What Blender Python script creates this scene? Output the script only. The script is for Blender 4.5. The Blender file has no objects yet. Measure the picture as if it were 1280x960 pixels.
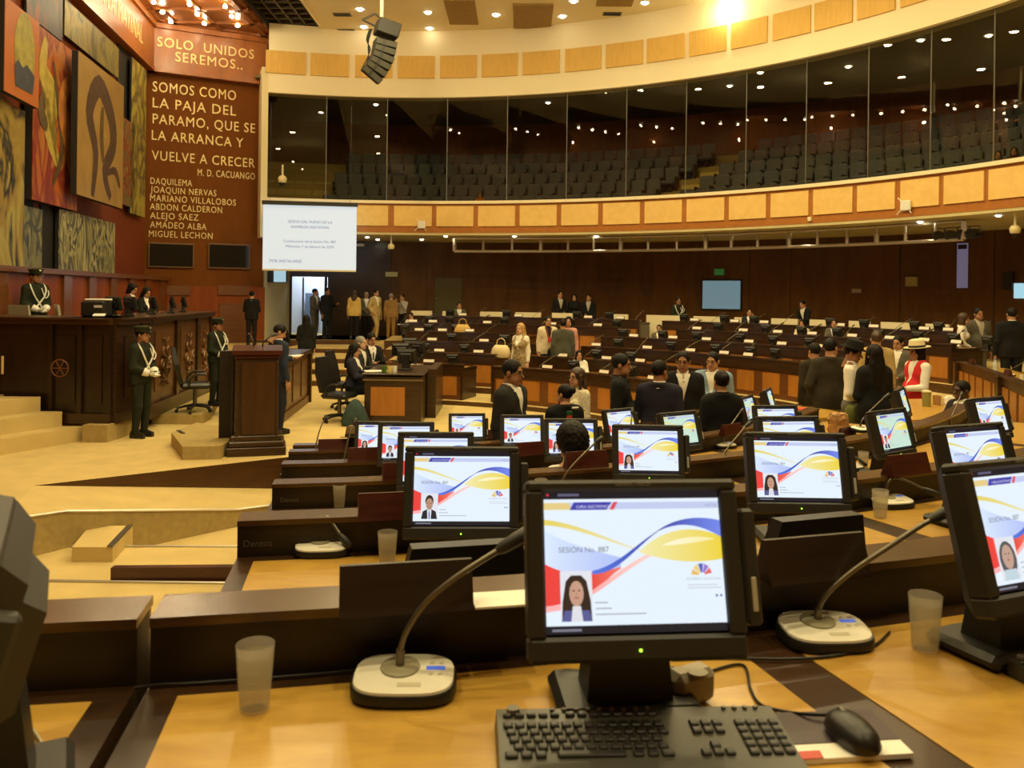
import bpy, bmesh, math, random
import numpy as np
from mathutils import Vector, Matrix, Euler
random.seed(7)
S = bpy.context.scene
COL = S.collection
PI = math.pi
# ---------------------------------------------------------------- camera
F, HC, ROLL, EYE = 1050.0, 368.0, 0.0125, 2.3
cam = bpy.data.cameras.new('camera')
cam.sensor_width = 36.0
cam.lens = 36.0 * F / 1280.0
cam.shift_y = -(480.0 - HC) / 1280.0
cam.clip_start = 0.05
cam.dof.use_dof = True
cam.dof.focus_distance = 5.5
cam.dof.aperture_fstop = 6.5
camo = bpy.data.objects.new('camera', cam)
COL.objects.link(camo)
camo.location = (0, 0, EYE)
camo.rotation_euler = (Matrix.Rotation(PI / 2, 3, 'X') @ Matrix.Rotation(ROLL, 3, 'Z')).to_euler()
S.camera = camo
# ---------------------------------------------------------------- view, world, lamps of the hall and added fill
S.view_settings.view_transform = 'Standard'
S.view_settings.look = 'None'
S.view_settings.exposure = 0.0
S.view_settings.gamma = 1.0
S.view_settings.use_curve_mapping = False
W = bpy.data.worlds.new('hall air')
S.world = W
W.use_nodes = True
W.node_tree.nodes['Background'].inputs[0].default_value = (1.0, 0.72, 0.40, 1)
W.node_tree.nodes['Background'].inputs[1].default_value = 0.02
WARM = (1.0, 0.835, 0.45)
CEIL = 10.6
def lamp(name, kind, loc, power, size=0.3, col=WARM, rot=(0, 0, 0), **kw):
    d = bpy.data.lights.new(name, kind)
    d.energy = power
    d.color = col
    if kind == 'AREA':
        d.shape = 'DISK'; d.size = size
    else:
        d.shadow_soft_size = size
    for k, v in kw.items(): setattr(d, k, v)
    o = bpy.data.objects.new(name, d)
    COL.objects.link(o)
    o.location = loc
    o.rotation_euler = rot
    return o
# ceiling floods, pointing down (the hall's recessed ceiling lamps)
FLOODS = [(-4.5, 3.5), (0.0, 2.5), (4.5, 3.5), (8.5, 6.5), (-4.5, 9.0), (0.5, 8.5), (5.5, 10.0),
          (-4.0, 14.5), (1.0, 14.5), (6.0, 15.0), (-3.5, 19.5), (1.0, 20.0), (5.0, 19.0),
          (-3.0, -1.0), (4.0, -1.5)]
for x, y in FLOODS:
    lamp('ceiling_flood', 'AREA', (x, y, CEIL - 0.06), 175, 0.22)
# unseen fill points, added below the ceiling to brighten ceiling and fascia
for x, y in [(-3.5, 6.0), (2.5, 5.0), (7.0, 9.0), (-3.0, 13.0), (2.0, 12.0), (-2.0, 18.0), (3.5, 16.0)]:
    lamp('ceiling_fill', 'POINT', (x, y, CEIL - 1.5), 125, 0.035)
# ---------------------------------------------------------------- pixel helpers
cR, sR = math.cos(ROLL), math.sin(ROLL)
def H(px): return HC + ROLL * (px - 640)
def at(px, py, d):
    """world point seen at pixel (px,py) of the 1280x960 frame at depth d"""
    qx, qy = px - 640.0, py - HC
    return Vector((d / F * (qx * cR + qy * sR), d, EYE - d / F * (-qx * sR + qy * cR)))
def on_z(px, py, z):
    qx, qy = px - 640.0, py - HC
    return at(px, py, (EYE - z) * F / (-qx * sR + qy * cR))
def polar(C, R, a):
    return Vector((C[0] + R * math.sin(a), C[1] + R * math.cos(a), 0))
def ang(C, p): return math.atan2(p[0] - C[0], p[1] - C[1])
def on_ring(px, C, R, py=480):
    """point on the far side of a vertical cylinder seen in column px"""
    t = ((px - 640.0) * cR + (py - HC) * sR) / F
    a = 1 + t * t; b = -2 * (t * C[0] + C[1]); c = C[0] ** 2 + C[1] ** 2 - R * R
    d = (-b + math.sqrt(max(b * b - 4 * a * c, 0))) / (2 * a)
    return Vector((t * d, d, 0))
rad = math.radians
CN = (-2.5, 12.0)      # centre of the rows on this side
CF = (-3.0, 11.5)      # centre of the rows across the floor and of the gallery
# ---------------------------------------------------------------- materials
MATS = {}
def nodes_of(name):
    m = bpy.data.materials.new(name)
    m.use_nodes = True
    nt = m.node_tree
    return m, nt, nt.nodes['Principled BSDF']
def mat(name, col, rough=0.5, metal=0.0, var=0.0, scale=8.0, bump=0.0, emit=None, es=1.0, spec=0.5, coat=0.0, alpha=1.0):
    if name in MATS: return MATS[name]
    m, nt, b = nodes_of(name)
    b.inputs['Base Color'].default_value = (*col, 1)
    b.inputs['Roughness'].default_value = rough
    b.inputs['Metallic'].default_value = metal
    b.inputs['Specular IOR Level'].default_value = spec
    b.inputs['Coat Weight'].default_value = coat
    if emit:
        b.inputs['Emission Color'].default_value = (*emit, 1)
        b.inputs['Emission Strength'].default_value = es
    if var or bump:
        tc = nt.nodes.new('ShaderNodeTexCoord')
        nz = nt.nodes.new('ShaderNodeTexNoise')
        nz.inputs['Scale'].default_value = scale
        nz.inputs['Detail'].default_value = 4
        nt.links.new(tc.outputs['Object'], nz.inputs['Vector'])
        if var:
            r = nt.nodes.new('ShaderNodeValToRGB')
            r.color_ramp.elements[0].color = (*[c * (1 - var) for c in col], 1)
            r.color_ramp.elements[1].color = (*[min(1, c * (1 + var)) for c in col], 1)
            r.color_ramp.elements[0].position = 0.3
            r.color_ramp.elements[1].position = 0.7
            nt.links.new(nz.outputs['Fac'], r.inputs['Fac'])
            nt.links.new(r.outputs['Color'], b.inputs['Base Color'])
        if bump:
            bp = nt.nodes.new('ShaderNodeBump')
            bp.inputs['Strength'].default_value = bump
            bp.inputs['Distance'].default_value = 0.01
            nt.links.new(nz.outputs['Fac'], bp.inputs['Height'])
            nt.links.new(bp.outputs['Normal'], b.inputs['Normal'])
    MATS[name] = m
    return m
def wood(name, c1, c2, rough=0.35, stretch=(1.2, 1.2, 14), scale=2.0, coat=0.15, spec=0.5):
    """stretched-noise wood grain"""
    if name in MATS: return MATS[name]
    m, nt, b = nodes_of(name)
    tc = nt.nodes.new('ShaderNodeTexCoord')
    mp = nt.nodes.new('ShaderNodeMapping')
    mp.inputs['Scale'].default_value = stretch
    nz = nt.nodes.new('ShaderNodeTexNoise')
    nz.inputs['Scale'].default_value = scale
    nz.inputs['Detail'].default_value = 6
    nz.inputs['Roughness'].default_value = 0.65
    nz.inputs['Distortion'].default_value = 0.6
    r = nt.nodes.new('ShaderNodeValToRGB')
    r.color_ramp.elements[0].position = 0.32; r.color_ramp.elements[0].color = (*c1, 1)
    r.color_ramp.elements[1].position = 0.70; r.color_ramp.elements[1].color = (*c2, 1)
    nt.links.new(tc.outputs['Object'], mp.inputs['Vector'])
    nt.links.new(mp.outputs['Vector'], nz.inputs['Vector'])
    nt.links.new(nz.outputs['Fac'], r.inputs['Fac'])
    nt.links.new(r.outputs['Color'], b.inputs['Base Color'])
    b.inputs['Roughness'].default_value = rough
    b.inputs['Coat Weight'].default_value = coat
    b.inputs['Coat Roughness'].default_value = 0.2
    b.inputs['Specular IOR Level'].default_value = spec
    MATS[name] = m
    return m
def attr_glow(name, strength, attr='Col', rough=0.25):
    m, nt, b = nodes_of(name)
    a = nt.nodes.new('ShaderNodeVertexColor'); a.layer_name = attr
    b.inputs['Base Color'].default_value = (0.02, 0.02, 0.02, 1)
    b.inputs['Roughness'].default_value = rough
    nt.links.new(a.outputs['Color'], b.inputs['Emission Color'])
    b.inputs['Emission Strength'].default_value = strength
    MATS[name] = m
    return m
def glow(name, col, s):
    if name in MATS: return MATS[name]
    m, nt, b = nodes_of(name)
    b.inputs['Base Color'].default_value = (*col, 1)
    b.inputs['Emission Color'].default_value = (*col, 1)
    b.inputs['Emission Strength'].default_value = s
    MATS[name] = m
    return m
def pane_mat(name, tint, refl=0.04, ior=1.5, rough=0.0):
    m = bpy.data.materials.new(name); m.use_nodes = True
    nt = m.node_tree; nt.nodes.clear()
    out = nt.nodes.new('ShaderNodeOutputMaterial')
    tr = nt.nodes.new('ShaderNodeBsdfTransparent'); tr.inputs[0].default_value = (*tint, 1)
    gl = nt.nodes.new('ShaderNodeBsdfGlossy'); gl.inputs['Roughness'].default_value = rough
    fr = nt.nodes.new('ShaderNodeFresnel'); fr.inputs['IOR'].default_value = ior
    ad = nt.nodes.new('ShaderNodeMath'); ad.operation = 'ADD'; ad.inputs[1].default_value = refl
    mx = nt.nodes.new('ShaderNodeMixShader')
    nt.links.new(fr.outputs[0], ad.inputs[0]); nt.links.new(ad.outputs[0], mx.inputs[0])
    nt.links.new(tr.outputs[0], mx.inputs[1]); nt.links.new(gl.outputs[0], mx.inputs[2])
    nt.links.new(mx.outputs[0], out.inputs[0])
    MATS[name] = m
    return m
DARK = wood('dark stained wood', (0.020, 0.009, 0.003), (0.060, 0.026, 0.008), 0.32)
BLACKW = wood('near black wood', (0.010, 0.0055, 0.0025), (0.022, 0.012, 0.005), 0.45, coat=0.0)
WALLW = wood('brown wall veneer', (0.080, 0.031, 0.004), (0.150, 0.062, 0.009), 0.42, stretch=(2.0, 2.0, 0.5), scale=1.1, coat=0.0, spec=.3)
REDW = wood('red brown veneer', (0.17, 0.034, 0.004), (0.25, 0.058, 0.008), 0.45, stretch=(3, 3, 0.4), scale=1.0, coat=0.0, spec=.25)
TEXTW = wood('chocolate wall board', (0.150, 0.046, 0.004), (0.180, 0.056, 0.006), 0.7, stretch=(2, 2, 0.4), scale=1.0, coat=0.0, spec=.15)
PLATEW = wood('mahogany', (0.040, 0.008, 0.004), (0.080, 0.016, 0.007), 0.30)
HONEY = wood('honey veneer', (0.42, 0.225, 0.034), (0.55, 0.325, 0.056), 0.34, stretch=(3, 9, 3), scale=1.6, coat=0.1)
LEDGEW = wood('sheen lightened ledge wood', (0.052, 0.023, 0.007), (0.098, 0.045, 0.015), 0.25, coat=0.3)  # dark wood with a lifted base colour, painting in the sheen of ledge tops
ORANGEW = wood('orange front veneer', (0.34, 0.125, 0.016), (0.46, 0.185, 0.028), 0.4, stretch=(5, 5, 0.7), scale=1.2)
STILEW = wood('chestnut wood', (0.11, 0.036, 0.008), (0.17, 0.060, 0.013), 0.4)
BALW = wood('orange brown balcony wood', (0.36, 0.125, 0.016), (0.46, 0.175, 0.026), 0.4, stretch=(4, 4, 4), coat=0.1)
PANELW = wood('pale acoustic panel', (0.78, 0.50, 0.14), (0.86, 0.58, 0.19), 0.7, stretch=(2, 2, 2), coat=0.0)
PANEL2 = wood('golden acoustic panel', (0.66, 0.40, 0.085), (0.76, 0.48, 0.12), 0.7, stretch=(6, 6, 1), coat=0.0)
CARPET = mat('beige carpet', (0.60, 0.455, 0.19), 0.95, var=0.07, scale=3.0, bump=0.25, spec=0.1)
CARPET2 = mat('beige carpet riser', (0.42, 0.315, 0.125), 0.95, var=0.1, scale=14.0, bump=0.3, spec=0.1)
CREAM = mat('cream plaster', (0.86, 0.76, 0.50), 0.8, var=0.03, scale=0.6)
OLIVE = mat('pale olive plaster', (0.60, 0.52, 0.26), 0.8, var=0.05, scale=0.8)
BLACK = mat('black plastic', (0.012, 0.011, 0.009), 0.42)
CHAR = mat('charcoal plastic', (0.023, 0.021, 0.015), 0.5)
RISERW = wood('brown riser wood', (0.060, 0.024, 0.005), (0.10, 0.042, 0.010), 0.4)
GREY = mat('grey plastic', (0.20, 0.19, 0.16), 0.5)
WHITE = mat('white plastic', (0.80, 0.78, 0.70), 0.45)
PAPER = mat('white paper', (0.85, 0.82, 0.72), 0.8)
ALU = mat('aluminium', (0.62, 0.58, 0.50), 0.35, metal=0.8)
STEEL = mat('dark steel', (0.16, 0.15, 0.13), 0.35, metal=0.9)
BRASS = mat('pale brass lettering', (0.78, 0.62, 0.26), 0.45, metal=0.25)
LENS = glow('downlight lens', (1.0, 0.90, 0.66), 24.0)
BULB = glow('bulb', (1.0, 0.86, 0.55), 90.0)
GLASS = pane_mat('gallery glass', (0.82, 0.79, 0.70), 0.004, 1.34)
def frosted(name, col, clear, milk):
    m = bpy.data.materials.new(name); m.use_nodes = True
    nt = m.node_tree; nt.nodes.clear()
    out = nt.nodes.new('ShaderNodeOutputMaterial')
    tr = nt.nodes.new('ShaderNodeBsdfTransparent'); tr.inputs[0].default_value = (*clear, 1)
    df = nt.nodes.new('ShaderNodeBsdfTranslucent'); df.inputs[0].default_value = (*col, 1)
    d2 = nt.nodes.new('ShaderNodeBsdfPrincipled'); d2.inputs['Base Color'].default_value = (*col, 1); d2.inputs['Roughness'].default_value = .22
    m1 = nt.nodes.new('ShaderNodeMixShader'); m1.inputs[0].default_value = .5
    m2 = nt.nodes.new('ShaderNodeMixShader'); m2.inputs[0].default_value = milk
    nt.links.new(df.outputs[0], m1.inputs[1]); nt.links.new(d2.outputs[0], m1.inputs[2])
    nt.links.new(tr.outputs[0], m2.inputs[1]); nt.links.new(m1.outputs[0], m2.inputs[2])
    nt.links.new(m2.outputs[0], out.inputs[0])
    MATS[name] = m
    return m
CUPM = frosted('frosted plastic cup', (.84, .80, .70), (.93, .91, .85), .22)
WATERM = frosted('water', (.72, .68, .54), (.94, .92, .85), .12)
SCREEN = attr_glow('screen picture', 1.0)
LEATHER = mat('black leather', (0.014, 0.013, 0.011), 0.38, var=0.2, scale=12)

# ---------------------------------------------------------------- mesh building
class MB:
    def __init__(s): s.v = []; s.f = []; s.m = []; s.c = None
    def add(s, vs, fs, m=0):
        o = len(s.v); s.v += [tuple(p) for p in vs]
        s.f += [[i + o for i in q] for q in fs]; s.m += [m] * len(fs)
        return s
    def poly(s, pts, m=0): return s.add(pts, [list(range(len(pts)))], m)
    def box(s, c, d, m=0, rot=None, bev=0.0):
        x, y, z = d[0] / 2, d[1] / 2, d[2] / 2
        if bev <= 0:
            vs = [(-x, -y, -z), (x, -y, -z), (x, y, -z), (-x, y, -z), (-x, -y, z), (x, -y, z), (x, y, z), (-x, y, z)]
            fs = [(3, 2, 1, 0), (4, 5, 6, 7), (0, 1, 5, 4), (1, 2, 6, 5), (2, 3, 7, 6), (3, 0, 4, 7)]
        else:
            b = min(bev, x * .95, y * .95, z * .95)
            vs, idx = [], {}
            for sx in (-1, 1):
                for sy in (-1, 1):
                    for sz in (-1, 1):
                        for ax in range(3):
                            p = [sx * (x - b), sy * (y - b), sz * (z - b)]
                            p[ax] = (sx * x, sy * y, sz * z)[ax]
                            idx[sx, sy, sz, ax] = len(vs); vs.append(tuple(p))
            fs = []
            I = lambda a, b2, c2, ax: idx[a, b2, c2, ax]
            for q in (-1, 1):
                r = [I(q, -1, -1, 0), I(q, 1, -1, 0), I(q, 1, 1, 0), I(q, -1, 1, 0)]; fs.append(r if q > 0 else r[::-1])
                r = [I(-1, q, -1, 1), I(-1, q, 1, 1), I(1, q, 1, 1), I(1, q, -1, 1)]; fs.append(r if q > 0 else r[::-1])
                r = [I(-1, -1, q, 2), I(1, -1, q, 2), I(1, 1, q, 2), I(-1, 1, q, 2)]; fs.append(r if q > 0 else r[::-1])
            for a in (-1, 1):
                for b2 in (-1, 1):
                    def e(p0, p1, p2, p3, sg):
                        fs.append([p0, p1, p2, p3] if sg > 0 else [p3, p2, p1, p0])
                    e(I(a, b2, -1, 0), I(a, b2, -1, 1), I(a, b2, 1, 1), I(a, b2, 1, 0), a * b2)
                    e(I(a, -1, b2, 0), I(a, 1, b2, 0), I(a, 1, b2, 2), I(a, -1, b2, 2), a * b2)
                    e(I(-1, a, b2, 1), I(-1, a, b2, 2), I(1, a, b2, 2), I(1, a, b2, 1), a * b2)
                    for c2 in (-1, 1):
                        r = [I(a, b2, c2, 0), I(a, b2, c2, 1), I(a, b2, c2, 2)]
                        fs.append(r if a * b2 * c2 > 0 else r[::-1])
        c = Vector(c)
        if rot is not None: vs = [rot @ Vector(p) + c for p in vs]
        else: vs = [Vector(p) + c for p in vs]
        return s.add(vs, fs, m)
    def prism(s, pts, z0, z1, m=0):
        """polygon (x,y) counter-clockwise, extruded in z"""
        n = len(pts)
        vs = [(p[0], p[1], z0) for p in pts] + [(p[0], p[1], z1) for p in pts]
        fs = [list(range(n))[::-1], list(range(n, 2 * n))] + [[i, (i + 1) % n, n + (i + 1) % n, n + i] for i in range(n)]
        return s.add(vs, fs, m)
    def hull(s, lo, hi, m=0):
        """two loops of equal length joined, with caps"""
        n = len(lo)
        return s.add(list(lo) + list(hi), [list(range(n))[::-1], list(range(n, 2 * n))] + [[i, (i + 1) % n, n + (i + 1) % n, n + i] for i in range(n)], m)
    def arc(s, C, r0, r1, a0, a1, z0, z1, n=0, m=0, mt=None):
        """ring segment solid; mt = material of its top"""
        n = n or max(2, int(abs(a1 - a0) * max(r0, r1) / 0.35) + 1)
        o = len(s.v)
        for i in range(n + 1):
            a = a0 + (a1 - a0) * i / n
            sa, ca = math.sin(a), math.cos(a)
            for r, z in ((r0, z0), (r1, z0), (r1, z1), (r0, z1)):
                s.v.append((C[0] + r * sa, C[1] + r * ca, z))
        for i in range(n):
            p, q = o + 4 * i, o + 4 * i + 4
            for k in range(4):
                k2 = (k + 1) % 4
                s.f.append([p + k, p + k2, q + k2, q + k]); s.m.append(mt if (mt is not None and k == 2) else m)
        s.f.append([o, o + 3, o + 2, o + 1]); s.m.append(m)
        e = o + 4 * n
        s.f.append([e, e + 1, e + 2, e + 3]); s.m.append(m)
        return s
    def tube(s, path, r, n=8, m=0, caps=True):
        path = [Vector(p) for p in path]
        rs = r if isinstance(r, (list, tuple)) else [r] * len(path)
        o = len(s.v); up = None
        for i, p in enumerate(path):
            t = (path[min(i + 1, len(path) - 1)] - path[max(i - 1, 0)])
            t = t.normalized() if t.length > 1e-9 else Vector((0, 0, 1))
            if up is None: up = t.orthogonal().normalized()
            up = (up - t * up.dot(t)); up = up.normalized() if up.length > 1e-6 else t.orthogonal().normalized()
            w = t.cross(up)
            for k in range(n):
                a = 2 * PI * k / n
                s.v.append(tuple(p + (up * math.cos(a) + w * math.sin(a)) * rs[i]))
        for i in range(len(path) - 1):
            for k in range(n):
                k2 = (k + 1) % n
                s.f.append([o + i * n + k, o + i * n + k2, o + (i + 1) * n + k2, o + (i + 1) * n + k]); s.m.append(m)
        if caps:
            s.f.append([o + k for k in range(n)][::-1]); s.m.append(m)
            e = o + (len(path) - 1) * n
            s.f.append([e + k for k in range(n)]); s.m.append(m)
        return s
    def lathe(s, prof, n=20, c=(0, 0, 0), m=0, sx=1, sy=1):
        o = len(s.v)
        for r, z in prof:
            for k in range(n):
                a = 2 * PI * k / n
                s.v.append((c[0] + r * sx * math.cos(a), c[1] + r * sy * math.sin(a), c[2] + z))
        for i in range(len(prof) - 1):
            for k in range(n):
                k2 = (k + 1) % n
                s.f.append([o + i * n + k, o + i * n + k2, o + (i + 1) * n + k2, o + (i + 1) * n + k]); s.m.append(m)
        if prof[0][0] > 1e-6: s.f.append([o + k for k in range(n)][::-1]); s.m.append(m)
        if prof[-1][0] > 1e-6:
            e = o + (len(prof) - 1) * n; s.f.append([e + k for k in range(n)]); s.m.append(m)
        return s
    def xf(s, M, i0=0):
        for i in range(i0, len(s.v)): s.v[i] = tuple(M @ Vector(s.v[i]))
        return s
    def mesh(s, name, mats, smooth=False):
        me = bpy.data.meshes.new(name)
        me.from_pydata(s.v, [], s.f)
        for q in (mats if isinstance(mats, (list, tuple)) else [mats]): me.materials.append(q)
        me.polygons.foreach_set('material_index', s.m)
        if smooth: smooth_mesh(me, smooth if smooth is not True else 40)
        me.update()
        return me
    def build(s, name, mats, parent=None, smooth=False):
        o = bpy.data.objects.new(name, s.mesh(name, mats, smooth))
        COL.objects.link(o)
        if parent is not None: o.parent = parent
        return o
def smooth_mesh(me, deg):
    me.polygons.foreach_set('use_smooth', [True] * len(me.polygons))
    if deg < 180:
        bm = bmesh.new(); bm.from_mesh(me)
        lim = rad(deg)
        for e in bm.edges:
            e.smooth = not (len(e.link_faces) == 2 and e.calc_face_angle(0) > lim)
        bm.to_mesh(me); bm.free()
def tag(o, label=None, cat=None, group=None, kind=None):
    if label: o['label'] = label
    if cat: o['category'] = cat
    if group: o['group'] = group
    if kind: o['kind'] = kind
    return o
def struct(mb, name, mats, smooth=False):
    return tag(mb.build(name, mats, None, smooth), kind='structure')
def thing(name, label, cat, loc=(0, 0, 0), rz=0.0, group=None):
    o = bpy.data.objects.new(name, None)
    COL.objects.link(o)
    o.empty_display_size = 0.1
    o.location = loc; o.rotation_euler = (0, 0, rz)
    return tag(o, label, cat, group)
class Proto:
    """a kind of thing: parts and sub-parts as shared meshes"""
    def __init__(s, name): s.name = name; s.parts = []
    def part(s, name, mb, mats, smooth=False, sub=None, label=None):
        me = mb if isinstance(mb, bpy.types.Mesh) else mb.mesh(name, mats, smooth)
        p = [name, me, [], label]
        (s.parts if sub is None else sub[2]).append(p)
        return p
    def put(s, loc, rz, label, cat, group=None, swap=None, scale=1.0):
        t = thing(s.name, label, cat, loc, rz, group)
        t.scale = (scale,) * 3
        for name, me, subs, lb in s.parts:
            o = bpy.data.objects.new(name, (swap or {}).get(name, me)); COL.objects.link(o); o.parent = t
            if lb: o['label'] = lb
            for n2, m2, _, lb2 in subs:
                q = bpy.data.objects.new(n2, (swap or {}).get(n2, m2)); COL.objects.link(q); q.parent = o
                if lb2: q['label'] = lb2
        return t
def text_mb(txt, size, depth=0.0, align='LEFT', mb=None, M=None, m=0, space=1.0, sx=1.0, bold=0.0):
    cu = bpy.data.curves.new('t', 'FONT')
    cu.body = txt; cu.size = size; cu.extrude = depth; cu.align_x = align; cu.space_character = space
    cu.offset = bold; cu.resolution_u = 3
    ob = bpy.data.objects.new('t', cu); COL.objects.link(ob)
    bpy.context.view_layer.update()
    me = bpy.data.meshes.new_from_object(ob.evaluated_get(bpy.context.evaluated_depsgraph_get()))
    mb = mb or MB()
    M = M or Matrix()
    vs = [M @ Vector((v.co.x * sx, v.co.y, v.co.z)) for v in me.vertices]
    mb.add(vs, [list(p.vertices) for p in me.polygons], m)
    bpy.data.objects.remove(ob); bpy.data.curves.remove(cu); bpy.data.meshes.remove(me)
    return mb
def rz3(a): return Matrix.Rotation(a, 3, 'Z')
ORD = ['first', 'second', 'third', 'fourth', 'fifth', 'sixth', 'seventh', 'eighth', 'ninth', 'tenth', 'eleventh', 'twelfth',
       'thirteenth', 'fourteenth', 'fifteenth', 'sixteenth', 'seventeenth', 'eighteenth', 'nineteenth', 'twentieth']
def nth(i):
    if i < 20: return ORD[i]
    t = {2: 'twenty', 3: 'thirty', 4: 'forty', 5: 'fifty'}
    n = i + 1
    return (t[n // 10][:-1] + 'ieth') if n % 10 == 0 else t[n // 10] + '-' + ORD[n % 10 - 1]
# ================================================================ THE SETTING
# ---- rows on this side: radii of ledge fronts, desk heights, left ends
RL = [None, 10.62, 9.30, 7.97, 6.60, 5.22, 3.95]
DZ = [None, 1.575, 1.40, 1.225, 1.05, 0.875, 0.70]
AL = [None, rad(170.0), rad(170.2), rad(170.4), rad(171.2), rad(172.3), rad(174.0)]
AR = [None, rad(132), rad(126), rad(123), rad(121), rad(104), rad(144)]
FZ = [None] + [z - 0.70 for z in DZ[1:]]
# ---- rows across the floor, counted from the back
RB = [13.40, 11.98, 10.56, 9.14, 7.72, 6.30]
LZ = [1.64, 1.475, 1.30, 1.13, 0.96, 0.83]
FB = [z - 0.74 for z in LZ]
def pmap(fl, pts, z, m=0): fl.add([(p[0], p[1], p[2] if len(p) > 2 else z) for p in pts], [list(range(len(pts)))], m)
S1 = (-5.55, 9.8); J = (-2.93, 11.8); E3 = (-5.06, 8.3); E2 = (-4.70, 8.9); E1 = (-3.37, 10.4); E0 = (-2.72, 11.05)
fl = MB()
pmap(fl, [(-14, 9.0), S1, J, (-2.93, 34), (-14, 34)], 0)
pmap(fl, [J, (-0.40, 0.2), (-0.1, -5), (22, -5), (22, 34), (-2.93, 34)], 0)
# ramp going down to the sunk aisle
e3, e2, e1, e0, jl = (*E3, -.02), (*E2, -.07), (*E1, -.42), (*E0, -.47), (*J, -.47)
s1 = (*S1, 0)
for t in [((-14, 9, 0), (-14, 8.2, 0), e3), ((-14, 9, 0), e3, s1), (s1, e3, e2), (s1, e2, e1), (s1, e1, jl), (e1, e0, jl)]: pmap(fl, t, 0)
# ramp side in wood, risers in carpet
fl.add([(*S1, 0), (*J, -.5), (*J, 0)], [[0, 1, 2]], 2)
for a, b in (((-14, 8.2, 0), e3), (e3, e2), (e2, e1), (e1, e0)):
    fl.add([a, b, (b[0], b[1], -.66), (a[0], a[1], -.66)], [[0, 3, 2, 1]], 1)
pmap(fl, [(-14, -5), (0.2, -5), (-2.93, 11.8), (-14, 11.8)], -0.62)
fl.prism([(-14, -5), (0.0, -5), (-0.42, 0.3), (-2.30, 9.02), (-4.72, 8.93), (-5.0, 8.35), (-14, 8.2)], -0.9, -0.45)
fl.prism([(-14, -5), (0.0, -5), (-0.42, 0.3), (-1.96, 7.45), (-9, 7.45), (-14, 7.45)], -0.9, -0.30)
# little carpeted step against the riser
q = [on_z(90, 684, -.30), on_z(141, 684, -.30), on_z(166, 657, -.30), on_z(112, 657, -.30)]
fl.prism([(p.x, p.y) for p in q], -.62, -.30)
# platforms of the rows on this side (carpet on top, wood fronts)
for k in range(1, 6):
    r0 = RL[k] - 0.17
    r1 = RL[k - 1] - 0.17 if k > 1 else 17.5
    fl.arc(CN, r0, r1, AR[k], AL[k] - 0.004, -0.6, FZ[k], m=2, mt=0)
fl.arc(CN, RL[1] - 0.17, 17.5, AL[1] - 0.004, rad(205), -0.6, FZ[1], m=2, mt=0)
# platforms across the floor
aL = [rad(a) for a in (-3.2, -2.4, -1, 1.2, 4, 7)]
aR = [rad(a) for a in (78, 79, 78, 76, 74, 72)]
for b in range(6):
    r0 = RB[b] - 0.20
    r1 = RB[b - 1] - 0.20 if b else 16.0
    fl.arc(CF, r0, r1, aL[b], aR[b] + 0.01, -0.05, FB[b], m=2, mt=0)
fl.arc(CF, 16.0, 19.2, rad(-22), rad(100), -0.05, 0.75, m=2, mt=0)
# stairs on the far left, one tread per tier
for i, (py, z) in enumerate(((475, .15), (461, .30), (447.5, .45), (435, .60))):
    d0 = on_z(405, py, z).y
    fl.box((-4.75 - .12 * i, (d0 + 28.6) / 2, z / 2 - .02), (3.4, 28.6 - d0, z + .04), 2)
    fl.box((-4.75 - .12 * i, (d0 + 28.6) / 2, z - .01), (3.42, 28.62 - d0, .03), 0)
fl.box((-8.0, 29.5, .36), (11, 4.2, .78), 0)
# platform of the side rows on the right
fl.prism([(6.0, 9.2), (12.8, 9.2), (14.5, 17.5), (8.6, 17.0)], -.05, .45, 2)
fl.prism([(6.02, 9.22), (12.8, 9.22), (14.5, 17.5), (8.62, 16.98)], .44, .46, 0)
struct(fl, 'floor', [CARPET, CARPET2, RISERW])
# stair nosings
def nosing(pts, name, w=0.035):
    mb = MB(); mb.tube(pts, w / 2, 6); return struct(mb, name, ALU)
nosing([(-9, 8.25, .01), (*E3, -.005), (*E2, -.055), (*E1, -.405), (*E0, -.455)], 'trim_1')
nosing([(-4.75, 8.95, -.44), (-2.33, 9.03, -.44)], 'trim_2', .025)
nosing([(-4.8, 7.45, -.29), (-1.98, 7.45, -.29)], 'trim_3', .025)
gm = MB()
p, r = on_z(141, 684, -.295), on_z(166, 657, -.295)
gm.hull([p + Vector((-.06, 0, 0)), p, p + Vector((0, 0, .012)), p + Vector((-.06, 0, .012))], [r + Vector((-.06, 0, 0)), r, r + Vector((0, 0, .012)), r + Vector((-.06, 0, .012))])
p, r = Vector(e3), Vector(e2)
gm.hull([p + Vector((-.08, 0, .004)), p + Vector((0, 0, .004)), p + Vector((0, 0, .018)), p + Vector((-.08, 0, .018))], [r + Vector((-.08, 0, .004)), r + Vector((0, 0, .004)), r + Vector((0, 0, .018)), r + Vector((-.08, 0, .018))])
struct(gm, 'trim_4', STEEL)
kb = MB(); a, b = on_z(138, 727, -.30), on_z(300, 727, -.30)
kb.hull([(a.x, a.y, -.30), (a.x, a.y, -.18), (a.x, a.y + .08, -.18), (a.x, a.y + .08, -.30)], [(b.x, b.y, -.30), (b.x, b.y, -.17), (b.x, b.y + .08, -.17), (b.x, b.y + .08, -.30)])
tag(kb.build('wooden_kerb', PLATEW), 'low mahogany kerb lying on the carpeted aisle step beside the rows', 'kerb')

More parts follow.
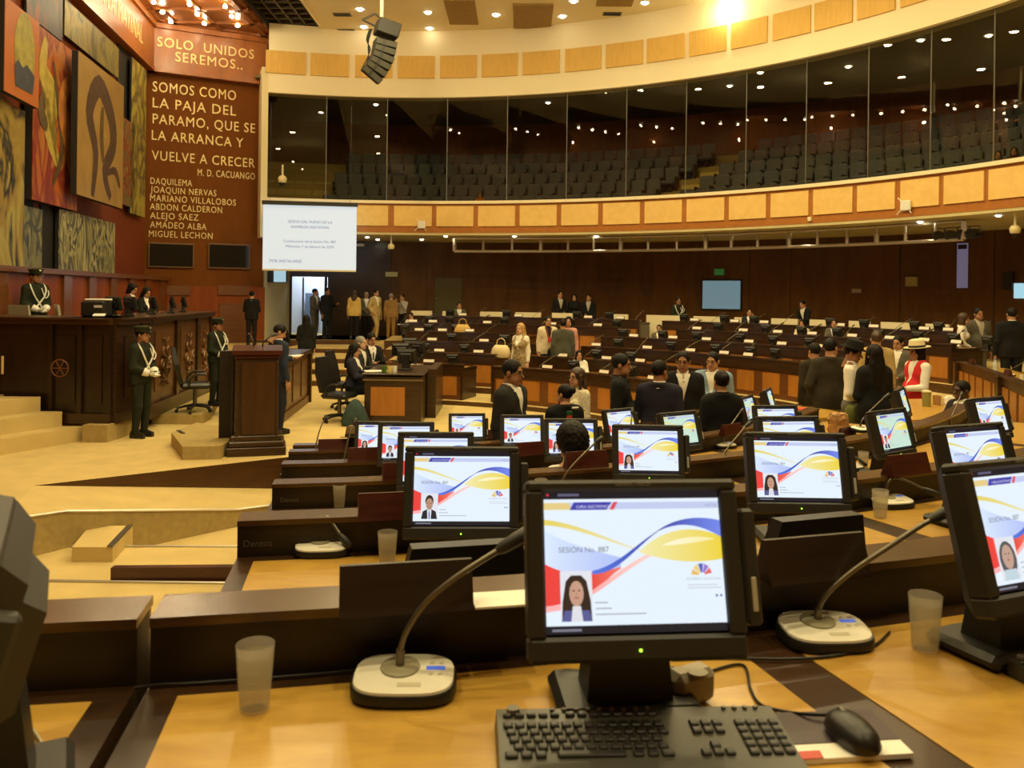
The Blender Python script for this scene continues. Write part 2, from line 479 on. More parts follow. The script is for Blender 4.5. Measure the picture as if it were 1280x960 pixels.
# ---- gallery ring
RG = 15.37
CG = (-3.82, 11.37)
HB0, HB1, HG = 4.27, 5.16, 8.50      # balcony bottom, ledge, top of the glass
gL = ang(CG, on_ring(331, CG, RG)); gR = rad(112)
fa = MB(); fa.arc(CG, RG, RG + .35, gL, gR, HB0, HB1 - .02)
BALO = struct(fa, 'wall_balcony', BALW)
le = MB(); le.arc(CG, RG - .10, RG + .42, gL, gR, HB1 - .02, HB1 + .07)
struct(le, 'trim_5', CREAM)
lo = MB(); lo.arc(CG, RG - .03, RG + .02, gL, gR, HB0 - .05, HB0 + .07); struct(lo, 'trim_6', BALW)
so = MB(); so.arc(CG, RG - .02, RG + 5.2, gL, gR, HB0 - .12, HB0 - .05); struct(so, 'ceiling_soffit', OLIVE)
# upper fascia and ceiling
uf = MB(); uf.arc(CG, RG - .12, RG + .4, gL, gR, HG, CEIL + .05); FASO = struct(uf, 'wall_fascia', CREAM)
ce = MB()
ce.box((7.0, 10, CEIL + .05), (26.2, 44, .1), 0)
struct(ce, 'ceiling', CREAM)
# panels on balcony and fascia: boards fixed along the curve
def board_row(px_edges, z0, z1, name, mt, wallo, off, py):
    for i, (p0, p1) in enumerate(px_edges):
        a0, a1 = ang(CG, on_ring(p0, CG, RG - off, py)), ang(CG, on_ring(p1, CG, RG - off, py))
        mb = MB(); mb.arc(CG, RG - off, RG - off + .05, a0, a1, z0, z1, n=3)
        o = mb.build(name, mt, wallo)
bal = [(400, 433), (441, 485), (492.5, 539.5), (545.5, 591.5), (597.5, 643.5), (649.5, 695.5), (701.5, 747.5), (753.5, 799.5), (805.5, 852), (858, 905)]
bal += [(911, 957), (963, 1010), (1016, 1065), (1071, 1118), (1125, 1173), (1179, 1229), (1235, 1288), (1295, 1350), (1357, 1415)]
board_row(bal, HB0 + .16, HB1 - .09, 'pale_panel', PANELW, BALO, .04, 270)
top = [(332, 382), (388, 436), (444, 490), (497, 543), (550, 595.5), (602, 647), (653, 699), (706, 751), (757, 803), (808, 855), (861, 907), (913, 958), (965, 1012), (1017, 1064), (1070, 1117), (1124, 1172), (1178, 1230), (1237, 1290)]
board_row(top, 9.10, 9.80, 'acoustic_panel', PANEL2, FASO, .17, 85)
# gallery glass, one flat pane between joints
jo = [331, 408, 484, 559, 634, 708.5, 783, 857.5, 932.5, 1007.5, 1085, 1163, 1242, 1330, 1430]
for i in range(len(jo) - 1):
    p, r = on_ring(jo[i], CG, RG + .05, 180), on_ring(jo[i + 1], CG, RG + .05, 180)
    t = (r - p).normalized(); n = Vector((-t.y, t.x, 0)) * .012
    g = MB(); p2 = p + t * .006; r2 = r - t * .006
    g.hull([(*(p2 - n).xy, HB1 + .07), (*(r2 - n).xy, HB1 + .07), (*(r2 + n).xy, HB1 + .07), (*(p2 + n).xy, HB1 + .07)],
           [(*(p2 - n).xy, HG), (*(r2 - n).xy, HG), (*(r2 + n).xy, HG), (*(p2 + n).xy, HG)])
    struct(g, 'window_%d' % (i + 1), GLASS)
    j = MB(); j.box((r.x, r.y, (HB1 + .07 + HG) / 2), (.02, .03, HG - HB1 - .07)); struct(j, 'trim_%d' % (20 + i), GREY)
# gallery: stepped floor, back wall, ceiling, end wall
gal = MB()
GZ0 = HB1 - .55
pE0, pE1 = polar(CG, RG, gL), Vector((-10.6, 33.5, 0))
def end_angle(R):
    best = min((abs((pE0.lerp(pE1, j / 400) - Vector((*CG, 0))).length - R), j) for j in range(401))[1]
    return ang(CG, pE0.lerp(pE1, best / 400))
for i in range(6):
    gal.arc(CG, RG + .45 + .92 * i, RG + .45 + .92 * (i + 1) + (1.2 if i == 5 else 0), end_angle(RG + .9 + .92 * i), gR, HB0 - .04, GZ0 + .50 * i, m=0)
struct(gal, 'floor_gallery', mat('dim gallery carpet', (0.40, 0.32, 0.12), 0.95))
gw = MB(); gw.arc(CG, RG + 7.0, RG + 7.3, end_angle(RG + 7), gR, HB0, 9.6); struct(gw, 'wall_gallery', wood('gallery back veneer', (0.20, 0.070, 0.014), (0.27, 0.10, 0.02), .5, stretch=(2, 2, .4), coat=0))
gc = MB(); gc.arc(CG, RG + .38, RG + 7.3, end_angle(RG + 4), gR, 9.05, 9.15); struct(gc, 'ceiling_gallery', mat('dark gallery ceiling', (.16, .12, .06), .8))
p0 = polar(CG, RG, gL); 
pw = MB(); e = Vector((-10.6, 33.5, 0))
nrm = Vector((-(e - p0).y, (e - p0).x, 0)).normalized() * .2
pw.prism([(p0.x, p0.y), (e.x, e.y), (e.x + nrm.x, e.y + nrm.y), (p0.x + nrm.x, p0.y + nrm.y)], 4.0, 9.3)
struct(pw, 'wall_gallery_end', mat('light olive plaster', (.74, .66, .38), .8))

# ---- wall under the gallery
RW = 18.9
wu = MB(); wu.arc(CF, RW, RW + .2, rad(-9.5), rad(104), .5, HB0 - .05); struct(wu, 'wall_back', WALLW)
dk = MB(); a0, a1 = ang(CF, on_ring(408, CF, RW - .05)), ang(CF, on_ring(487, CF, RW - .05))
dk.arc(CF, RW - .06, RW, a0, a1, .72, HB0 - .06); struct(dk, 'wall_dark_bay', DARK)
for i, px in enumerate((532, 697, 935, 986, 1123, 1241)):
    p = on_ring(px, CF, RW - .01); s_ = MB(); s_.box((p.x, p.y, 2.5), (.012, .012, 3.4), rot=rz3(-ang(CF, p))); struct(s_, 'trim_%d' % (40 + i), BLACKW)
# pale pier and door opening on the left
pp = MB()
A, B = at(330, 380, 27.2), at(362, 380, 29.9)
pp.prism([(A.x, A.y), (B.x, B.y), (B.x - .4, B.y + .2), (A.x - .4, A.y + .2)], 0, HB0 - .05); struct(pp, 'wall_pier', MATS['light olive plaster'])
D0, D1 = at(363, 380, 30.0), at(407, 380, 30.3)
dz0, dz1 = .75, at(385, 346, 30.2).z
fr = MB(); t = (D1 - D0); t.z = 0; t.normalize(); rot = rz3(math.atan2(t.y, t.x))
L = (D1 - D0).length
mid = (D0 + D1) / 2
for c, w, z0, z1 in ((-L / 2, .10, dz0, dz1), (L / 2, .10, dz0, dz1), (0, L + .2, dz1, HB0 - .05)):
    p = mid + t * c; fr.box((p.x, p.y, (z0 + z1) / 2), (w, .25, z1 - z0), rot=rot)
struct(fr, 'door_1', DARK)
# daylit lobby beyond the door
lb = MB(); LW = mat('lobby white wall', (.80, .84, .92), .8)
q0, q1 = mid + t * (-L / 2 - 1.2) + Vector((0, 2.6, 0)), mid + t * (L / 2 + 1.2) + Vector((0, 2.6, 0))
lb.prism([(q0.x, q0.y), (q1.x, q1.y), (q1.x, q1.y + .1), (q0.x, q0.y + .1)], .7, 4.0)
struct(lb, 'wall_lobby', LW)
lw = MB(); p = mid + t * .55 + Vector((0, 2.52, 0)); lw.box((p.x, p.y, 2.55), (.75, .04, 1.35), rot=rot); struct(lw, 'window_30', glow('bright lobby window', (.85, .93, 1.0), 3.2))
dl = MB(); p = mid + t * (-.30) + Vector((0, .5, 0)); dl.box((p.x, p.y, (dz0 + dz1) / 2), (.06, 1.0, dz1 - dz0 - .05), rot=rot); p = mid + t * (-.42) + Vector((0, 2.4, 0)); dl.box((p.x, p.y, 1.5), (.5, .05, 1.5), rot=rot)
struct(dl, 'door_2', mat('grey blue door', (.16, .22, .32), .5))
lamp('lobby_light', 'AREA', (mid.x, mid.y + 1.6, 3.9), 90, 1.0, col=(.75, .87, 1.0))
lc = MB(); lc.box((mid.x, mid.y + 1.5, 4.0), (4, 3.2, .1)); struct(lc, 'ceiling_lobby', LW)
# closing walls behind the photographer
bw = MB(); bw.arc(CN, 17.5, 17.8, rad(96), rad(262), -.7, CEIL + .1); struct(bw, 'wall_rear', WALLW)
rw = MB(); rw.prism([(15.0, 15.5), (15.2, 10.0), (15.4, 10.0), (15.4, 15.5)], 0, CEIL); struct(rw, 'wall_right', WALLW)

# ---- stage end: mural wall, lettered wall, wooden coffer
KL, KR = at(180, 360, 25.5), at(329, 360, 27.1)          # lettered wall, left and right end
M0 = Vector((-8.06, 5.5, 0)); 
tw = MB()
def wallquad(mb, a, b, z0, z1, th, m=0):
    t = Vector((b.x - a.x, b.y - a.y, 0)).normalized(); n = Vector((-t.y, t.x, 0)) * th
    mb.prism([(a.x, a.y), (b.x, b.y), (b.x + n.x, b.y + n.y), (a.x + n.x, a.y + n.y)], z0, z1, m)
zf = at(183, 89, 25.5).z                              # bottom of the frieze
zt = at(183, 36, 25.5).z
wallquad(tw, KL, KR, 0, zf, .3); struct(tw, 'wall_lettered', TEXTW)
lwm = MB(); wallquad(lwm, M0, KL, 0, zf + .2, .3); struct(lwm, 'wall_mural', REDW)
FRZ = wood('frieze veneer', (.26, .075, .011), (.36, .115, .018), .4, stretch=(3, 3, .6))
fz = MB()
tK = (KR - KL); tK.z = 0; tK.normalize(); nK = Vector((tK.y, -tK.x, 0))
tM = (KL - M0); tM.z = 0; tM.normalize(); nM = Vector((tM.y, -tM.x, 0))
a, b = KL + nK * .25 + nM * .0, KR + nK * .25
wallquad(fz, a, b, zf, zt, .3)
wallquad(fz, M0 + nM * .25, KL + nM * .25 + tM * -.0, zf, zt, .3)
struct(fz, 'wall_frieze', FRZ)
co = MB()
for dz, o in ((0, .34), (.16, .46), (.32, .60)):
    wallquad(co, KL + nK * o, KR + nK * o, zt + dz, zt + dz + .17, .6)
    wallquad(co, M0 + nM * o, KL + nM * o, zt + dz, zt + dz + .17, .6)
wallquad(co, KL + nK * .30, KR + nK * .30, zf - .04, zf + .05, .3)
wallquad(co, M0 + nM * .30, KL + nM * .30, zf - .04, zf + .05, .3)
struct(co, 'trim_60', FRZ)
# wooden coffer over the stage with bulbs, and the dark grid beside it
zc = zt + .50
cf = MB(); cf.box((-11.2, 15.2, zc - .22), (7.0, 25.0, .12), 0)
for i in range(21): cf.box((-11.2, 3.0 + 1.18 * i, zc - .28), (7.0, .16, .16), 0)
for i in range(6): cf.box((-7.95 - 1.18 * i, 15.2, zc - .28), (.16, 25.0, .16), 0)
struct(cf, 'ceiling_stage', wood('coffer veneer', (.16, .045, .008), (.24, .075, .012), .35))
dg = MB(); GX0, GX1 = -7.75, -6.12
dg.box(((GX0 + GX1) / 2, 14, zc + .55), (GX1 - GX0, 32, .06), 0)
for i in range(40): dg.box(((GX0 + GX1) / 2, 8 + .48 * i, zc + .05), (GX1 - GX0, .05, .24), 1)
for i in range(5): dg.box((GX0 + .05 + .38 * i, 17, zc + .05), (.05, 20, .24), 1)
struct(dg, 'ceiling_grid', [BLACKW, mat('dark brown grid', (.05, .035, .02), .5)])
su = MB(); su.box((GX1 + .03, 14, (zc + CEIL) / 2), (.06, 32, CEIL - zc + .3)); struct(su, 'ceiling_step', CREAM)
# ================================================================ ROWS ON THIS SIDE
ROWN = ['', 'nearest row', 'second row from the front of the photo', 'third row from the front of the photo', 'fourth row from the front of the photo', 'fifth row from the front of the photo', 'sixth row from the front of the photo']
def bench(k, a0, a1, label, C=CN, rl=None, dz=None, zlow=None, up=1, first=None, right_end=True, mod=1.15, lettering=None):
    """curved desk of one row; a0 = its left end seen from the user, users sit on the outer side"""
    rl = rl or RL[k]; dz = dz or DZ[k]
    t = thing('row_bench', label, 'desk')
    R = rl + .35
    dt = MB(); dt.arc(C, rl, rl + .74, a0, a1, dz - .045, dz); dt.build('desk_top', DARK, t)
    lp = MB(); lp.arc(C, rl - .085, rl, a0, a1, dz - .045, dz + .108); lp.build('upstand', BLACKW, t)
    lg = MB(); lg.arc(C, rl - .115, rl + .008, a0, a1, dz + .107, dz + .125); lg.build('ledge', LEDGEW, t)
    mp = MB(); mp.arc(C, rl - .10, rl - .075, a0, a1, zlow, dz + .107); mp.build('modesty_panel', DARK, t)
    sg = 1 if a1 > a0 else -1
    for e, s_ in ((a0, sg), (a1, -sg)):
        ep = MB(); ep.arc(C, rl - .09, rl + .66, e + s_ * .002, e + s_ * (.002 + .05 / R), zlow + .1 if up else zlow, dz - .045, n=1); ep.build('end_panel', DARK, t)
    n = max(1, int(abs(a1 - a0) * R / mod))
    bounds = first or [a0 + (a1 - a0) * i / n for i in range(n + 1)]
    for i in range(len(bounds) - 1):
        il = MB(); g = .062 / R * (1 if bounds[1] > bounds[0] else -1)
        il.arc(C, rl + .055, rl + .665, bounds[i] + g, bounds[i + 1] - g, dz, dz + .002, n=10); il.build('inlay', HONEY, t)
    return t
for k in range(2, 7):
    bench(k, AL[k], AR[k], 'long curved desk with honey coloured tops, %s' % ROWN[k], zlow=FZ[k + 1] if k < 6 else 0.0)
b1 = [rad(a) for a in (170.0, 163.56, 157.1, 150.6, 144.2, 138, 132)]
B5 = [o for o in bpy.data.objects if o.get('label', '').endswith(ROWN[5])][0]
x = MB(); x.lathe([(.0, DZ[5] - .045), (.56, DZ[5] - .045), (.56, DZ[5]), (0, DZ[5])], 32, (3.55, 10.55, 0)); x.build('round_end', HONEY, B5, 40)
x = MB(); x.lathe([(.30, 0), (.30, .06), (.09, .09), (.09, DZ[5] - .05)], 20, (3.55, 10.55, 0)); x.build('pedestal', DARK, B5, 40)
bench(1, b1[0], b1[-1], 'nearest curved dark wood desk carrying the closest monitor, keyboard and cup', zlow=FZ[2], first=b1)
b0 = [rad(a) for a in (170.12, 176.4, 183)]
bench(1, b0[0], b0[-1], 'dark wood desk in the bottom left corner, beyond the narrow gap', zlow=-.45, first=b0)

# ---- the touch monitors
def quad_strip(cols, u0, v_lo, v_hi, c_lo, c_hi, du):
    pass
def screen_mesh(kind, detail=True):
    """4:3 picture of the voting page, drawn as coloured patches 0.2 mm apart; x right, z up, facing -y; unit width .304"""
    w, h = .304, .228
    V, Fc, Cc = [], [], []
    layer = [0.0]
    def P(u, v): return ((u - .5) * w, layer[0], (v - .5) * h)
    def poly(pts, col, cols=None):
        o = len(V)
        V.extend(P(*p) for p in pts); Fc.append(list(range(o, o + len(pts))))
        Cc.append(cols or [col] * len(pts)); layer[0] -= .00005
    def ribbon(lo, hi, c0, c1, n=18):
        for i in range(n):
            t0, t1 = i / n, (i + 1) / n
            a, b, c, d = lo(t0), lo(t1), hi(t1), hi(t0)
            o = len(V); V.extend(P(*p) for p in (a, b, c, d)); Fc.append([o, o + 1, o + 2, o + 3])
            m0 = [c0[j] + (c1[j] - c0[j]) * t0 for j in range(3)]; m1 = [c0[j] + (c1[j] - c0[j]) * t1 for j in range(3)]
            Cc.append([m0, m1, m1, m0])
        layer[0] -= .00005
    def bez(p0, p1, p2, p3):
        return lambda t: tuple((1 - t) ** 3 * p0[j] + 3 * (1 - t) ** 2 * t * p1[j] + 3 * (1 - t) * t * t * p2[j] + t ** 3 * p3[j] for j in (0, 1))
    def ell(cu, cv, ru, rv, col, n=14):
        poly([(cu + ru * math.cos(2 * PI * i / n), cv + rv * math.sin(2 * PI * i / n)) for i in range(n)], col)
    def word(txt, u, v, size, col, sx=1.0):
        mb = text_mb(txt, size, 0, sx=sx)
        o = len(V)
        V.extend(((u - .5) * w + p[0], layer[0], (v - .5) * h + p[1]) for p in mb.v)
        for f in mb.f: Fc.append([i + o for i in f]); Cc.append([col] * len(f))
        layer[0] -= .00005
    wh = (.80, .90, 1.0) if kind != 'green' else (.60, .80, .66)
    k = 1.0
    poly([(0, 0), (1, 0), (1, 1), (0, 1)], (.012, .012, .018))
    poly([(0, .055), (1, .055), (1, .94), (0, .94)], wh)
    if not detail:
        poly([(0, .2), (.25, .2), (.25, .45), (0, .45)], (.8, .1, .08))
        return V, Fc, Cc
    poly([(0, .865), (1, .865), (1, .915), (0, .915)], (.56, .62, .88))
    poly([(0, .865), (.16, .865), (.14, .915), (0, .915)], (.80, .62, .25))
    poly([(.145, .862), (.355, .862), (.385, .918), (.17, .918)], (.05, .05, .42))
    poly([(.37, .862), (.395, .862), (.42, .918), (.395, .918)], (.75, .08, .10))
    word('CURUL ELECTRONICA', .182, .876, .0066, (.75, .78, .9), .88)
    word('16:57:26', .92, .878, .006, (.25, .28, .4))
    ell(.022, .972, .009, .010, (.6, .03, .05), 8)
    poly([(.08, .962), (.2, .962), (.2, .98), (.08, .98)], (.12, .12, .2))
    # pale blue bowl, red field, pink ribbons
    ribbon(bez((0, .47), (.1, .40), (.2, .37), (.42, .44)), bez((0, .72), (.12, .62), (.25, .58), (.42, .52)), (.72, .84, 1.0), (.45, .55, .95))
    ribbon(bez((0, .19), (.10, .20), (.2, .24), (.26, .28)), bez((0, .48), (.12, .40), (.2, .40), (.27, .42)), (.85, .06, .05), (.85, .07, .06))
    ribbon(bez((0, .15), (.08, .16), (.16, .18), (.25, .22)), bez((0, .19), (.08, .20), (.16, .21), (.25, .26)), (1.0, .45, .45), (1.0, .5, .5))
    ribbon(bez((.25, .26), (.32, .33), (.36, .40), (.42, .44)), bez((.25, .42), (.3, .42), (.36, .43), (.42, .455)), (.80, .07, .05), (.95, .2, .15))
    ribbon(bez((.25, .26), (.40, .36), (.55, .55), (.86, .655)), bez((.25, .29), (.40, .41), (.58, .60), (.86, .66)), (1.0, .42, .40), (1.0, .80, .72), 22)
    # yellow ribbon and lens
    ribbon(bez((0, .755), (.18, .74), (.35, .63), (.56, .555)), bez((0, .795), (.2, .765), (.36, .645), (.56, .56)), (.80, .66, .12), (.85, .80, .45), 20)
    ribbon(bez((.53, .555), (.66, .49), (.84, .46), (1.0, .50)), bez((.53, .56), (.66, .72), (.84, .755), (1.0, .66)), (.90, .85, .42), (.86, .66, .05), 20)
    ribbon(bez((.66, .60), (.76, .60), (.86, .62), (.96, .64)), bez((.66, .60), (.76, .66), (.86, .67), (.96, .645)), (1.0, .96, .72), (.95, .85, .35))
    # blue ribbon
    ribbon(bez((.26, .405), (.40, .40), (.52, .60), (.64, .70)), bez((.26, .43), (.40, .46), (.52, .62), (.64, .705)), (.10, .20, .75), (.03, .03, .38), 20)
    ribbon(bez((.63, .695), (.74, .765), (.86, .77), (1.0, .655)), bez((.63, .698), (.74, .80), (.88, .815), (1.0, .775)), (.03, .03, .34), (.18, .26, .85), 18)
    word('SESIÓN No. 887', .075, .56, .0125, (.16, .17, .22), 1.0)
    # fan emblem and grey lines
    fan = [(.85, .50, .12), (.85, .65, .2), (.12, .12, .5), (.3, .2, .6), (.8, .15, .15)]
    for i in range(5):
        a, b = PI * (.98 - .19 * i), PI * (.98 - .19 * (i + 1) + .03)
        c = (.875, .385)
        poly([(c[0] + .018 * math.cos(a), c[1] + .02 * math.sin(a)), (c[0] + .018 * math.cos(b), c[1] + .02 * math.sin(b)),
              (c[0] + .06 * math.cos(b), c[1] + .085 * math.sin(b)), (c[0] + .06 * math.cos(a), c[1] + .085 * math.sin(a))][::-1], fan[i])
    word('ASAMBLEA NACIONAL', .785, .352, .0062, (.45, .48, .55), .95)
    for v, l in ((.315, .17), (.295, .19)): poly([(.79, v), (.79 + l, v), (.79 + l, v + .006), (.79, v + .006)], (.55, .58, .66))
    for u in (.945, .97): poly([(u, .235), (u + .012, .235), (u + .012, .25), (u, .25)], (.1, .12, .35))
    for v, l in ((.205, .07), (.165, .09), (.125, .28)): poly([(.27, v), (.27 + l, v), (.27 + l, v + .009), (.27, v + .009)], (.42, .44, .5))
    poly([(.03, .018), (.19, .018), (.19, .035), (.03, .035)], (.2, .2, .26))
    # portrait of the seat's member
    poly([(.08, .085), (.255, .085), (.255, .43), (.08, .43)], (.78, .80, .86))
    cu = .1675
    if kind in ('man', 'green'):
        poly([(.085, .085), (.25, .085), (.235, .185), (.19, .215), (.145, .215), (.10, .185)], (.02, .02, .03))
        poly([(.15, .085), (.185, .085), (.19, .21), (.145, .21)], (.75, .8, .88))
        poly([(.162, .085), (.173, .085), (.172, .19), (.163, .19)], (.05, .1, .3))
        ell(cu, .325, .043, .082, (.03, .022, .018)); ell(cu, .285, .036, .078, (.50, .29, .19))
    elif kind == 'scarf':
        ell(cu, .25, .075, .15, (.10, .10, .11)); poly([(.10, .085), (.235, .085), (.22, .17), (.115, .17)], (.55, .68, .75))
        ell(cu, .27, .05, .10, (.55, .36, .28))
    else:
        poly([(.085, .085), (.25, .085), (.245, .22), (.225, .36), (.195, .40), (.14, .40), (.11, .36), (.09, .22)], (.035, .02, .015))
        poly([(.083, .085), (.252, .085), (.235, .16), (.10, .16)], (.10, .11, .30))
        poly([(.135, .085), (.20, .085), (.19, .19), (.145, .19)], (.75, .75, .8))
        ell(cu, .275, .040, .088, (.58, .33, .23))
    if True:
        for s_ in (-1, 1): ell(cu + s_ * .015, .295, .007, .006, (.05, .03, .02), 6)
        ell(cu, .245, .015, .007, (.45, .15, .12), 8)
        poly([(cu - .004, .262), (cu + .004, .262), (cu, .29)], (.46, .25, .16))
    return V, Fc, Cc
def screen_obj_mesh(kind, detail=True):
    V, Fc, Cc = screen_mesh(kind, detail)
    me = bpy.data.meshes.new('screen'); me.from_pydata(V, [], Fc); me.materials.append(SCREEN)
    at_ = me.color_attributes.new('Col', 'FLOAT_COLOR', 'CORNER')
    flat = []
    for c in Cc:
        for q in c: flat += [q[0], q[1], q[2], 1.0]
    at_.data.foreach_set('color', flat)
    return me
TILT = Matrix.Translation((0, 0, .268)) @ Matrix.Rotation(rad(-16), 4, 'X')
def tilted(me):
    me.transform(TILT); return me
SCR = {k: tilted(screen_obj_mesh(k)) for k in ('woman', 'man', 'scarf', 'green')}
mon = Proto('touch_monitor')
cb = MB(); w, h = .366, .290
sw, sh, oz = .306, .230, .010
for c, s_ in (((0, 0, (h / 2 + oz + sh / 2) / 2), (w, .05, h / 2 - oz - sh / 2)), ((0, 0, (-h / 2 + oz - sh / 2) / 2), (w, .05, h / 2 + oz - sh / 2))):
    cb.box((0, .025, c[2]), s_, bev=.006)
for s_ in (-1, 1): cb.box((s_ * (w + sw) / 4, .025, oz), ((w - sw) / 2, .05, sh + .004), bev=.004)
cb.box((0, .035, oz), (sw + .01, .02, sh + .01))
q = lambda x, z, y: [(-x, y, -z), (x, y, -z), (x, y, z), (-x, y, z)]
cb.hull(q(w / 2 - .004, h / 2 - .004, .049), q(w / 2 - .03, h / 2 - .03, .085)); cb.hull(q(w / 2 - .06, h / 2 - .06, .084), q(w / 2 - .09, h / 2 - .08, .12))
cb.xf(TILT)
pc = mon.part('case', cb, CHAR)
for me in SCR.values(): me.transform(Matrix.Translation((0, .014, .0095)))
mon.part('screen', SCR['woman'], None)
bt = text_mb('StealthTouch', .0115, .0004, 'CENTER', M=TILT @ Matrix.Translation((0, -.0008, .134)) @ Matrix.Rotation(PI / 2, 4, 'X'))
mon.part('lettering', bt, GREY, sub=pc)
ld = MB(); ld.box((.0, -.001, -.127), (.004, .003, .004)); ld.xf(TILT); mon.part('power_light', ld, glow('green led', (.35, .9, .05), 3.0), sub=pc)
rd = MB(); rd.box((w / 2 + .016, .045, .0), (.028, .085, .19), bev=.006); rd.xf(TILT); pr = mon.part('card_reader', rd, CHAR)
sl = MB(); sl.box((w / 2 + .017, .0015, -.045), (.009, .004, .055), bev=.0015); sl.xf(TILT); mon.part('slot', sl, mat('pale grey slot', (.45, .42, .33), .4), sub=pr)
nk = MB(); nk.hull([(-.075, .03, .03), (.075, .03, .03), (.075, .12, .03), (-.075, .12, .03)], [(-.06, .045, .2), (.06, .045, .2), (.06, .10, .2), (-.06, .10, .2)]); mon.part('stand', nk, BLACK)
ft = MB(); ft.box((0, .085, .016), (.25, .17, .032), bev=.012); mon.part('foot', ft, BLACK)
# far version, seen from behind: no lettering needed
fmon = Proto('touch_monitor')
fs = tilted(screen_obj_mesh('man', False)); fs.transform(Matrix.Translation((0, .014, .0095)))
fmon.part('case', cb, BLACK); fmon.part('screen', fs, None); fmon.part('stand', nk, BLACK); fmon.part('foot', ft, BLACK)

NM = [  # row, px of the middle, py of the top edge, turn from radial in degrees, picture, label
 (1, 791, 604, -9, 'woman', 'largest black touch monitor, nearest the camera, behind the keyboard'),
 (1, 1283, 574, 4, 'scarf', 'black touch monitor cut by the right edge of the photo'),
 (2, 578, 560, -12, 'man', 'black monitor with a suited man, just behind the bent microphone of the nearest desk'),
 (2, 995, 542, -22, 'woman', 'black monitor in the second row, up right of the largest monitor'),
 (2, 1217, 531, -3, 'woman', 'tilted black monitor half hidden behind the one at the right edge'),
 (3, 545, 541, -12, 'man', 'black monitor showing only its top strip, behind the suited man screen'),
 (3, 810, 532, -24, 'woman', 'black monitor centred above the largest monitor, third row'),
 (3, 986, 521, -22, 'man', 'black monitor peeking out just above the second row monitor'),
 (3, 1113, 512, 0, 'green', 'slanted black monitor with a bluish picture, beside the reddish desk end'),
 (3, 1236, 497, -14, 'man', 'black monitor in front of the seated man in navy, far right'),
 (4, 508, 528, -11, 'man', 'black monitor third back in the overlapping stack on the left'),
 (4, 714, 524, -22, 'woman', 'black monitor hidden behind the head of dark curly hair'),
 (4, 849, 515, 0, 'green', 'slanted greenish monitor below the man in the navy jacket'),
 (4, 970, 507, -32, 'man', 'black monitor beside the small green screens, rear right'),
 (4, 1127, 485, 0, 'green', 'slanted monitor in front of the person with the straw hat'),
 (5, 473, 527, -11, 'woman', 'rearmost monitor of the left stack, beside the felt hat'),
 (5, 653, 519, -24, 'man', 'small monitor in front of the standing man with glasses, left of the curly head'),
 (5, 775, 511, -4, 'woman', 'small lilac tinted monitor below the laughing man in black'),
 (5, 935, 495, 0, 'green', 'narrow greenish monitor turned aside, below the light blue jacket'),
 (5, 961, 486, 0, 'green', 'tiny green screen on the farthest near desk, by the rounded end'),
 (6, 584, 517, -22, 'man', 'small lone monitor at the edge of the open carpet, rear left')]
for k, px, py, off, pic, lab in NM:
    p = on_z(px, py, DZ[k] + .405)
    a = ang(CN, p)
    rz = PI - a + rad(off)
    mon.put((p.x - .03 * math.sin(rz) * -1, p.y - .035, DZ[k] + .003), rz, lab, 'monitor', 'touch monitors on the near desks', swap={'screen': SCR[pic]})
# monitor at the left edge, turned away
mon.put((-.765, 1.12, DZ[1] + .003), rad(-62), 'black monitor at the left edge, turned away so only its side shows', 'monitor', 'touch monitors on the near desks', swap={'screen': SCR['man']})

# ---- gooseneck microphones
def super_ring(rx, ry, z, n=28, e=3.2):
    pts = []
    for i in range(n):
        a = 2 * PI * i / n
        c, s_ = math.cos(a), math.sin(a)
        pts.append((rx * abs(c) ** (2 / e) * (1 if c >= 0 else -1), ry * abs(s_) ** (2 / e) * (1 if s_ >= 0 else -1), z))
    return pts
def loft(rings, m=0):
    mb = MB(); n = len(rings[0])
    for r in rings: mb.v += r
    for i in range(len(rings) - 1):
        for k in range(n):
            k2 = (k + 1) % n; mb.f.append([i * n + k, i * n + k2, (i + 1) * n + k2, (i + 1) * n + k]); mb.m.append(m)
    mb.f.append(list(range(n))[::-1]); mb.f.append([(len(rings) - 1) * n + k for k in range(n)]); mb.m += [m, m]
    return mb
SL = lambda pts: [(x, y, z + y * -.0 + .10 * (y + .065)) for x, y, z in pts]      # top slopes up to the back
MIC_W = mat('ivory plastic', (.82, .78, .64), .4)
base_b = loft([super_ring(.084, .062, 0), super_ring(.088, .066, .006), SL(super_ring(.088, .066, .016)), SL(super_ring(.086, .064, .020))])
base_t = loft([SL(super_ring(.084, .062, .0185)), SL(super_ring(.083, .061, .024)), SL(super_ring(.076, .054, .027))])
disc = MB(); disc.lathe([(.034, 0), (.033, .004), (.028, .006)], 24); disc.xf(Matrix.Translation((-.008, .012, .0335)) @ Matrix.Rotation(rad(5.7), 4, 'X'))
disp = MB(); disp.box((.052, .010, .0345), (.032, .011, .003), rot=Matrix.Rotation(rad(5.7), 3, 'X'), bev=.001)
btn = MB(); btn.box((.012, -.040, .0290), (.040, .013, .003), rot=Matrix.Rotation(rad(5.7), 3, 'X'), bev=.0014)
btn2 = MB()
for i in range(4): btn2.lathe([(.0048, 0), (.004, .002)], 10, (.045 + .016 * (i % 2), .026 - .034 * (i // 2), .0348 - .003 * (i // 2)))
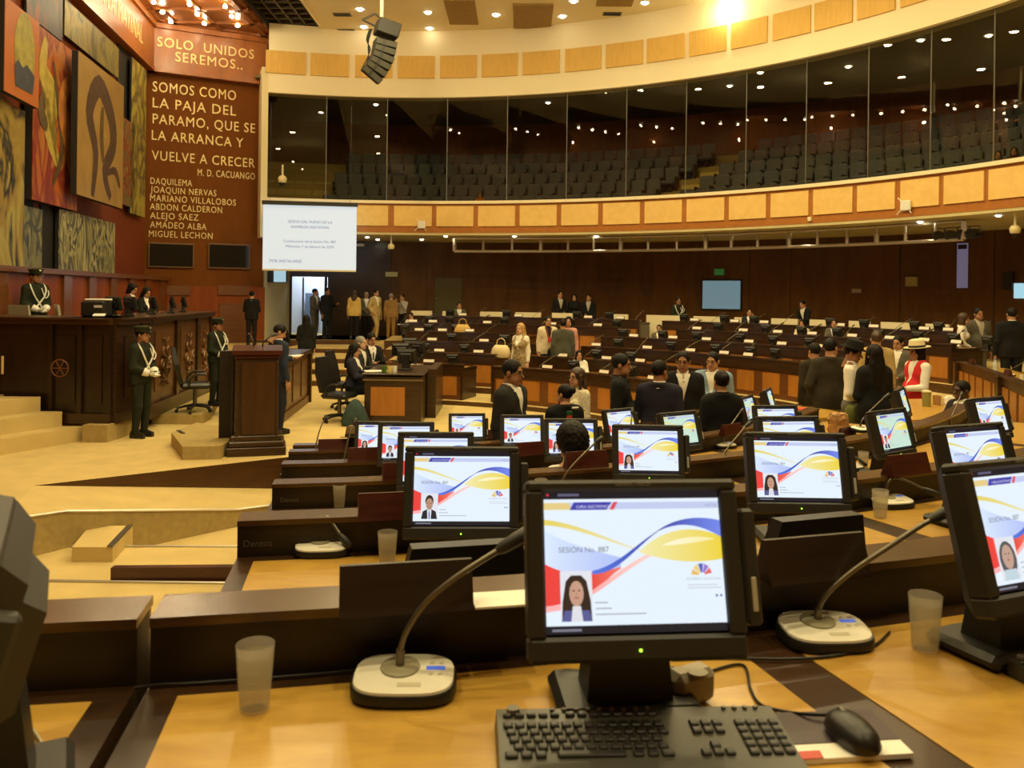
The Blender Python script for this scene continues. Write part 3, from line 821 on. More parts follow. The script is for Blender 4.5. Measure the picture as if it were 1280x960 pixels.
NECKS = {  # path from the disc, and the head direction
 'sweep': [(-.008, .012, .035), (-.008, .012, .065), (.004, .012, .10), (.035, .014, .145), (.085, .022, .185), (.145, .036, .22), (.185, .046, .242)],
 'long': [(-.008, .012, .035), (-.006, .010, .06), (.01, .008, .09), (.06, .006, .135), (.13, .006, .18), (.20, .01, .222), (.27, .015, .255)],
 'fold': [(-.008, .012, .035), (-.008, .016, .08), (.0, .018, .105), (.014, .012, .11), (.03, .0, .095), (.055, -.02, .065), (.07, -.03, .05)],
 'side': [(-.008, .012, .035), (-.008, .014, .07), (.008, .014, .10), (.035, .012, .108), (.08, .0, .095), (.13, -.02, .07), (.165, -.035, .055)],
 'up': [(-.008, .012, .035), (-.008, .016, .09), (.0, .03, .15), (.012, .05, .21), (.03, .08, .27), (.045, .1, .30), (.05, .11, .315)],
 'lean': [(-.008, .012, .035), (.0, .014, .075), (.03, .02, .12), (.08, .03, .17), (.13, .045, .21), (.18, .06, .25), (.20, .066, .262)]}
def smooth_path(P, n=3):
    P = [Vector(p) for p in P]
    out = []
    for i in range(len(P) - 1):
        p0, p1, p2, p3 = P[max(i - 1, 0)], P[i], P[i + 1], P[min(i + 2, len(P) - 1)]
        for j in range(n):
            t = j / n
            out.append(.5 * ((2 * p1) + (p2 - p0) * t + (2 * p0 - 5 * p1 + 4 * p2 - p3) * t * t + (3 * p1 - p0 - 3 * p2 + p3) * t ** 3))
    return out + [P[-1]]
micp = {}
for nm, path in NECKS.items():
    pr = Proto('gooseneck_microphone')
    pb = pr.part('base', base_b, BLACK, 30)
    pt = pr.part('top_plate', base_t, MIC_W, 30)
    pr.part('neck_socket', disc, mat('olive grey plastic', (.30, .27, .17), .5), 30, sub=pt)
    pr.part('display', disp, glow('blue display', (.05, .10, .45), .8), sub=pt)
    pr.part('talk_button', btn, mat('beige buttons', (.62, .56, .42), .5), sub=pt)
    pr.part('menu_buttons', btn2, MATS['beige buttons'], sub=pt)
    sp = smooth_path(path)
    nb = MB(); nb.tube(sp[:4], .0075, 8); nb.tube(sp[3:-2], .0052, 8)
    pn = pr.part('gooseneck', nb, mat('bronze grey metal', (.17, .15, .105), .38, metal=.7), 60)
    hd = MB(); d = (sp[-1] - sp[-4]).normalized()
    hd.tube([sp[-3] - d * .01, sp[-3], sp[-1], sp[-1] + d * .028, sp[-1] + d * .034], [.006, .0105, .0125, .0125, .006], 10)
    pr.part('head', hd, CHAR, 60, sub=pn)
    micp[nm] = pr
NMIC = [(1, 505, 866, 'sweep', 'ivory microphone base beside the cup on the nearest desk, long neck bending right'),
 (1, 1030, 803, 'long', 'ivory microphone base right of the largest monitor, neck sweeping far right'),
 (2, 403, 692, 'fold', 'ivory microphone with folded neck on the second desk, left of the cup'),
 (2, 1113, 633, 'side', 'ivory microphone with neck bent flat to the right, second desk behind the cup'),
 (3, 479, 618, 'fold', 'microphone with bent neck behind the mahogany nameplate of the second desk'),
 (3, 703, 622, 'lean', 'microphone whose neck leans right, just above the top of the largest monitor'),
 (3, 902, 594, 'lean', 'ivory microphone between the centred monitor and the second row monitor, lower one'),
 (4, 431, 595, 'up', 'ivory microphone beside the cup on the fourth desk, neck upright'),
 (4, 906, 560, 'lean', 'ivory microphone in front of the woman in black, neck leaning right'),
 (5, 395, 577, 'up', 'ivory microphone at the left end of the fifth desk, neck upright'),
 (3, 1060, 588, 'fold', 'ivory microphone half hidden behind the second row monitor, beside its cup'),
 (4, 790, 575, 'up', 'microphone standing behind the centred monitor, below the lilac screen'),
 (3, 1078, 540, 'long', 'microphone with long neck running right in front of the crumpled bag'),
 (3, 1190, 540, 'lean', 'microphone in front of the monitor of the seated man in navy')]
for k, px, py, nk_, lab in NMIC:
    p = on_z(px, py, DZ[k]); rz = PI - ang(CN, p)
    micp[nk_].put((p.x, p.y, DZ[k] + .003), rz * .55 - (.1 if k == 1 else 0), lab, 'microphone', 'microphones on the near desks', scale=1.08)
# ---- plastic cups of water
cup = Proto('plastic_cup')
cpm = MB(); cpm.lathe([(.0, .0), (.026, .0), (.0275, .004), (.0355, .122), (.0345, .123), (.0335, .121), (.0260, .006), (.0, .006)], 28)
cup.part('cup_wall', cpm, CUPM, 50)
wtm = MB(); wtm.lathe([(.0, .007), (.0256, .007), (.0322, .104), (.0, .104)], 28); cup.part('water', wtm, WATERM, 50)
for k, px, py, lab in [(1, 318, 889, 'cup of water on the bottom left of the nearest desk'), (1, 1156, 814, 'cup of water beside the monitor at the right edge'),
    (2, 484, 709, 'cup of water on the second desk, below the suited man screen'), (2, 1100, 648, 'cup of water on the second desk, in front of the flat necked microphone'),
    (3, 424, 635, 'cup of water on the third desk, alone at its left end'), (4, 453, 597, 'cup of water on the fourth desk, touching a microphone base'),
    (3, 1079, 588, 'cup of water on the third desk, right of the second row monitor'), (3, 676, 627, 'cup of water peeking over the top left corner of the largest monitor'),
    (4, 662, 586, 'cup of water on the fourth desk, left of the person in white')]:
    p = on_z(px, py, DZ[k]); cup.put((p.x, p.y, DZ[k] + .003), 0, lab, 'cup', 'plastic cups of water', scale=.93)
# ---- nameplates on the ledges, seen from behind
npl = Proto('nameplate')
hb = MB(); hw = .125
prof = [(-.035, 0), (.035, 0), (.030, .012), (.004, .088), (-.006, .088), (-.030, .012)]
hb.hull([(-hw, y, z) for y, z in prof], [(hw, y, z) for y, z in prof]); ph = npl.part('holder', hb, PLATEW)
HOLD2 = hb.mesh('holder', [wood('nearly black plate wood', (.014, .007, .003), (.030, .015, .006), .4)])
cd = MB(); cd.hull([(-hw + .01, .0285, .022), (hw - .01, .0285, .022), (hw - .01, .0305, .023), (-hw + .01, .0305, .023)], [(-hw + .01, .0095, .078), (hw - .01, .0095, .078), (hw - .01, .0115, .079), (-hw + .01, .0115, .079)])
npl.part('name_card', cd, mat('blank name card', (.85, .80, .66), .7))
for k, px, py, lab in [(1, 505, 768, 'dark nameplate seen from behind, on the nearest ledge left of the largest monitor'),
    (1, 1022, 727, 'dark nameplate seen from behind, on the nearest ledge right of the largest monitor'),
    (2, 492, 650, 'mahogany nameplate seen from behind, left of the suited man screen'),
    (2, 1137, 594, 'dark nameplate seen from behind, above the second row cup on the right'),
    (3, 733, 585, 'mahogany nameplate seen from behind, under the person in white'),
    (3, 508, 601, 'mahogany nameplate half hidden behind the left stack of monitors'),
    (4, 457, 577, 'reddish nameplate seen from behind, under the felt hat'), (4, 665, 569, 'mahogany nameplate seen from behind, left of the curly head'),
    (4, 915, 544, 'mahogany nameplate seen from behind, under the woman in black'), (5, 416, 563, 'mahogany nameplate near the left end of the fifth desk'),
    (4, 1060, 548, 'reddish nameplate seen from behind, left of the slanted bluish monitor'), (6, 606, 549, 'dark nameplate beside the small lone monitor')]:
    p = on_z(px, py, DZ[k] + .125); npl.put((p.x, p.y + .03, DZ[k] + .126), PI - ang(CN, p), lab, 'nameplate', 'nameplates on the near ledges', swap={'holder': HOLD2} if k == 1 else None)
pp_ = on_z(628, 758, DZ[1] + .125)
pm = MB(); pm.box((0, 0, .002), (.12, .08, .004)); o = pm.build('paper_note', PAPER); o.location = (pp_.x, pp_.y + .03, DZ[1] + .126); o.rotation_euler = (0, 0, .2)
tag(o, 'pale paper lying on the ledge beside the microphone head', 'paper')
# ---- keyboard, mouse, booklet, cables on the nearest desk
def keyboard(loc, rz, label):
    t = thing('keyboard', label, 'keyboard', loc, rz)
    b = MB(); b.hull([(-.235, -.085, .0), (.235, -.085, .0), (.235, .085, .0), (-.235, .085, .0)], [(-.232, -.083, .014), (.232, -.083, .014), (.232, .083, .030), (-.232, .083, .030)])
    b.build('case', mat('keyboard grey', (.050, .047, .034), .35), t)
    K = MB(); K2 = MB(); K3 = MB(); K4 = MB(); zk = lambda y: .0225 + .016 * (y / .166)
    def key(x, y, w_=.0155, d_=.0155, Q=None): (Q or K).box((x, y, zk(y)), (w_, d_, .008), bev=.0022)
    for r in range(5):
        y = .036 - .0185 * r
        off = (0, .004, .008, .014, 0)[r]
        if r < 4:
            for c in range(14 - (r > 1)): key(-.215 + off + .0188 * c, y)
        else:
            for c, w_ in ((-.213, .02), (-.190, .017), (-.168, .017), (-.090, .105), (-.018, .017), (.005, .017), (.028, .02)): key(c, y, w_)
        for c in range(4): key(.163 + .0188 * c - .0, y, Q=K2)
        if r in (0, 1):
            for c in range(3): key(.088 + .0188 * c, y, Q=K3)
    key(.107, -.020, Q=K4); [key(.088 + .0188 * c, -.038, Q=K4) for c in range(3)]
    for c in range(13): key(-.215 + .0195 * c + (.006 if c > 4 else 0), .062, .015, .009)
    K.build('letter_keys', BLACK, t); K2.build('number_keys', BLACK, t); K3.build('page_keys', BLACK, t); K4.build('arrow_keys', BLACK, t)
    kn = MB(); kn.lathe([(.011, 0), (.010, .006)], 16, (-.205, .076, .030))
    kn.build('volume_knob', GREY, t); kn = MB()
    for i in range(9): kn.lathe([(.0045, 0), (.004, .004)], 8, (-.14 + .02 * i, .077, .029))
    kn.build('media_buttons', GREY, t); kn = MB()
    for i in range(4): kn.lathe([(.0045, 0), (.004, .004)], 8, (.15 + .018 * i, .077, .029))
    kn.build('shortcut_buttons', GREY, t)
    return t
kc = on_z(806, 930, DZ[1])
keyboard((kc.x - .005, kc.y - .03, DZ[1] + .003), rad(3), 'black computer keyboard in front of the largest monitor')
kr = on_z(1292, 838, DZ[1]); keyboard((kr.x + .18, kr.y - .05, DZ[1] + .003), rad(14), 'black keyboard cut by the right edge, beside the cup')
bk = MB(); c0, c1, c2, c3 = on_z(968, 953, DZ[1] + .01), on_z(1142, 942, DZ[1] + .01), on_z(1088, 889, DZ[1] + .01), on_z(948, 893, DZ[1] + .01)
T = thing('booklet', 'thick booklet with dark purple cover under the mouse', 'booklet')
bk.prism([(c.x, c.y) for c in (c0, c1, c2, c3)], DZ[1] + .003, DZ[1] + .011); bk.build('pages', [PAPER], T)
bc = MB(); bc.prism([(c.x, c.y) for c in (c0.lerp(c3, .3), c1.lerp(c2, .3), c2, c3)], DZ[1] + .011, DZ[1] + .0125)
bc.build('cover', mat('dark purple card', (.045, .022, .030), .45), T)
bs = MB(); bs.prism([(c.x, c.y) for c in (c0, c0.lerp(c1, .35), c3.lerp(c2, .35).lerp(c0.lerp(c1, .35), .85), c3.lerp(c0, .85))], DZ[1] + .011, DZ[1] + .0125)
bs.build('red_strip', mat('red print', (.55, .06, .04), .5), T)
ms = thing('mouse', 'black computer mouse on the purple booklet', 'mouse', on_z(1065, 925, DZ[1] + .012), rad(12))
ms.location.z = DZ[1] + .0126
mb_ = loft([super_ring(.030, .052, 0, 24, 2.4), super_ring(.033, .056, .008, 24, 2.4), super_ring(.030, .052, .022, 24, 2.3), super_ring(.022, .04, .032, 24, 2.2), super_ring(.009, .018, .0365, 24, 2)])
mb_.build('shell', BLACK, ms, 60)
wh_ = MB(); wh_.tube([(-.004, .03, .030), (.004, .03, .030)], .008, 12); wh_.build('wheel', GREY, ms)
bn = MB(); bn.hull([(-.016, .008, .031), (.016, .008, .031), (.018, .045, .020), (-.018, .045, .020)], [(-.012, .010, .0355), (.012, .010, .0355), (.014, .042, .0265), (-.014, .042, .0265)]); bn.build('buttons', GREY, ms)
def cable(pts, name, label, r=.0028, m=BLACK):
    mb = MB(); mb.tube(smooth_path(pts, 5), r, 6); o = mb.build(name, m, None, 60); return tag(o, label, 'cable')
zc_ = DZ[1] + .006
def dk_(px, py, z=None): p = on_z(px, py, zc_ if z is None else z); return (p.x, p.y, p.z)
cable([(ms.location.x, ms.location.y + .06, zc_ + .016), dk_(1010, 893, zc_ + .012), dk_(975, 888), dk_(950, 880), dk_(938, 860), dk_(930, 832), dk_(900, 835), dk_(862, 850)], 'mouse_cable', 'thin black mouse cable curling from the booklet to the largest monitor')
cable([dk_(1112, 790), dk_(1090, 808), dk_(1040, 820), dk_(975, 824), dk_(900, 822), dk_(840, 824)], 'microphone_cable', 'black cable running from the right microphone along the nearest desk')
cable([dk_(445, 838), dk_(400, 842), dk_(300, 850), dk_(200, 856), dk_(168, 860)], 'microphone_cable', 'black cable running left from the microphone behind the nearest cup')
cable([dk_(20, 930), dk_(40, 945), dk_(52, 930), dk_(30, 905), dk_(0, 915)], 'loop_cable', 'loose cable loop under the monitor at the left edge', .003, mat('pale cable', (.4, .37, .28), .5))
# cable grommets by the monitor's foot
pl = MB(); c = on_z(712, 872, DZ[1]); pl.lathe([(.03, 0), (.03, .02), (.024, .03), (.012, .034)], 20); o = pl.build('speaker_puck', BLACK, None, 40); o.location = (c.x, c.y + .02, DZ[1] + .003); tag(o, 'small round black puck left of the monitor foot', 'puck')
po = MB(); po.box((0, 0, .035), (.09, .05, .06), bev=.012); po.lathe([(.018, 0), (.018, .006)], 12, (0, -.02, .06)); o = po.build('power_box', mat('grey beige plastic', (.36, .32, .22), .5)); c = on_z(862, 880, DZ[1]); o.location = (c.x, c.y, DZ[1]); o.rotation_euler = (0, 0, .5); tag(o, 'small beige socket box right of the largest monitor foot', 'socket box')
# writing on the upstands of the second and third desks
for px, py, k, txt, sz in ((318, 689, 2, 'Dentos', .032), (361, 627, 3, 'Dentos', .030)):
    p = on_z(px, py, DZ[k] + .045); a = ang(CN, p); c = polar(CN, RL[k] + .001, a)
    M_ = Matrix.Translation((c.x, c.y, DZ[k] + .035)) @ Matrix.Rotation(PI - a, 4, 'Z') @ Matrix.Rotation(PI / 2, 4, 'X')
    o = text_mb(txt, sz, .0006, 'CENTER', M=M_).build('desk_lettering', mat('dull silver letters', (.12, .11, .09), .5)); tag(o, 'small silver lettering at the left end of the %s desk' % ('second' if k == 2 else 'third'), 'lettering')
# crumpled paper bag, red folder, tumblers on the desks at the right
random.seed(3)
bgm = MB(); rings = []
for z, r in ((0, .075), (.05, .085), (.10, .08), (.15, .082), (.19, .07), (.20, .06)):
    rings.append([(r * 1.15 * math.cos(2 * PI * i / 18) * random.uniform(.85, 1.1), r * .8 * math.sin(2 * PI * i / 18) * random.uniform(.85, 1.1), z + random.uniform(-.01, .01)) for i in range(18)])
bgm = loft(rings); p = on_z(1048, 546, DZ[4]); o = bgm.build('paper_bag', mat('crumpled brown paper', (.42, .22, .07), .6, var=.35, scale=25)); o.location = (p.x, p.y, DZ[4] + .012)
tag(o, 'crumpled brown paper bag on the desk left of the reddish nameplate', 'paper bag')
p = on_z(1003, 512, DZ[5]); fo = MB(); fo.box((0, 0, .006), (.22, .16, .012), 0); o = fo.build('red_folder', mat('red card', (.62, .05, .03), .5)); o.location = (p.x, p.y, DZ[5] + .003); o.rotation_euler = (0, 0, .5); tag(o, 'flat red folder on the rounded end of the fifth desk', 'folder')
# free-standing desk in front of the straw hat
CZ = DZ[4]
q = [on_z(1098, 526, CZ), on_z(1234, 522, CZ), on_z(1222, 497, CZ), on_z(1126, 499, CZ)]
T = thing('corner_desk', 'honey topped corner desk with tumbler and tissues, far right', 'desk')
m1 = MB(); m1.prism([(c.x, c.y) for c in q], CZ - .04, CZ); m1.build('desk_top', HONEY, T)
cen = sum((Vector(c) for c in q), Vector()) / 4
m2 = MB(); m2.prism([tuple((c.lerp(cen, .12)).xy) for c in q], FZ[4], CZ - .04); m2.build('carcass', DARK, T)
p = on_z(1158, 508, CZ); tb = Proto('tall_tumbler'); l = MB(); l.lathe([(0, 0), (.045, 0), (.052, .16), (.050, .165)], 20); tb.part('body', l, mat('olive green plastic', (.30, .27, .07), .4), 50); l = MB(); l.lathe([(.056, .165), (.056, .18), (.03, .19), (0, .19)], 20); tb.part('lid', l, mat('cream lid', (.7, .62, .4), .5), 50)
tb.put((p.x, p.y, CZ), 0, 'tall olive tumbler with pale lid on the corner desk', 'tumbler')
p = on_z(1171, 506, CZ); l = MB(); l.lathe([(0, 0), (.04, 0), (.05, .11), (.046, .11), (.036, .008), (0, .008)], 18); o = l.build('paper_cup', mat('brown card cup', (.45, .25, .1), .6), None, 50); o.location = (p.x, p.y, CZ); tag(o, 'small brown paper cup beside the olive tumbler', 'cup')
p = on_z(1187, 507, CZ); l = loft([super_ring(.07, .05, 0), super_ring(.075, .055, .03), super_ring(.06, .04, .09), super_ring(.03, .02, .12)]); o = l.build('tissue_pack', mat('white tissue pack', (.8, .74, .62), .7, var=.1)); o.location = (p.x, p.y, CZ); tag(o, 'crumpled white tissue pack on the corner desk', 'tissue pack')
# ================================================================ ROWS ACROSS THE FLOOR
def far_ang(px, b, py=430): return ang(CF, on_ring(px, CF, RB[b], py))
BACKN = ['back row', 'second row from the back', 'third row from the back', 'fourth row from the back', 'fifth row from the back', 'front row across the floor']
def far_bench(b, p0, p1, label, panels=True):
    a0, a1 = far_ang(p0, b), far_ang(p1, b)
    rl, dz, fz_ = RB[b], LZ[b] - .10, FB[b]
    t = thing('row_bench', label, 'desk', (0, 0, 0), 0, 'benches across the floor')
    x = MB(); x.arc(CF, rl - .02, rl + .78, a0, a1, dz - .04, dz); x.build('desk_top', DARK, t)
    x = MB(); x.arc(CF, rl - .03, rl + .05, a0, a1, dz - .04, dz + .07); x.build('upstand', DARK, t)
    x = MB(); x.arc(CF, rl - .06, rl + .10, a0, a1, dz + .07, dz + .10); x.build('ledge', DARK, t)
    x = MB(); x.arc(CF, rl - .04, rl - .02, a0, a1, dz - .13, dz + .07); x.build('upper_rail', DARK, t)
    x = MB(); x.arc(CF, rl - .02, rl + .03, a0, a1, fz_, dz - .04); x.build('front_board', STILEW, t)
    n = max(1, round((a1 - a0) * rl / .62))
    for i in range(n):
        q0, q1 = a0 + (a1 - a0) * (i + .17) / n, a0 + (a1 - a0) * (i + .83) / n
        x = MB(); x.arc(CF, rl - .028, rl - .018, q0, q1, fz_ + .09, dz - .16, n=3); x.build('front_panel', ORANGEW, t)
    for e, s_ in ((a0, 1), (a1, -1)):
        x = MB(); x.arc(CF, rl - .06, rl + .74, e, e + s_ * .05 / rl, fz_, dz + .02, n=1); x.build('end_panel', DARK, t)
    m = max(1, round((a1 - a0) * rl / 1.25))
    for i in range(m):
        q0, q1 = a0 + (a1 - a0) * (i + .06) / m, a0 + (a1 - a0) * (i + .94) / m
        x = MB(); x.arc(CF, rl + .14, rl + .70, q0, q1, dz, dz + .003, n=4); x.build('inlay', HONEY, t)
    return t
BLK = [(0, 505, 800, 'left part'), (0, 828, 1203, 'right part'), (1, 506, 775, 'left part'), (1, 846, 1192, 'right part'),
       (2, 508, 660, 'left part'), (2, 752, 1062, 'right part'), (3, 512, 690, 'left part'), (3, 727, 1014, 'right part, thick end'),
       (4, 520, 620, 'left part'), (4, 640, 880, 'right part'), (5, 531, 580, 'left part'), (5, 616, 858, 'right part')]
for b, p0, p1, w_ in BLK:
    far_bench(b, p0, p1, 'dark wood bench across the floor, %s, %s' % (BACKN[b], w_))
# pale backrests shelf seen behind the last row
a0, a1 = far_ang(515, 0), far_ang(1200, 0)
PALE = mat('pale cream board', (.78, .70, .45), .6)
for i, (p0, p1) in enumerate(((514, 540), (553, 566), (600, 633), (644, 676), (690, 723), (760, 785), (808, 850), (867, 905), (918, 928), (964, 997), (1012, 1040), (1061, 1087), (1101, 1140), (1157, 1186))):
    r_ = RB[0] + .95
    q0, q1 = ang(CF, on_ring(p0, CF, r_, 390)), ang(CF, on_ring(p1, CF, r_, 390))
    x = MB(); x.arc(CF, r_, r_ + .05, q0, q1, FB[0], LZ[0] + .12, n=3)
    tag(x.build('pale_screen', PALE), 'low cream board behind the back row, %s from the left' % nth(i), 'board', 'cream boards behind the back row')
PL = {0: [(578, 393), (648, 394.6), (735, 396), (775, 397.6), (868, 400), (918, 401), (955, 402.6), (1050, 406), (1092, 407), (1155, 409), (1185, 411)],
 1: [(516, 401), (541, 401.6), (609, 403), (690, 405), (747, 407), (871, 411), (929, 414), (972, 416), (1015, 418), (1065, 419.6), (1112, 423), (1155, 424.6), (1195, 427.6)],
 2: [(524, 411), (553, 413), (587, 414), (792, 420.5), (841, 423), (883, 425), (936, 427.6), (977, 429.6), (1022, 433)],
 3: [(540, 424.5), (605, 426), (745, 432), (809, 435.5), (863, 439), (905, 442), (935, 445.6)],
 4: [(549, 438), (598, 440), (703, 446), (758, 449.6), (800, 452)],
 5: [(536, 453), (684, 463), (755, 467), (815, 470)]}
k_ = 0
far_n = {b: len(l) for b, l in PL.items()}
NECKF = ['up', 'lean', 'sweep']
for b, l in PL.items():
    for i, (px, py) in enumerate(l):
        a = far_ang(px, b, py)
        rz = PI - a
        dz = LZ[b] - .10
        c = polar(CF, RB[b] + .02, a)
        where = '%s, %s from the left' % (BACKN[b], nth(i))
        npl.put((c.x, c.y, LZ[b] + .002), rz, 'white fronted nameplate, %s' % where, 'nameplate', 'nameplates across the floor')
        side = 1 if b % 2 else -1
        am = a + .42 / RB[b] * side
        m = polar(CF, RB[b] + .33, am)
        fmon.put((m.x, m.y, dz + .004), PI - am, 'dark monitor back, %s' % where, 'monitor', 'monitor backs across the floor', scale=.70)
        ag = a - .36 / RB[b] * side
        g = polar(CF, RB[b] + .28, ag)
        micp['long' if i % 3 else 'lean'].put((g.x, g.y, dz + .004), (.25 if i % 2 else -.1), 'slim microphone, %s' % where, 'microphone', 'microphones across the floor', scale=1.25)
# side rows on the right, facing the stage
SB = [Vector((8.05, 15.1, 0)), Vector((7.75, 14.0, 0)), Vector((7.25, 12.4, 0)), Vector((6.72, 10.9, 0)), Vector((6.2, 9.6, 0))]
def side_bench(P, label, zf_, zl):
    t = thing('row_bench', label, 'desk', (0, 0, 0), 0, 'benches across the floor')
    def strip(o0, o1, z0, z1, name, m, mm=None):
        x = MB()
        for i in range(len(P) - 1):
            d = (P[i + 1] - P[i]).normalized(); n = Vector((-d.y, d.x, 0))
            A, B = P[i], P[i + 1]
            x.prism([((A + n * o0).x, (A + n * o0).y), ((B + n * o0).x, (B + n * o0).y), ((B + n * o1).x, (B + n * o1).y), ((A + n * o1).x, (A + n * o1).y)], z0, z1)
        x.build(name, m, t)
    strip(0, .05, zf_, zl - .14, 'front_board', STILEW); strip(-.04, .11, zl - .03, zl, 'ledge', DARK); strip(-.02, .05, zl - .14, zl - .03, 'upstand', DARK); strip(.0, .8, zl - .14, zl - .10, 'desk_top', DARK)
    strip(.16, .72, zl - .10, zl - .097, 'inlay', HONEY)
    for i in range(len(P) - 1):
        d = (P[i + 1] - P[i]); L_ = d.length; d.normalize(); n = Vector((-d.y, d.x, 0))
        m_ = 3
        for j in range(m_):
            c = P[i] + d * L_ * (j + .5) / m_ - n * .008
            x = MB(); x.box((c.x, c.y, (zf_ + .1 + zl - .17) / 2), (L_ / m_ * .72, .014, zl - .27 - zf_), rot=rz3(math.atan2(d.y, d.x))); x.build('front_panel', ORANGEW, t)
    for c in (P[0], P[2]):
        d = (P[1] - P[0]).normalized(); n = Vector((-d.y, d.x, 0)); q = c + n * .0
        x = MB(); x.box((q.x, q.y, (zf_ + zl - .02) / 2), (.16, .16, zl - .02 - zf_), rot=rz3(math.atan2(d.y, d.x))); x.build('post', DARK, t)
    return t
side_bench(SB, 'dark wood side bench on the far right, facing the stage, with bottle', .45, 1.20)
def side_pt(t_, off):
    i = min(int(t_), len(SB) - 2); d = (SB[i + 1] - SB[i]); p = SB[i] + d * (t_ - i); d.normalize()
    return p + Vector((-d.y, d.x, 0)) * off
for i, (t_, w_) in enumerate(((.55, 'beside the water bottle'), (2.05, 'nearer the right edge'))):
    p = side_pt(t_, .06); npl.put((p.x, p.y, 1.202), rad(-104), 'white nameplate on the far right side bench, %s' % w_, 'nameplate')
p = side_pt(.95, .3); bo = Proto('water_bottle'); x = MB(); x.lathe([(0, 0), (.036, 0), (.036, .05), (.033, .06), (.036, .07), (.036, .15), (.014, .20), (.014, .215)], 16); bo.part('body', x, mat('clear blue bottle', (.55, .60, .58), .15), 40); x = MB(); x.lathe([(.016, .213), (.016, .235), (0, .235)], 12); bo.part('cap', x, mat('blue cap', (.1, .2, .5), .4))
bo.put((p.x, p.y, 1.10), 0, 'clear water bottle on the far right side bench', 'bottle')
for i, (t_, w_) in enumerate(((1.35, 'long neck crossing the dark suit'), (2.6, 'close to the right edge'))):
    p = side_pt(t_, .35); micp['long'].put((p.x, p.y, 1.102), rad(-60), 'microphone on the far right side bench, %s' % w_, 'microphone')
p = side_pt(1.9, .3); x = MB(); x.lathe([(0, 0), (.03, 0), (.036, .10), (.033, .10), (.028, .006), (0, .006)], 14); o = x.build('paper_cup', mat('white card cup', (.7, .66, .55), .6), None, 50); o.location = (p.x, p.y, 1.103); tag(o, 'small white cup on the far right side bench', 'cup')

# ---- gallery seats
seat = MB()
seat.box((0, .24, .60), (.46, .10, .62), bev=.05); seat.box((0, -.02, .36), (.44, .46, .12), bev=.04)
for s_ in (-1, 1): seat.box((s_ * .235, .05, .38), (.035, .40, .34), 1, bev=.01); seat.box((s_ * .2, .15, .1), (.04, .05, .2), 1)
seat.box((0, .1, .15), (.1, .2, .3), 1)
SEAT = seat.mesh('gallery_seat', [mat('grey blue fabric', (.13, .155, .185), .9, var=.15, scale=20), BLACK])
asl = (on_ring(800, CG, RG + .9, 240), on_ring(845, CG, RG + .9, 240))
A_L, A_R = ang(CG, asl[0]), ang(CG, asl[1])
ns = 0
for i in range(5):
    R = RG + .92 + .92 * i
    z = GZ0 + .50 * i
    st = .50 / R
    # aisle steps drift to the right as they climb
    a_l, a_r = A_L + .016 * i, A_R + .016 * i
    a_end = ang(CG, on_ring(1330, CG, RG, 190))
    a_beg = ang(CG, on_ring(409, CG, RG + .2, 220)) + .006 * i
    rn = ['front', 'second', 'third', 'fourth', 'fifth'][i]
    j, a = 0, a_l - st * .5
    while a > a_beg:
        p = polar(CG, R, a); o = bpy.data.objects.new('gallery_seat', SEAT); COL.objects.link(o); o.location = (p.x, p.y, z); o.rotation_euler = (0, 0, -a)
        tag(o, 'grey blue gallery seat, %s row up, %s left of the aisle steps' % (rn, nth(j)), 'seat', 'seats behind the gallery glass'); j += 1; a -= st
    j, a = 0, a_r + st * .5
    while a < a_end:
        p = polar(CG, R, a); o = bpy.data.objects.new('gallery_seat', SEAT); COL.objects.link(o); o.location = (p.x, p.y, z); o.rotation_euler = (0, 0, -a)
        tag(o, 'grey blue gallery seat, %s row up, %s right of the aisle steps' % (rn, nth(j)), 'seat', 'seats behind the gallery glass'); j += 1; a += st
sp_ = MB(); 
for i in range(9):
    R = RG + .5 + .46 * i
    sp_.arc(CG, R, R + 5.2 - .46 * i, A_L + .008 * i, A_R + .008 * i, HB0, GZ0 + .25 * i + .02, n=3)
struct(sp_, 'floor_gallery_steps', mat('olive step carpet', (.62, .52, .18), .95))
# stair wall at the left end of the gallery
pm_ = MB()
for i in range(6):
    R = RG + .45 + .92 * i
    pm_.arc(CG, R, R + 5.6 - .92 * i, end_angle(R + .4) + .004, ang(CG, on_ring(404, CG, RG + .2, 220)), HB0, GZ0 + .42 * i + .03, n=4)
struct(pm_, 'floor_gallery_landing', mat('olive landing carpet', (.55, .47, .2), .95))
# ---- downlights
dlp = Proto('downlight')
x = MB(); x.lathe([(.06, -.004), (.105, -.008), (.11, 0), (.06, 0)], 18); dlp.part('trim_ring', x, WHITE)
x = MB(); x.lathe([(.0, -.040), (.030, -.036), (.052, -.022), (.062, -.004)], 18); dlp.part('lens', x, LENS)
def downlight(p, z, label, group, power=0, size=1.0, proto=dlp):
    proto.put((p.x, p.y, z), 0, label, 'ceiling light', group, scale=size)
    if power: lamp('downlight_lamp', 'AREA', (p.x, p.y, z - .02), power, .12)
for i, (px, py) in enumerate(((450, 11), (455, 33), (535, 15), (537, 35), (620, 18), (613, 38), (703, 20), (717, 1), (806, 3), (893, 7), (960, -20), (620, -8), (806, -14))):
    p = on_z(px, py, CEIL)
    lb = 'recessed light in the cream ceiling, %s from the left' % nth(i)
    downlight(p, CEIL - .002, lb, 'recessed lights in the cream ceiling', 24, 1.5)
GCZ = 9.05
for i, px in enumerate((420, 470, 545, 600, 685, 757, 834, 912, 950, 1025, 1060, 1150, 1193, 1235, 1290)):
    R = RG + (1.6, 3.4, 2.4)[i % 3]
    p = on_ring(px, CG, R, 120); downlight(p, GCZ - .002, 'recessed light in the gallery ceiling, %s from the left' % nth(i), 'recessed lights in the gallery ceiling', 58, 1.2)
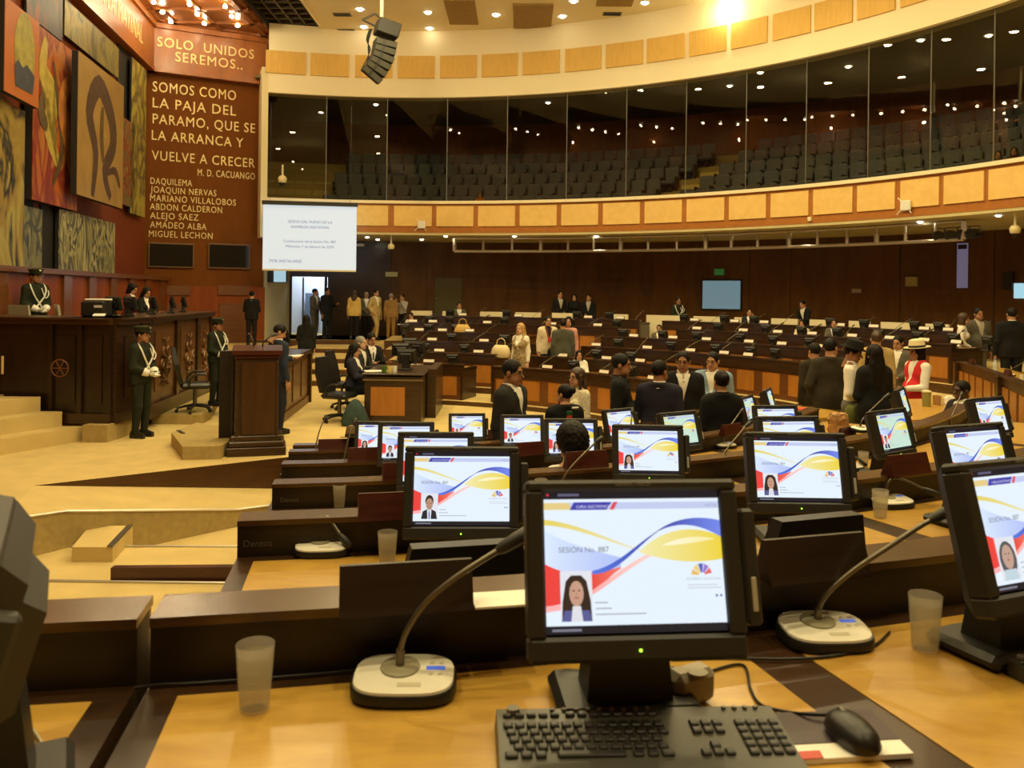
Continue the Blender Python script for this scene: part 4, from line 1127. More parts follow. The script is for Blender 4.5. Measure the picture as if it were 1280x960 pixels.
for i, (px, py) in enumerate(((459, 296), (472, 299), (527, 299), (557, 295), (643, 295), (745, 295), (949, 291), (1001, 287), (1150, 277), (1248, 269), (860, 294))):
    p = on_z(px, py, HB0 - .12); downlight(p, HB0 - .122, 'recessed light under the balcony, %s from the left' % nth(i), 'recessed lights under the balcony', 7)
# flood on the fascia edge
p = on_ring(906, CG, RG - .4, 30); z = at(906, 30, p.y).z
fp = Proto('flood_lamp'); x = MB(); x.lathe([(0, 0), (.07, .0), (.12, .10), (.12, .13), (0, .13)], 18); fp.part('shade', x, WHITE, 40); x = MB(); x.lathe([(0, -.06), (.05, -.05), (.07, -.02), (.05, 0)], 14); fp.part('bulb', x, BULB, 60)
fp.put((p.x, p.y, CEIL - .14), 0, 'bright flood lamp glaring beside the fascia at upper right', 'lamp', scale=1.0)
lamp('flood_glare', 'POINT', (p.x, p.y, CEIL - .45), 45, .08)
# vents and acoustic boards in the ceiling
vp = Proto('ceiling_vent'); x = MB(); x.box((0, 0, -.01), (.55, .28, .02), bev=.005); vp.part('frame', x, STEEL); x = MB()
for i in range(6): x.box((0, -.1 + .04 * i, -.022), (.48, .018, .008))
vp.part('louvers', x, BLACK)
for i, (px, py) in enumerate(((428, 18), (433, 38), (765, 17))):
    p = on_z(px, py, CEIL); vp.put((p.x, p.y, CEIL - .002), 0, 'dark slot vent in the cream ceiling, %s from the left' % nth(i), 'vent', 'slot vents in the ceiling')
for i, (px0, px1, py) in enumerate(((562, 598, 28), (642, 689, 33), (745, 790, 5))):
    p, r = on_z(px0, py, CEIL), on_z(px1, py, CEIL)
    x = MB(); L_ = (r - p).length; x.box((0, -1.0, -.03), (L_, 2.1, .06), bev=.01); o = x.build('acoustic_board', mat('brown acoustic board', (.34, .22, .075), .8, var=.08)); c = (p + r) / 2; o.location = (c.x, c.y, CEIL - .001); o.rotation_euler = (0, 0, math.atan2((r - p).y, (r - p).x) * .3)
    tag(o, 'brown acoustic board on the cream ceiling, %s from the left' % nth(i), 'acoustic board', 'brown boards on the ceiling')
# ---- line array of loudspeakers
LD = 21.0
la = thing('line_array', 'black hanging column of loudspeakers below the cream ceiling', 'loudspeaker', at(478, 60, LD))
top_ = at(484, 30, LD) - la.location; 
path = [Vector((487 - 478, 0, 0))]
def lpt(px, py): return at(px, py, LD) - la.location
x = MB(); x.box(lpt(484, 37), (.56, .62, .36), rot=Matrix.Rotation(rad(14), 3, 'Y') @ rz3(.35), bev=.02); x.build('bass_cabinet', CHAR, la)
pts = [(481, 56, 8), (479.5, 64, 12), (477.5, 72, 18), (474, 79.5, 24), (470, 86.5, 31), (464.5, 93.5, 38)]
for i, (px, py, t_) in enumerate(pts):
    R_ = Matrix.Rotation(rad(t_), 3, 'Y') @ rz3(.35)
    x = MB(); x.box(lpt(px, py), (.54, .46, .165), rot=R_, bev=.015); c = x.build('speaker_cabinet', CHAR, la)
    x = MB(); x.box(lpt(px, py) + R_ @ Vector((-.17, -.235, 0)), (.16, .02, .12), rot=R_); x.box(lpt(px, py) + R_ @ Vector((.12, -.235, 0)), (.28, .012, .13), rot=R_); x.build('grille', mat('olive speaker grille', (.055, .05, .03), .6), c)
x = MB(); x.tube([lpt(453, 25), lpt(468, 17)], .03, 6); x.tube([lpt(453, 25), lpt(470, 33)], .025, 6); x.tube([lpt(468, 17), lpt(482, 26)], .025, 6); x.build('rigging_frame', STEEL, la)
x = MB(); x.tube([lpt(477, 25), Vector((lpt(477, 25).x, 0, CEIL - la.location.z))], .045, 8); x.build('hanging_pole', mat('cream pole', (.8, .7, .4), .5), la)
x = MB()
for k_ in range(4): x.tube(smooth_path([lpt(462 + k_, 36), lpt(458 + k_, 50), lpt(463 - k_, 62), lpt(456 + 2 * k_, 78), lpt(452 + 3 * k_, 86)]), .012, 5)
x.build('hanging_cables', BLACK, la)
# ---- projection screen
c0, c1, c2, c3 = at(328, 336, 25.6), at(445, 338, 26.0), at(446, 262, 26.0), at(329, 255.5, 25.6)
ps = thing('projection_screen', 'large white projection screen hanging before the balcony', 'projection screen', c0)
ux = (c1 - c0); Wd = ux.length; ux.normalize(); uz = Vector((0, 0, 1)); nrm = ux.cross(uz)
Mw = Matrix.Translation(Vector((0, 0, 0))) @ Matrix((ux, uz, -nrm * -1)).transposed().to_4x4()
Hs = c3.z - c0.z
x = MB(); x.hull([(0, 0, -.01), (Wd, 0, -.01), (Wd, Hs, -.01), (0, Hs, -.01)], [(0, 0, 0), (Wd, 0, 0), (Wd, Hs, 0), (0, Hs, 0)]); x.xf(Mw)
pf = x.build('fabric', mat('projected page', (.30, .32, .34), .9, emit=(.80, .92, 1.0), es=.66), ps)
INK = mat('projected ink', (.10, .11, .16), .9, emit=(.22, .27, .42), es=.6)
for txt, u, v, sz in (('SESIÓN DEL PLENO DE LA', .50, .725, .115), ('ASAMBLEA NACIONAL', .50, .645, .115), ('Continuación de la Sesión No. 887', .50, .42, .112), ('Miércoles 7 de febrero de 2024', .50, .34, .112), ('POR INSTALARSE', .245, .105, .125)):
    q = text_mb(txt, sz, .001, 'CENTER', M=Mw @ Matrix.Translation((u * Wd, v * Hs, .012))); q.build('lettering', INK, pf)
x = MB(); x.hull([(-.03, Hs, -.08), (Wd + .03, Hs, -.08), (Wd + .03, Hs + .12, -.08), (-.03, Hs + .12, -.08)], [(-.03, Hs, .08), (Wd + .03, Hs, .08), (Wd + .03, Hs + .12, .08), (-.03, Hs + .12, .08)]); x.xf(Mw); x.build('roller_case', CHAR, ps)
x = MB(); x.hull([(0, -.05, -.02), (Wd, -.05, -.02), (Wd, .0, -.02), (0, .0, -.02)], [(0, -.05, .02), (Wd, -.05, .02), (Wd, .0, .02), (0, .0, .02)]); x.xf(Mw); x.build('bottom_bar', PALE, ps)
x = MB()
for u in (.2, Wd - .2): x.tube([Mw @ Vector((u, Hs + .12, 0)), (Mw @ Vector((u, Hs + .12, 0))) * 1.0 + Vector((0, 0, 3.0))], .006, 6)
x.build('suspension_cables', STEEL, ps)
# ---- lighting truss under the balcony
tp = [(568, 312), (604, 312), (640, 313), (676, 313), (710, 313), (742, 313), (776, 313), (810, 313), (846, 313), (882, 312), (914, 311), (947, 309), (986, 307), (1022, 305), (1059, 304), (1096, 301), (1132, 300), (1170, 299), (1205, 297)]
tr = thing('lighting_truss', 'long curved aluminium truss hanging under the balcony', 'truss', (0, 0, 0))
lo_ = [on_ring(px, CG, RG + .8, py) for px, py in tp]
zl_ = [at(px, py, p.y).z for (px, py), p in zip(tp, lo_)]
zm = sum(zl_) / len(zl_)
zm -= .03
lo_ = [Vector((p.x, p.y, zm)) for p in lo_]
x = MB()
for o_ in (Vector((0, 0, 0)), Vector((0, 0, .42))):
    x.tube([p + o_ for p in lo_], .045, 6)
    x.tube([p + o_ + Vector((0, .32, 0)) for p in lo_], .028, 6)
x.build('chords', ALU, tr)
for i, p in enumerate(lo_):
    x = MB(); x.tube([p, p + Vector((0, 0, .42))], .045 if i % 3 else .065, 6); x.build('upright', ALU, tr)
x = MB()
for i in range(0, len(lo_), 3): x.tube([lo_[i] + Vector((0, .15, .4)), lo_[i] + Vector((0, .15, HB0 - .1 - zm))], .012, 6)
x.build('hanger', STEEL, tr)
sl_ = Proto('stage_light'); x = MB(); x.tube([(0, .18, 0), (0, -.18, -.05)], [.09, .12], 12); sl_.part('housing', x, BLACK, 50); x = MB(); x.tube([(-.13, 0, .14), (-.13, 0, -.02)], .012, 6); x.tube([(.13, 0, .14), (.13, 0, -.02)], .012, 6); x.tube([(-.13, 0, .14), (.13, 0, .14)], .012, 6); sl_.part('yoke', x, STEEL)
for i, px in enumerate((1180, 1196, 1212, 1226)):
    p = on_ring(px, CG, RG + .8, 285); sl_.put((p.x, p.y + .25, zm + .16), rad(-30 - 9 * i), 'black stage light at the right end of the truss, %s' % nth(i), 'stage light', 'stage lights on the truss')
# ---- things on the wall under the gallery and on the balcony
def on_wall(px, py, off=.03):
    p = on_ring(px, CF, RW - off, py); p.z = at(px, py, p.y).z; return p, -ang(CF, p)
def wall_box(name, px0, py0, px1, py1, th, m, label, cat, parts=None):
    p, rz = on_wall((px0 + px1) / 2, (py0 + py1) / 2)
    w_ = abs(px1 - px0) * p.y / F / max(.5, math.cos(math.atan2(p.x, p.y) + rz * -1 * 0)); h_ = abs(py1 - py0) * p.y / F
    t = thing(name, label, cat, (p.x, p.y, p.z), rz)
    x = MB(); x.box((0, 0, 0), (w_, th, h_), bev=min(.01, th / 3)); x.build('body', m, t)
    return t, w_, h_
t, w_, h_ = wall_box('television', 877, 349, 927, 388, .08, BLACK, 'flat television with a plain blue grey picture on the back wall', 'television')
x = MB(); x.box((0, -.042, 0), (w_ * .93, .006, h_ * .90)); x.build('screen', mat('blue grey tv picture', (.05, .07, .08), .3, emit=(.22, .36, .42), es=.55), t)
t, w_, h_ = wall_box('exit_sign', 893, 336, 905, 344, .05, mat('green sign', (.03, .2, .06), .5, emit=(.05, .25, .05), es=.2), 'small green exit sign above the television', 'sign')
t, w_, h_ = wall_box('loudspeaker', 1134, 346, 1147, 358, .18, mat('olive loudspeaker cloth', (.40, .36, .16), .8), 'square olive loudspeaker on the back wall, right', 'loudspeaker')
t, w_, h_ = wall_box('wall_sign', 1065, 361, 1076, 366, .02, mat('grey sign', (.35, .3, .22), .6), 'small grey sign on the back wall right of the television', 'sign')
t, w_, h_ = wall_box('emergency_lamp', 482, 340, 497, 346, .10, mat('pale emergency lamp', (.62, .58, .3), .5), 'pale emergency lamp on the back wall left of the glass door', 'lamp')
t, w_, h_ = wall_box('banner', 1197, 304, 1209, 360, .015, mat('lavender banner', (.30, .30, .55), .7, emit=(.26, .27, .52), es=.25), 'tall narrow lavender banner on the back wall at right', 'banner')
x = MB(); x.box((0, -.012, h_ * .42), (w_ * .8, .004, h_ * .10)); x.build('black_emblem', BLACK, t)
t, w_, h_ = wall_box('wall_screen', 1270, 354, 1292, 373, .06, mat('lit wall screen', (.2, .4, .5), .3, emit=(.35, .62, .75), es=1.0), 'small lit wall screen at the right edge', 'screen')
t, w_, h_ = wall_box('wall_speaker', 1256, 340, 1266, 362, .14, BLACK, 'small black loudspeaker beside the lit wall screen', 'loudspeaker')
gd = MB(); p, rz = on_wall(560, 400); w_ = 34 * p.y / F; zt_ = at(560, 347, p.y).z
t = thing('frosted_door', 'dim frosted glass door in the back wall, left of centre', 'door', (p.x, p.y, .75), rz)
x = MB(); x.box((0, 0, (zt_ - .75) / 2), (w_, .03, zt_ - .75)); x.build('panel', mat('dim olive frosted glass', (.11, .095, .04), .25), t)
x = MB(); x.lathe([(0, -.03), (.03, -.02), (.04, .0), (.03, .02), (0, .03)], 12, (-w_ / 2 + .08, -.05, 1.35)); x.build('handle', ALU, t)
def bal_thing(px, py, off=.1):
    p = on_ring(px, CG, RG - off, py); p.z = at(px, py, p.y).z; return p, -ang(CG, p)
ap = Proto('wireless_box'); x = MB(); x.box((0, 0, 0), (.26, .06, .24), bev=.02); ap.part('body', x, WHITE); x = MB()
for sx_, sz_ in ((-.14, .15), (-.16, -.15), (.1, -.14)): x.tube([(sx_ * .7, 0, sz_ * .6), (sx_ * 1.4, 0, sz_ * 1.3)], .012, 6)
ap.part('antenna', x, WHITE)
for px, py, w_ in ((527, 281, 'near the projection screen'), (1132, 257, 'far right')):
    p, rz = bal_thing(px, py); ap.put(p, rz, 'small white wireless box with aerials on the balcony front, %s' % w_, 'wireless box')
t_, rz = bal_thing(1012, 274, .08); x = MB(); x.box((0, 0, 0), (.10, .06, .11), bev=.01); o = x.build('beige_sensor', PALE); o.location = t_; o.rotation_euler = (0, 0, rz); tag(o, 'tiny beige sensor on the lower balcony edge', 'sensor')
dc = Proto('dome_camera'); x = MB(); x.lathe([(0, -.16), (.06, -.15), (.10, -.10), (.11, -.02), (.08, .03), (.03, .06), (0, .06)], 18); dc.part('housing', x, mat('cream camera shell', (.72, .62, .32), .4), 60); x = MB(); x.lathe([(0, -.22), (.05, -.20), (.075, -.15), (.08, -.12)], 16); dc.part('dome', x, BLACK, 60); x = MB(); x.tube([(0, 0, .05), (0, 0, .32)], .025, 8); dc.part('stem', x, PALE)
for px, py, w_ in ((489, 299, 'left, near the projection screen'), (1269, 276, 'at the right edge')):
    p = on_ring(px, CG, RG + .25, py); z = HB0 - .12 - .32; dc.put((p.x, p.y, z), 0, 'cream dome camera hanging under the balcony, %s' % w_, 'camera', scale=1.0)
p = polar(CG, RG - .16, gL + .03); p.z = at(345, 222, p.y).z; t = dc.put((p.x, p.y, p.z), 0, 'white dome camera beside the lettered wall, above the projection screen', 'camera', scale=1.25)
# ================================================================ STAGE END
def on_plane(px, py, P0, n):
    d0 = at(px, py, 1.0) - Vector((0, 0, EYE)); o = Vector((0, 0, EYE))
    return o + d0 * ((P0 - o).dot(n) / d0.dot(n))
# ---- lettering
rotK = Matrix((tK, Vector((0, 0, 1)), nK)).transposed().to_4x4()
ins = thing('wall_inscription', 'pale raised lettering on the dark brown lettered wall', 'inscription', KL)
ins2 = thing('frieze_inscription', 'pale raised lettering SOLO UNIDOS SEREMOS on the frieze', 'inscription', KL)
def line(txt, p0, p1, y0, cap, par, off):
    P0 = KL + nK * off
    a, b = on_plane(p0, y0, P0, nK), on_plane(p1, y0, P0, nK)
    a2 = on_plane(p0, y0 - cap, P0, nK)
    size = (a2.z - a.z) / .70
    w_ = (b - a); w_.z = 0
    mb = text_mb(txt, size, .012, space=1.12, bold=0.0)
    mx = max(v[0] for v in mb.v); mn = min(v[0] for v in mb.v); sx = w_.length / (mx - mn)
    mb.xf(Matrix.Translation(a - Vector(KL) + nK * .012) @ rotK @ Matrix.Diagonal((sx, 1, 1, 1)) @ Matrix.Translation((-mn, 0, 0)))
    mb.build('lettering', BRASS, par)
for t_ in (('SOMOS COMO', 190.7, 295, 114, 12.7), ('LA PAJA DEL', 190.7, 295, 134, 12.5), ('PARAMO, QUE SE', 190.7, 319, 154, 12.3), ('LA ARRANCA Y', 189.6, 304, 174.5, 12.2), ('VUELVE A CRECER', 189.6, 318.5, 199.7, 12),
           ('M. D. CACUANGO', 247, 318.5, 219.5, 8.5), ('DAQUILEMA', 188, 240, 229.7, 8), ('JOAQUIN NERVAS', 188, 270.4, 240.4, 8), ('MARIANO VILLALOBOS', 187.5, 294.8, 251, 8), ('ABDON CALDERON', 187.5, 277.6, 261.8, 8), ('ALEJO SAEZ', 187.5, 248, 273, 8), ('AMADEO ALBA', 187.5, 258, 284.4, 8), ('MIGUEL LECHON', 186, 265.6, 295.8, 8)):
    line(*t_, ins, .0)
line('SOLO  UNIDOS', 196.5, 317.5, 57.5, 12, ins2, .25); line('SEREMOS..', 219, 303, 76.5, 12, ins2, .25)
ins3 = thing('frieze_inscription', 'foreshortened pale lettering on the frieze above the mural', 'inscription', KL)
rotM = Matrix((tM, Vector((0, 0, 1)), nM)).transposed().to_4x4()
P0 = KL + nM * .25
a, b = on_plane(112, 5, P0, nM), on_plane(178, 52, P0, nM)
mb = text_mb('ASPI LA MATINAL', 1.0, .012, space=1.1); mx = max(v[0] for v in mb.v)
Lx = (Vector((b.x - a.x, b.y - a.y, 0))).length
mb.xf(Matrix.Translation(Vector((a.x, a.y, zf + .42)) - Vector(KL)) @ rotM @ Matrix.Diagonal((Lx / mx, .72, 1, 1))); mb.build('lettering', BRASS, ins3)
# ---- bulbs in the stage coffer
bp_ = Proto('coffer_bulb'); x = MB(); x.lathe([(0, -.10), (.05, -.085), (.065, -.05), (.045, -.01), (.03, 0)], 14); bp_.part('globe', x, BULB, 60); x = MB(); x.lathe([(.03, 0), (.035, .05), (.035, .06)], 12); bp_.part('socket', x, BRASS)
nb_ = 0
zb_ = zc - .37
b00, b10, b01 = on_z(297, 30, zb_), on_z(255.5, 27.5, zb_), on_z(289.5, 18.5, zb_)
for i in range(5):
    for j in range(26):
        p = b00 + (b10 - b00) * i + (b01 - b00) * j
        if -8.06 - .1555 * (p.y - 5.5) + .7 < p.x < -7.8 and 3.2 < p.y < 27.4:
            bp_.put(p, 0, 'round bulb in the wooden stage ceiling, %s line from the lettered wall, %s across' % (nth(j), nth(i)), 'bulb', 'bulbs in the stage ceiling', scale=.95)
for x_, y_ in ((-9.0, 23.0), (-8.8, 18.5), (-9.2, 14.5)):
    lamp('stage_coffer_light', 'POINT', (x_, y_, zc - .9), 110, .05, col=(1.0, .74, .36))
# ---- the painted panels on the mural wall: abstract colour panels
def abstract(name, cols, scale=1.5, stretch=(1, 1, 1), dist=2.0):
    m, nt, b = nodes_of(name)
    tc = nt.nodes.new('ShaderNodeTexCoord'); mp = nt.nodes.new('ShaderNodeMapping'); mp.inputs['Scale'].default_value = stretch
    nz = nt.nodes.new('ShaderNodeTexNoise'); nz.inputs['Scale'].default_value = scale; nz.inputs['Detail'].default_value = 3.0; nz.inputs['Distortion'].default_value = dist
    r = nt.nodes.new('ShaderNodeValToRGB'); r.color_ramp.interpolation = 'EASE'
    while len(r.color_ramp.elements) < len(cols): r.color_ramp.elements.new(.5)
    for i, c in enumerate(cols):
        e = r.color_ramp.elements[i]; e.position = .28 + .44 * i / (len(cols) - 1); e.color = (*[.66 * q_ for q_ in c], 1)
    nt.links.new(tc.outputs['Object'], mp.inputs['Vector']); nt.links.new(mp.outputs['Vector'], nz.inputs['Vector'])
    nt.links.new(nz.outputs['Fac'], r.inputs['Fac']); nt.links.new(r.outputs['Color'], b.inputs['Base Color'])
    b.inputs['Roughness'].default_value = .5
    return m
BLKP = mat('panel edge black', (.012, .010, .008), .7)
Y_, O_, R_, K_, G_, T_ = (.62, .50, .09), (.62, .17, .03), (.50, .05, .02), (.02, .02, .022), (.26, .24, .08), (.50, .30, .08)
def painted(px0, px1, py0, py1, off, th, m, label, shapes=()):
    """panel on the mural wall covering columns px0..px1, rows py0..py1 taken at its right edge"""
    P0 = KL + nM * (off + th)
    a, b = on_plane(px0, py1, P0, nM), on_plane(px1, py1, P0, nM)
    z1 = on_plane(px1, py0, P0, nM).z; z0 = b.z
    L_ = Vector((b.x - a.x, b.y - a.y, 0)).length
    t = thing('painted_panel', label, 'painting', (a.x, a.y, z0))
    M_ = rotM
    x = MB(); x.hull([(0, 0, -th), (L_, 0, -th), (L_, z1 - z0, -th), (0, z1 - z0, -th)], [(0, 0, -.012), (L_, 0, -.012), (L_, z1 - z0, -.012), (0, z1 - z0, -.012)]); x.xf(M_); x.build('backing', BLKP, t)
    x = MB(); x.hull([(0, 0, -.012), (L_, 0, -.012), (L_, z1 - z0, -.012), (0, z1 - z0, -.012)], [(0, 0, 0), (L_, 0, 0), (L_, z1 - z0, 0), (0, z1 - z0, 0)]); x.xf(M_); x.build('painted_face', m, t)
    for k_, (nm, col, pts) in enumerate(shapes):
        x = MB(); q = [(u * L_, v * (z1 - z0), .004 + .003 * k_) for u, v in pts]
        x.poly(q); x.xf(M_); x.build(nm, col, t)
def oval(cu, cv, ru, rv, n=24, p=2.0): return [(cu + ru * abs(math.cos(2 * PI * i / n)) ** (2 / p) * (1 if math.cos(2 * PI * i / n) >= 0 else -1), cv + rv * abs(math.sin(2 * PI * i / n)) ** (2 / p) * (1 if math.sin(2 * PI * i / n) >= 0 else -1)) for i in range(n)]
def band(pts, w):
    P = smooth_path([(u, v, 0) for u, v in pts], 4); L1, L2 = [], []
    for i, p in enumerate(P):
        d = (P[min(i + 1, len(P) - 1)] - P[max(i - 1, 0)]).normalized(); n = Vector((-d.y, d.x, 0)); ww = w * (.35 + .65 * math.sin(PI * (i + .5) / len(P)))
        L1.append(tuple((p + n * ww).xy)); L2.append(tuple((p - n * ww).xy))
    return L1 + L2[::-1]
def flat(c, n_): return mat('paint ' + n_, tuple(.72 * q_ for q_ in c), .55, var=.25, scale=6)
OLI, MAR, BRN, YEL, RED2, BLU = flat((.42, .36, .07), 'olive'), flat((.10, .05, .03), 'umber'), flat((.14, .09, .035), 'brown'), flat((.60, .45, .09), 'yellow'), flat((.42, .045, .02), 'red'), flat((.05, .06, .09), 'slate')
ORGP = flat((.66, .24, .05), 'orange')
x = MB(); wallquad(x, M0 + nM * .03, KL + nM * .03 - tM * .2, on_plane(100, 349, KL, nM).z - .2, zf - .05, .03); tag(x.build('mural_backing', mat('mural red ground', (.20, .036, .006), .6), None), kind='structure')
bs_ = MB()
for p0_, p1_, y0_, y1_ in ((50, 75, 262, 352), (146, 164, 66, 160), (27, 42, 120, 270)):
    P0_ = KL + nM * .07; a_, b_ = on_plane(p0_, y1_, P0_, nM), on_plane(p1_, y1_, P0_, nM); wallquad(bs_, a_, b_, b_.z, on_plane(p1_, y0_, P0_, nM).z, .03)
struct(bs_, 'trim_72', BLKP)
painted(33, 78, -4, 52, .10, .05, abstract('slate strokes', (K_, (.06, .07, .10), (.30, .06, .03), K_), 1.2, (1, 1, .5)), 'dark slate panel with reddish strokes, at the very top left of the mural')
painted(80, 148, 60, 98, .10, .05, abstract('gold strokes', ((.16, .12, .02), (.40, .30, .04), G_, (.12, .09, .03), (.45, .36, .08)), 1.0, (1.5, 1.5, .8), 2.5), 'golden brown panel under the frieze at the top of the mural')
painted(5, 48, 28, 136, .42, .12, abstract('orange ground', ((.52, .13, .02), O_, (.60, .19, .03)), .9), 'orange panel with a tall olive and black oval, upper left', (('oval_shape', OLI, oval(.56, .56, .30, .43)), ('dark_shape', BLU, [(.30, .12), (.80, .12), (.86, .34), (.62, .42), (.5, .36), (.36, .42), (.26, .34)])))
painted(40, 96, 68, 264, .14, .16, abstract('red strokes', (R_, O_, (.30, .03, .02), (.60, .22, .04), R_), .9, (1.2, 1.2, .6), 1.6), 'tall red and orange panel with sweeping curves', (('curve_shape', YEL, band([(.25, .95), (.18, .75), (.42, .62), (.30, .45), (.55, .25)], .10)), ('dark_curve', BRN, band([(.40, .85), (.52, .6), (.62, .35), (.42, .12)], .045)), ('light_curve', ORGP, band([(.90, .85), (.60, .65), (.75, .4), (.9, .15)], .09)), ('brown_curve', BRN, band([(.2, .62), (.14, .52), (.28, .44)], .06))))
painted(96, 153, 107, 261, .46, .14, abstract('tan ground', ((.42, .24, .06), T_, (.56, .34, .09)), .8), 'tan panel with a large dark brown looping form', (('loop_shape', MAR, band([(.30, .02), (.36, .35), (.22, .62), (.42, .86), (.70, .68), (.74, .46), (.56, .24), (.70, .05)], .085)), ('inner_shape', BRN, band([(.5, .72), (.48, .5), (.52, .3)], .04)), ('branch_shape', MAR, band([(.58, .22), (.80, .28), (.92, .16)], .03))))
painted(150, 167, 155, 260, .12, .10, abstract('dark olive strokes', (K_, G_, (.35, .04, .02), (.45, .40, .12)), 1.6), 'narrow dark panel with red top beside the tan one')
painted(163, 181, 86, 272, .16, .06, abstract('yellow strokes', ((.30, .22, .04), Y_, (.16, .12, .04), (.55, .42, .10)), 1.2, (1, 1, .6)), 'narrow yellow olive panel next to the lettered wall')
painted(-60, 29, 138, 343, .20, .08, abstract('yellow and black', (K_, (.55, .47, .12), (.42, .28, .05), K_, Y_), .8, (1.2, 1.2, .6)), 'tall yellow and black panel cut by the left edge')
painted(26, 52, 262, 347, .10, .06, abstract('grey olive strokes', (K_, (.30, .29, .13), (.07, .08, .08), (.5, .46, .2)), 1.2, (1.2, 1.2, .7)), 'small grey olive panel low at the left')
painted(73, 143, 279, 351, .12, .08, abstract('cream and black strokes', (K_, (.60, .56, .22), (.10, .10, .08), (.68, .62, .28), (.08, .09, .13)), 1.15, (1.5, 1.5, .6), 2.6), 'cream and black streaked panel above the dais, low in the mural')
# ---- two dark wall screens and the boards under the lettered wall
def wall_tv(p0, p1, y0, y1, label):
    P0 = KL + nK * .10
    a, b = on_plane(p0, y1, P0, nK), on_plane(p1, y0, P0, nK); L_ = Vector((b.x - a.x, b.y - a.y, 0)).length; h_ = b.z - a.z
    t = thing('television', label, 'television', (a.x, a.y, a.z))
    x = MB(); x.box((L_ / 2, h_ / 2, -.05), (L_, h_, .09), bev=.012); x.xf(rotK); x.build('frame', mat('brown tv frame', (.16, .08, .03), .4), t)
    x = MB(); x.box((L_ / 2, h_ / 2, .0), (L_ * .94, h_ * .88, .014)); x.xf(rotK); x.build('screen', mat('dark glossy screen', (.012, .011, .008), .12), t)
wall_tv(185, 243, 304.5, 334, 'dark television on the lettered wall, left one under the names')
wall_tv(260, 313, 305.5, 335.5, 'dark television on the lettered wall, right one')
wn = MB()
zw = at(180, 357, 25.5).z
wallquad(wn, KL + nK * .30, KR + nK * .30, 0, zw, .3); wallquad(wn, M0 + nM * .7, KL + nM * .7, 0, zw + .22, .5)
wallquad(wn, M0 + nM * .80, KL + nM * .8, zw + .16, zw + .26, .6, 1)
L_ = (KL - M0).length
for i in range(13):
    a_ = M0 + tM * (1.0 + i * (L_ - 1.5) / 12.5) + nM * .76
    wallquad(wn, a_, a_ + tM * .45, 0, zw + .14, .08, 1)
struct(wn, 'trim_70', [REDW, STILEW])
for p0, p1 in ((194, 238), (272, 312)):
    P0 = KL + nK * .33; a, b = on_plane(p0, 369, P0, nK), on_plane(p1, 357.5, P0, nK); L2 = Vector((b.x - a.x, b.y - a.y, 0)).length
    x = MB(); x.box((L2 / 2, -(369 - 357) * .0 + (b.z - a.z) / 2, 0), (L2, b.z - a.z, .05), bev=.01); x.box((L2 / 2, -1.0, -.01), (L2 * .9, 1.5, .03), bev=.01); x.xf(Matrix.Translation(a) @ rotK); tag(x.build('trim_71', STILEW), kind='structure')
# ---- dais platform, stairs
da = MB()
da.prism([(-6.25, 12.95), (-6.6, 17.9), (-7.6, 18.2), (-7.75, 26.9), (-14, 26), (-14, 12.95)], -.02, .66, 0)
da.prism([(-7.6, 14.6), (-8.2, 20), (-14, 20), (-14, 14.6)], .6, .92, 0)
for i in range(3):
    da.prism([(-6.47 - .33 * i, 12.74), (-14, 12.74), (-14, 7.0), (-9.0 - .33 * i, 7.0)], -.02, .22 * (i + 1), 0)
struct(da, 'floor_dais', [CARPET])
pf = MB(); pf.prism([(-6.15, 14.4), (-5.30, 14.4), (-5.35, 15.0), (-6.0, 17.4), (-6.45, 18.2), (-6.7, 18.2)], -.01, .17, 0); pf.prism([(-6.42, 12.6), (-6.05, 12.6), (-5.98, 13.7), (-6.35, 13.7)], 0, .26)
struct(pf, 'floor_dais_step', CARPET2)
# ---- the president's dais desk
dd = thing('dais_desk', 'massive dark wooden dais desk with carved front panels, left', 'desk', (-6.1, 12.8, 0))
def loc(p): return Vector((p[0] + 6.1, p[1] - 12.8, p[2] if len(p) > 2 else 0))
A_, B_, C_ = Vector((-6.08, 12.82, 0)), Vector((-5.98, 13.75, 0)), Vector((-6.42, 17.9, 0))
Lf = Vector((-8.75, 13.02, 0))
ZT = 1.86
def face(a, b, z0, z1, off, th, name, m, par=dd):
    t = Vector((b.x - a.x, b.y - a.y, 0)).normalized(); n = Vector((t.y, -t.x, 0))
    x = MB(); q0, q1 = a + n * off, b + n * off; r0, r1 = a + n * (off - th), b + n * (off - th)
    pts = [loc(q) for q in (q0, q1, r1, r0)]
    x.prism([(p.x, p.y) for p in pts], z0, z1); return x.build(name, m, par)
ENDW = wood('dais end wood', (.010, .005, .002), (.022, .010, .003), .38, stretch=(2, 2, .5))
FRW = wood('dais front wood', (.090, .032, .008), (.15, .058, .014), .34, stretch=(2, 2, .5))
face(Lf, A_, .25, ZT - .10, 0, .7, 'end_board', ENDW); face(A_, B_, .25, ZT - .10, 0, .7, 'corner_board', DARK); face(B_, C_, .17, ZT - .10, 0, .7, 'front_board', FRW)
for a, b in ((Lf, A_), (A_, B_), (B_, C_)):
    face(a, b, ZT - .10, ZT - .03, .10, .9, 'cornice', DARK); face(a, b, ZT - .03, ZT, .14, 1.0, 'desk_top', DARK)
    face(a, b, .17 if a is B_ else .25, .40, .07, .2, 'plinth', DARK)
def along(a, b, s0, s1): return a.lerp(b, s0), a.lerp(b, s1)
for s0, s1 in ((.955, 1.0), (.80, .825), (.62, .65)):
    face(*along(Lf, A_, s0, s1), .40, ZT - .10, .05, .1, 'pilaster', ENDW)
face(*along(Lf, A_, .85, .94), .55, ZT - .28, .02, .05, 'raised_panel', ENDW); face(*along(Lf, A_, .67, .78), .55, ZT - .28, .02, .05, 'raised_panel', ENDW)
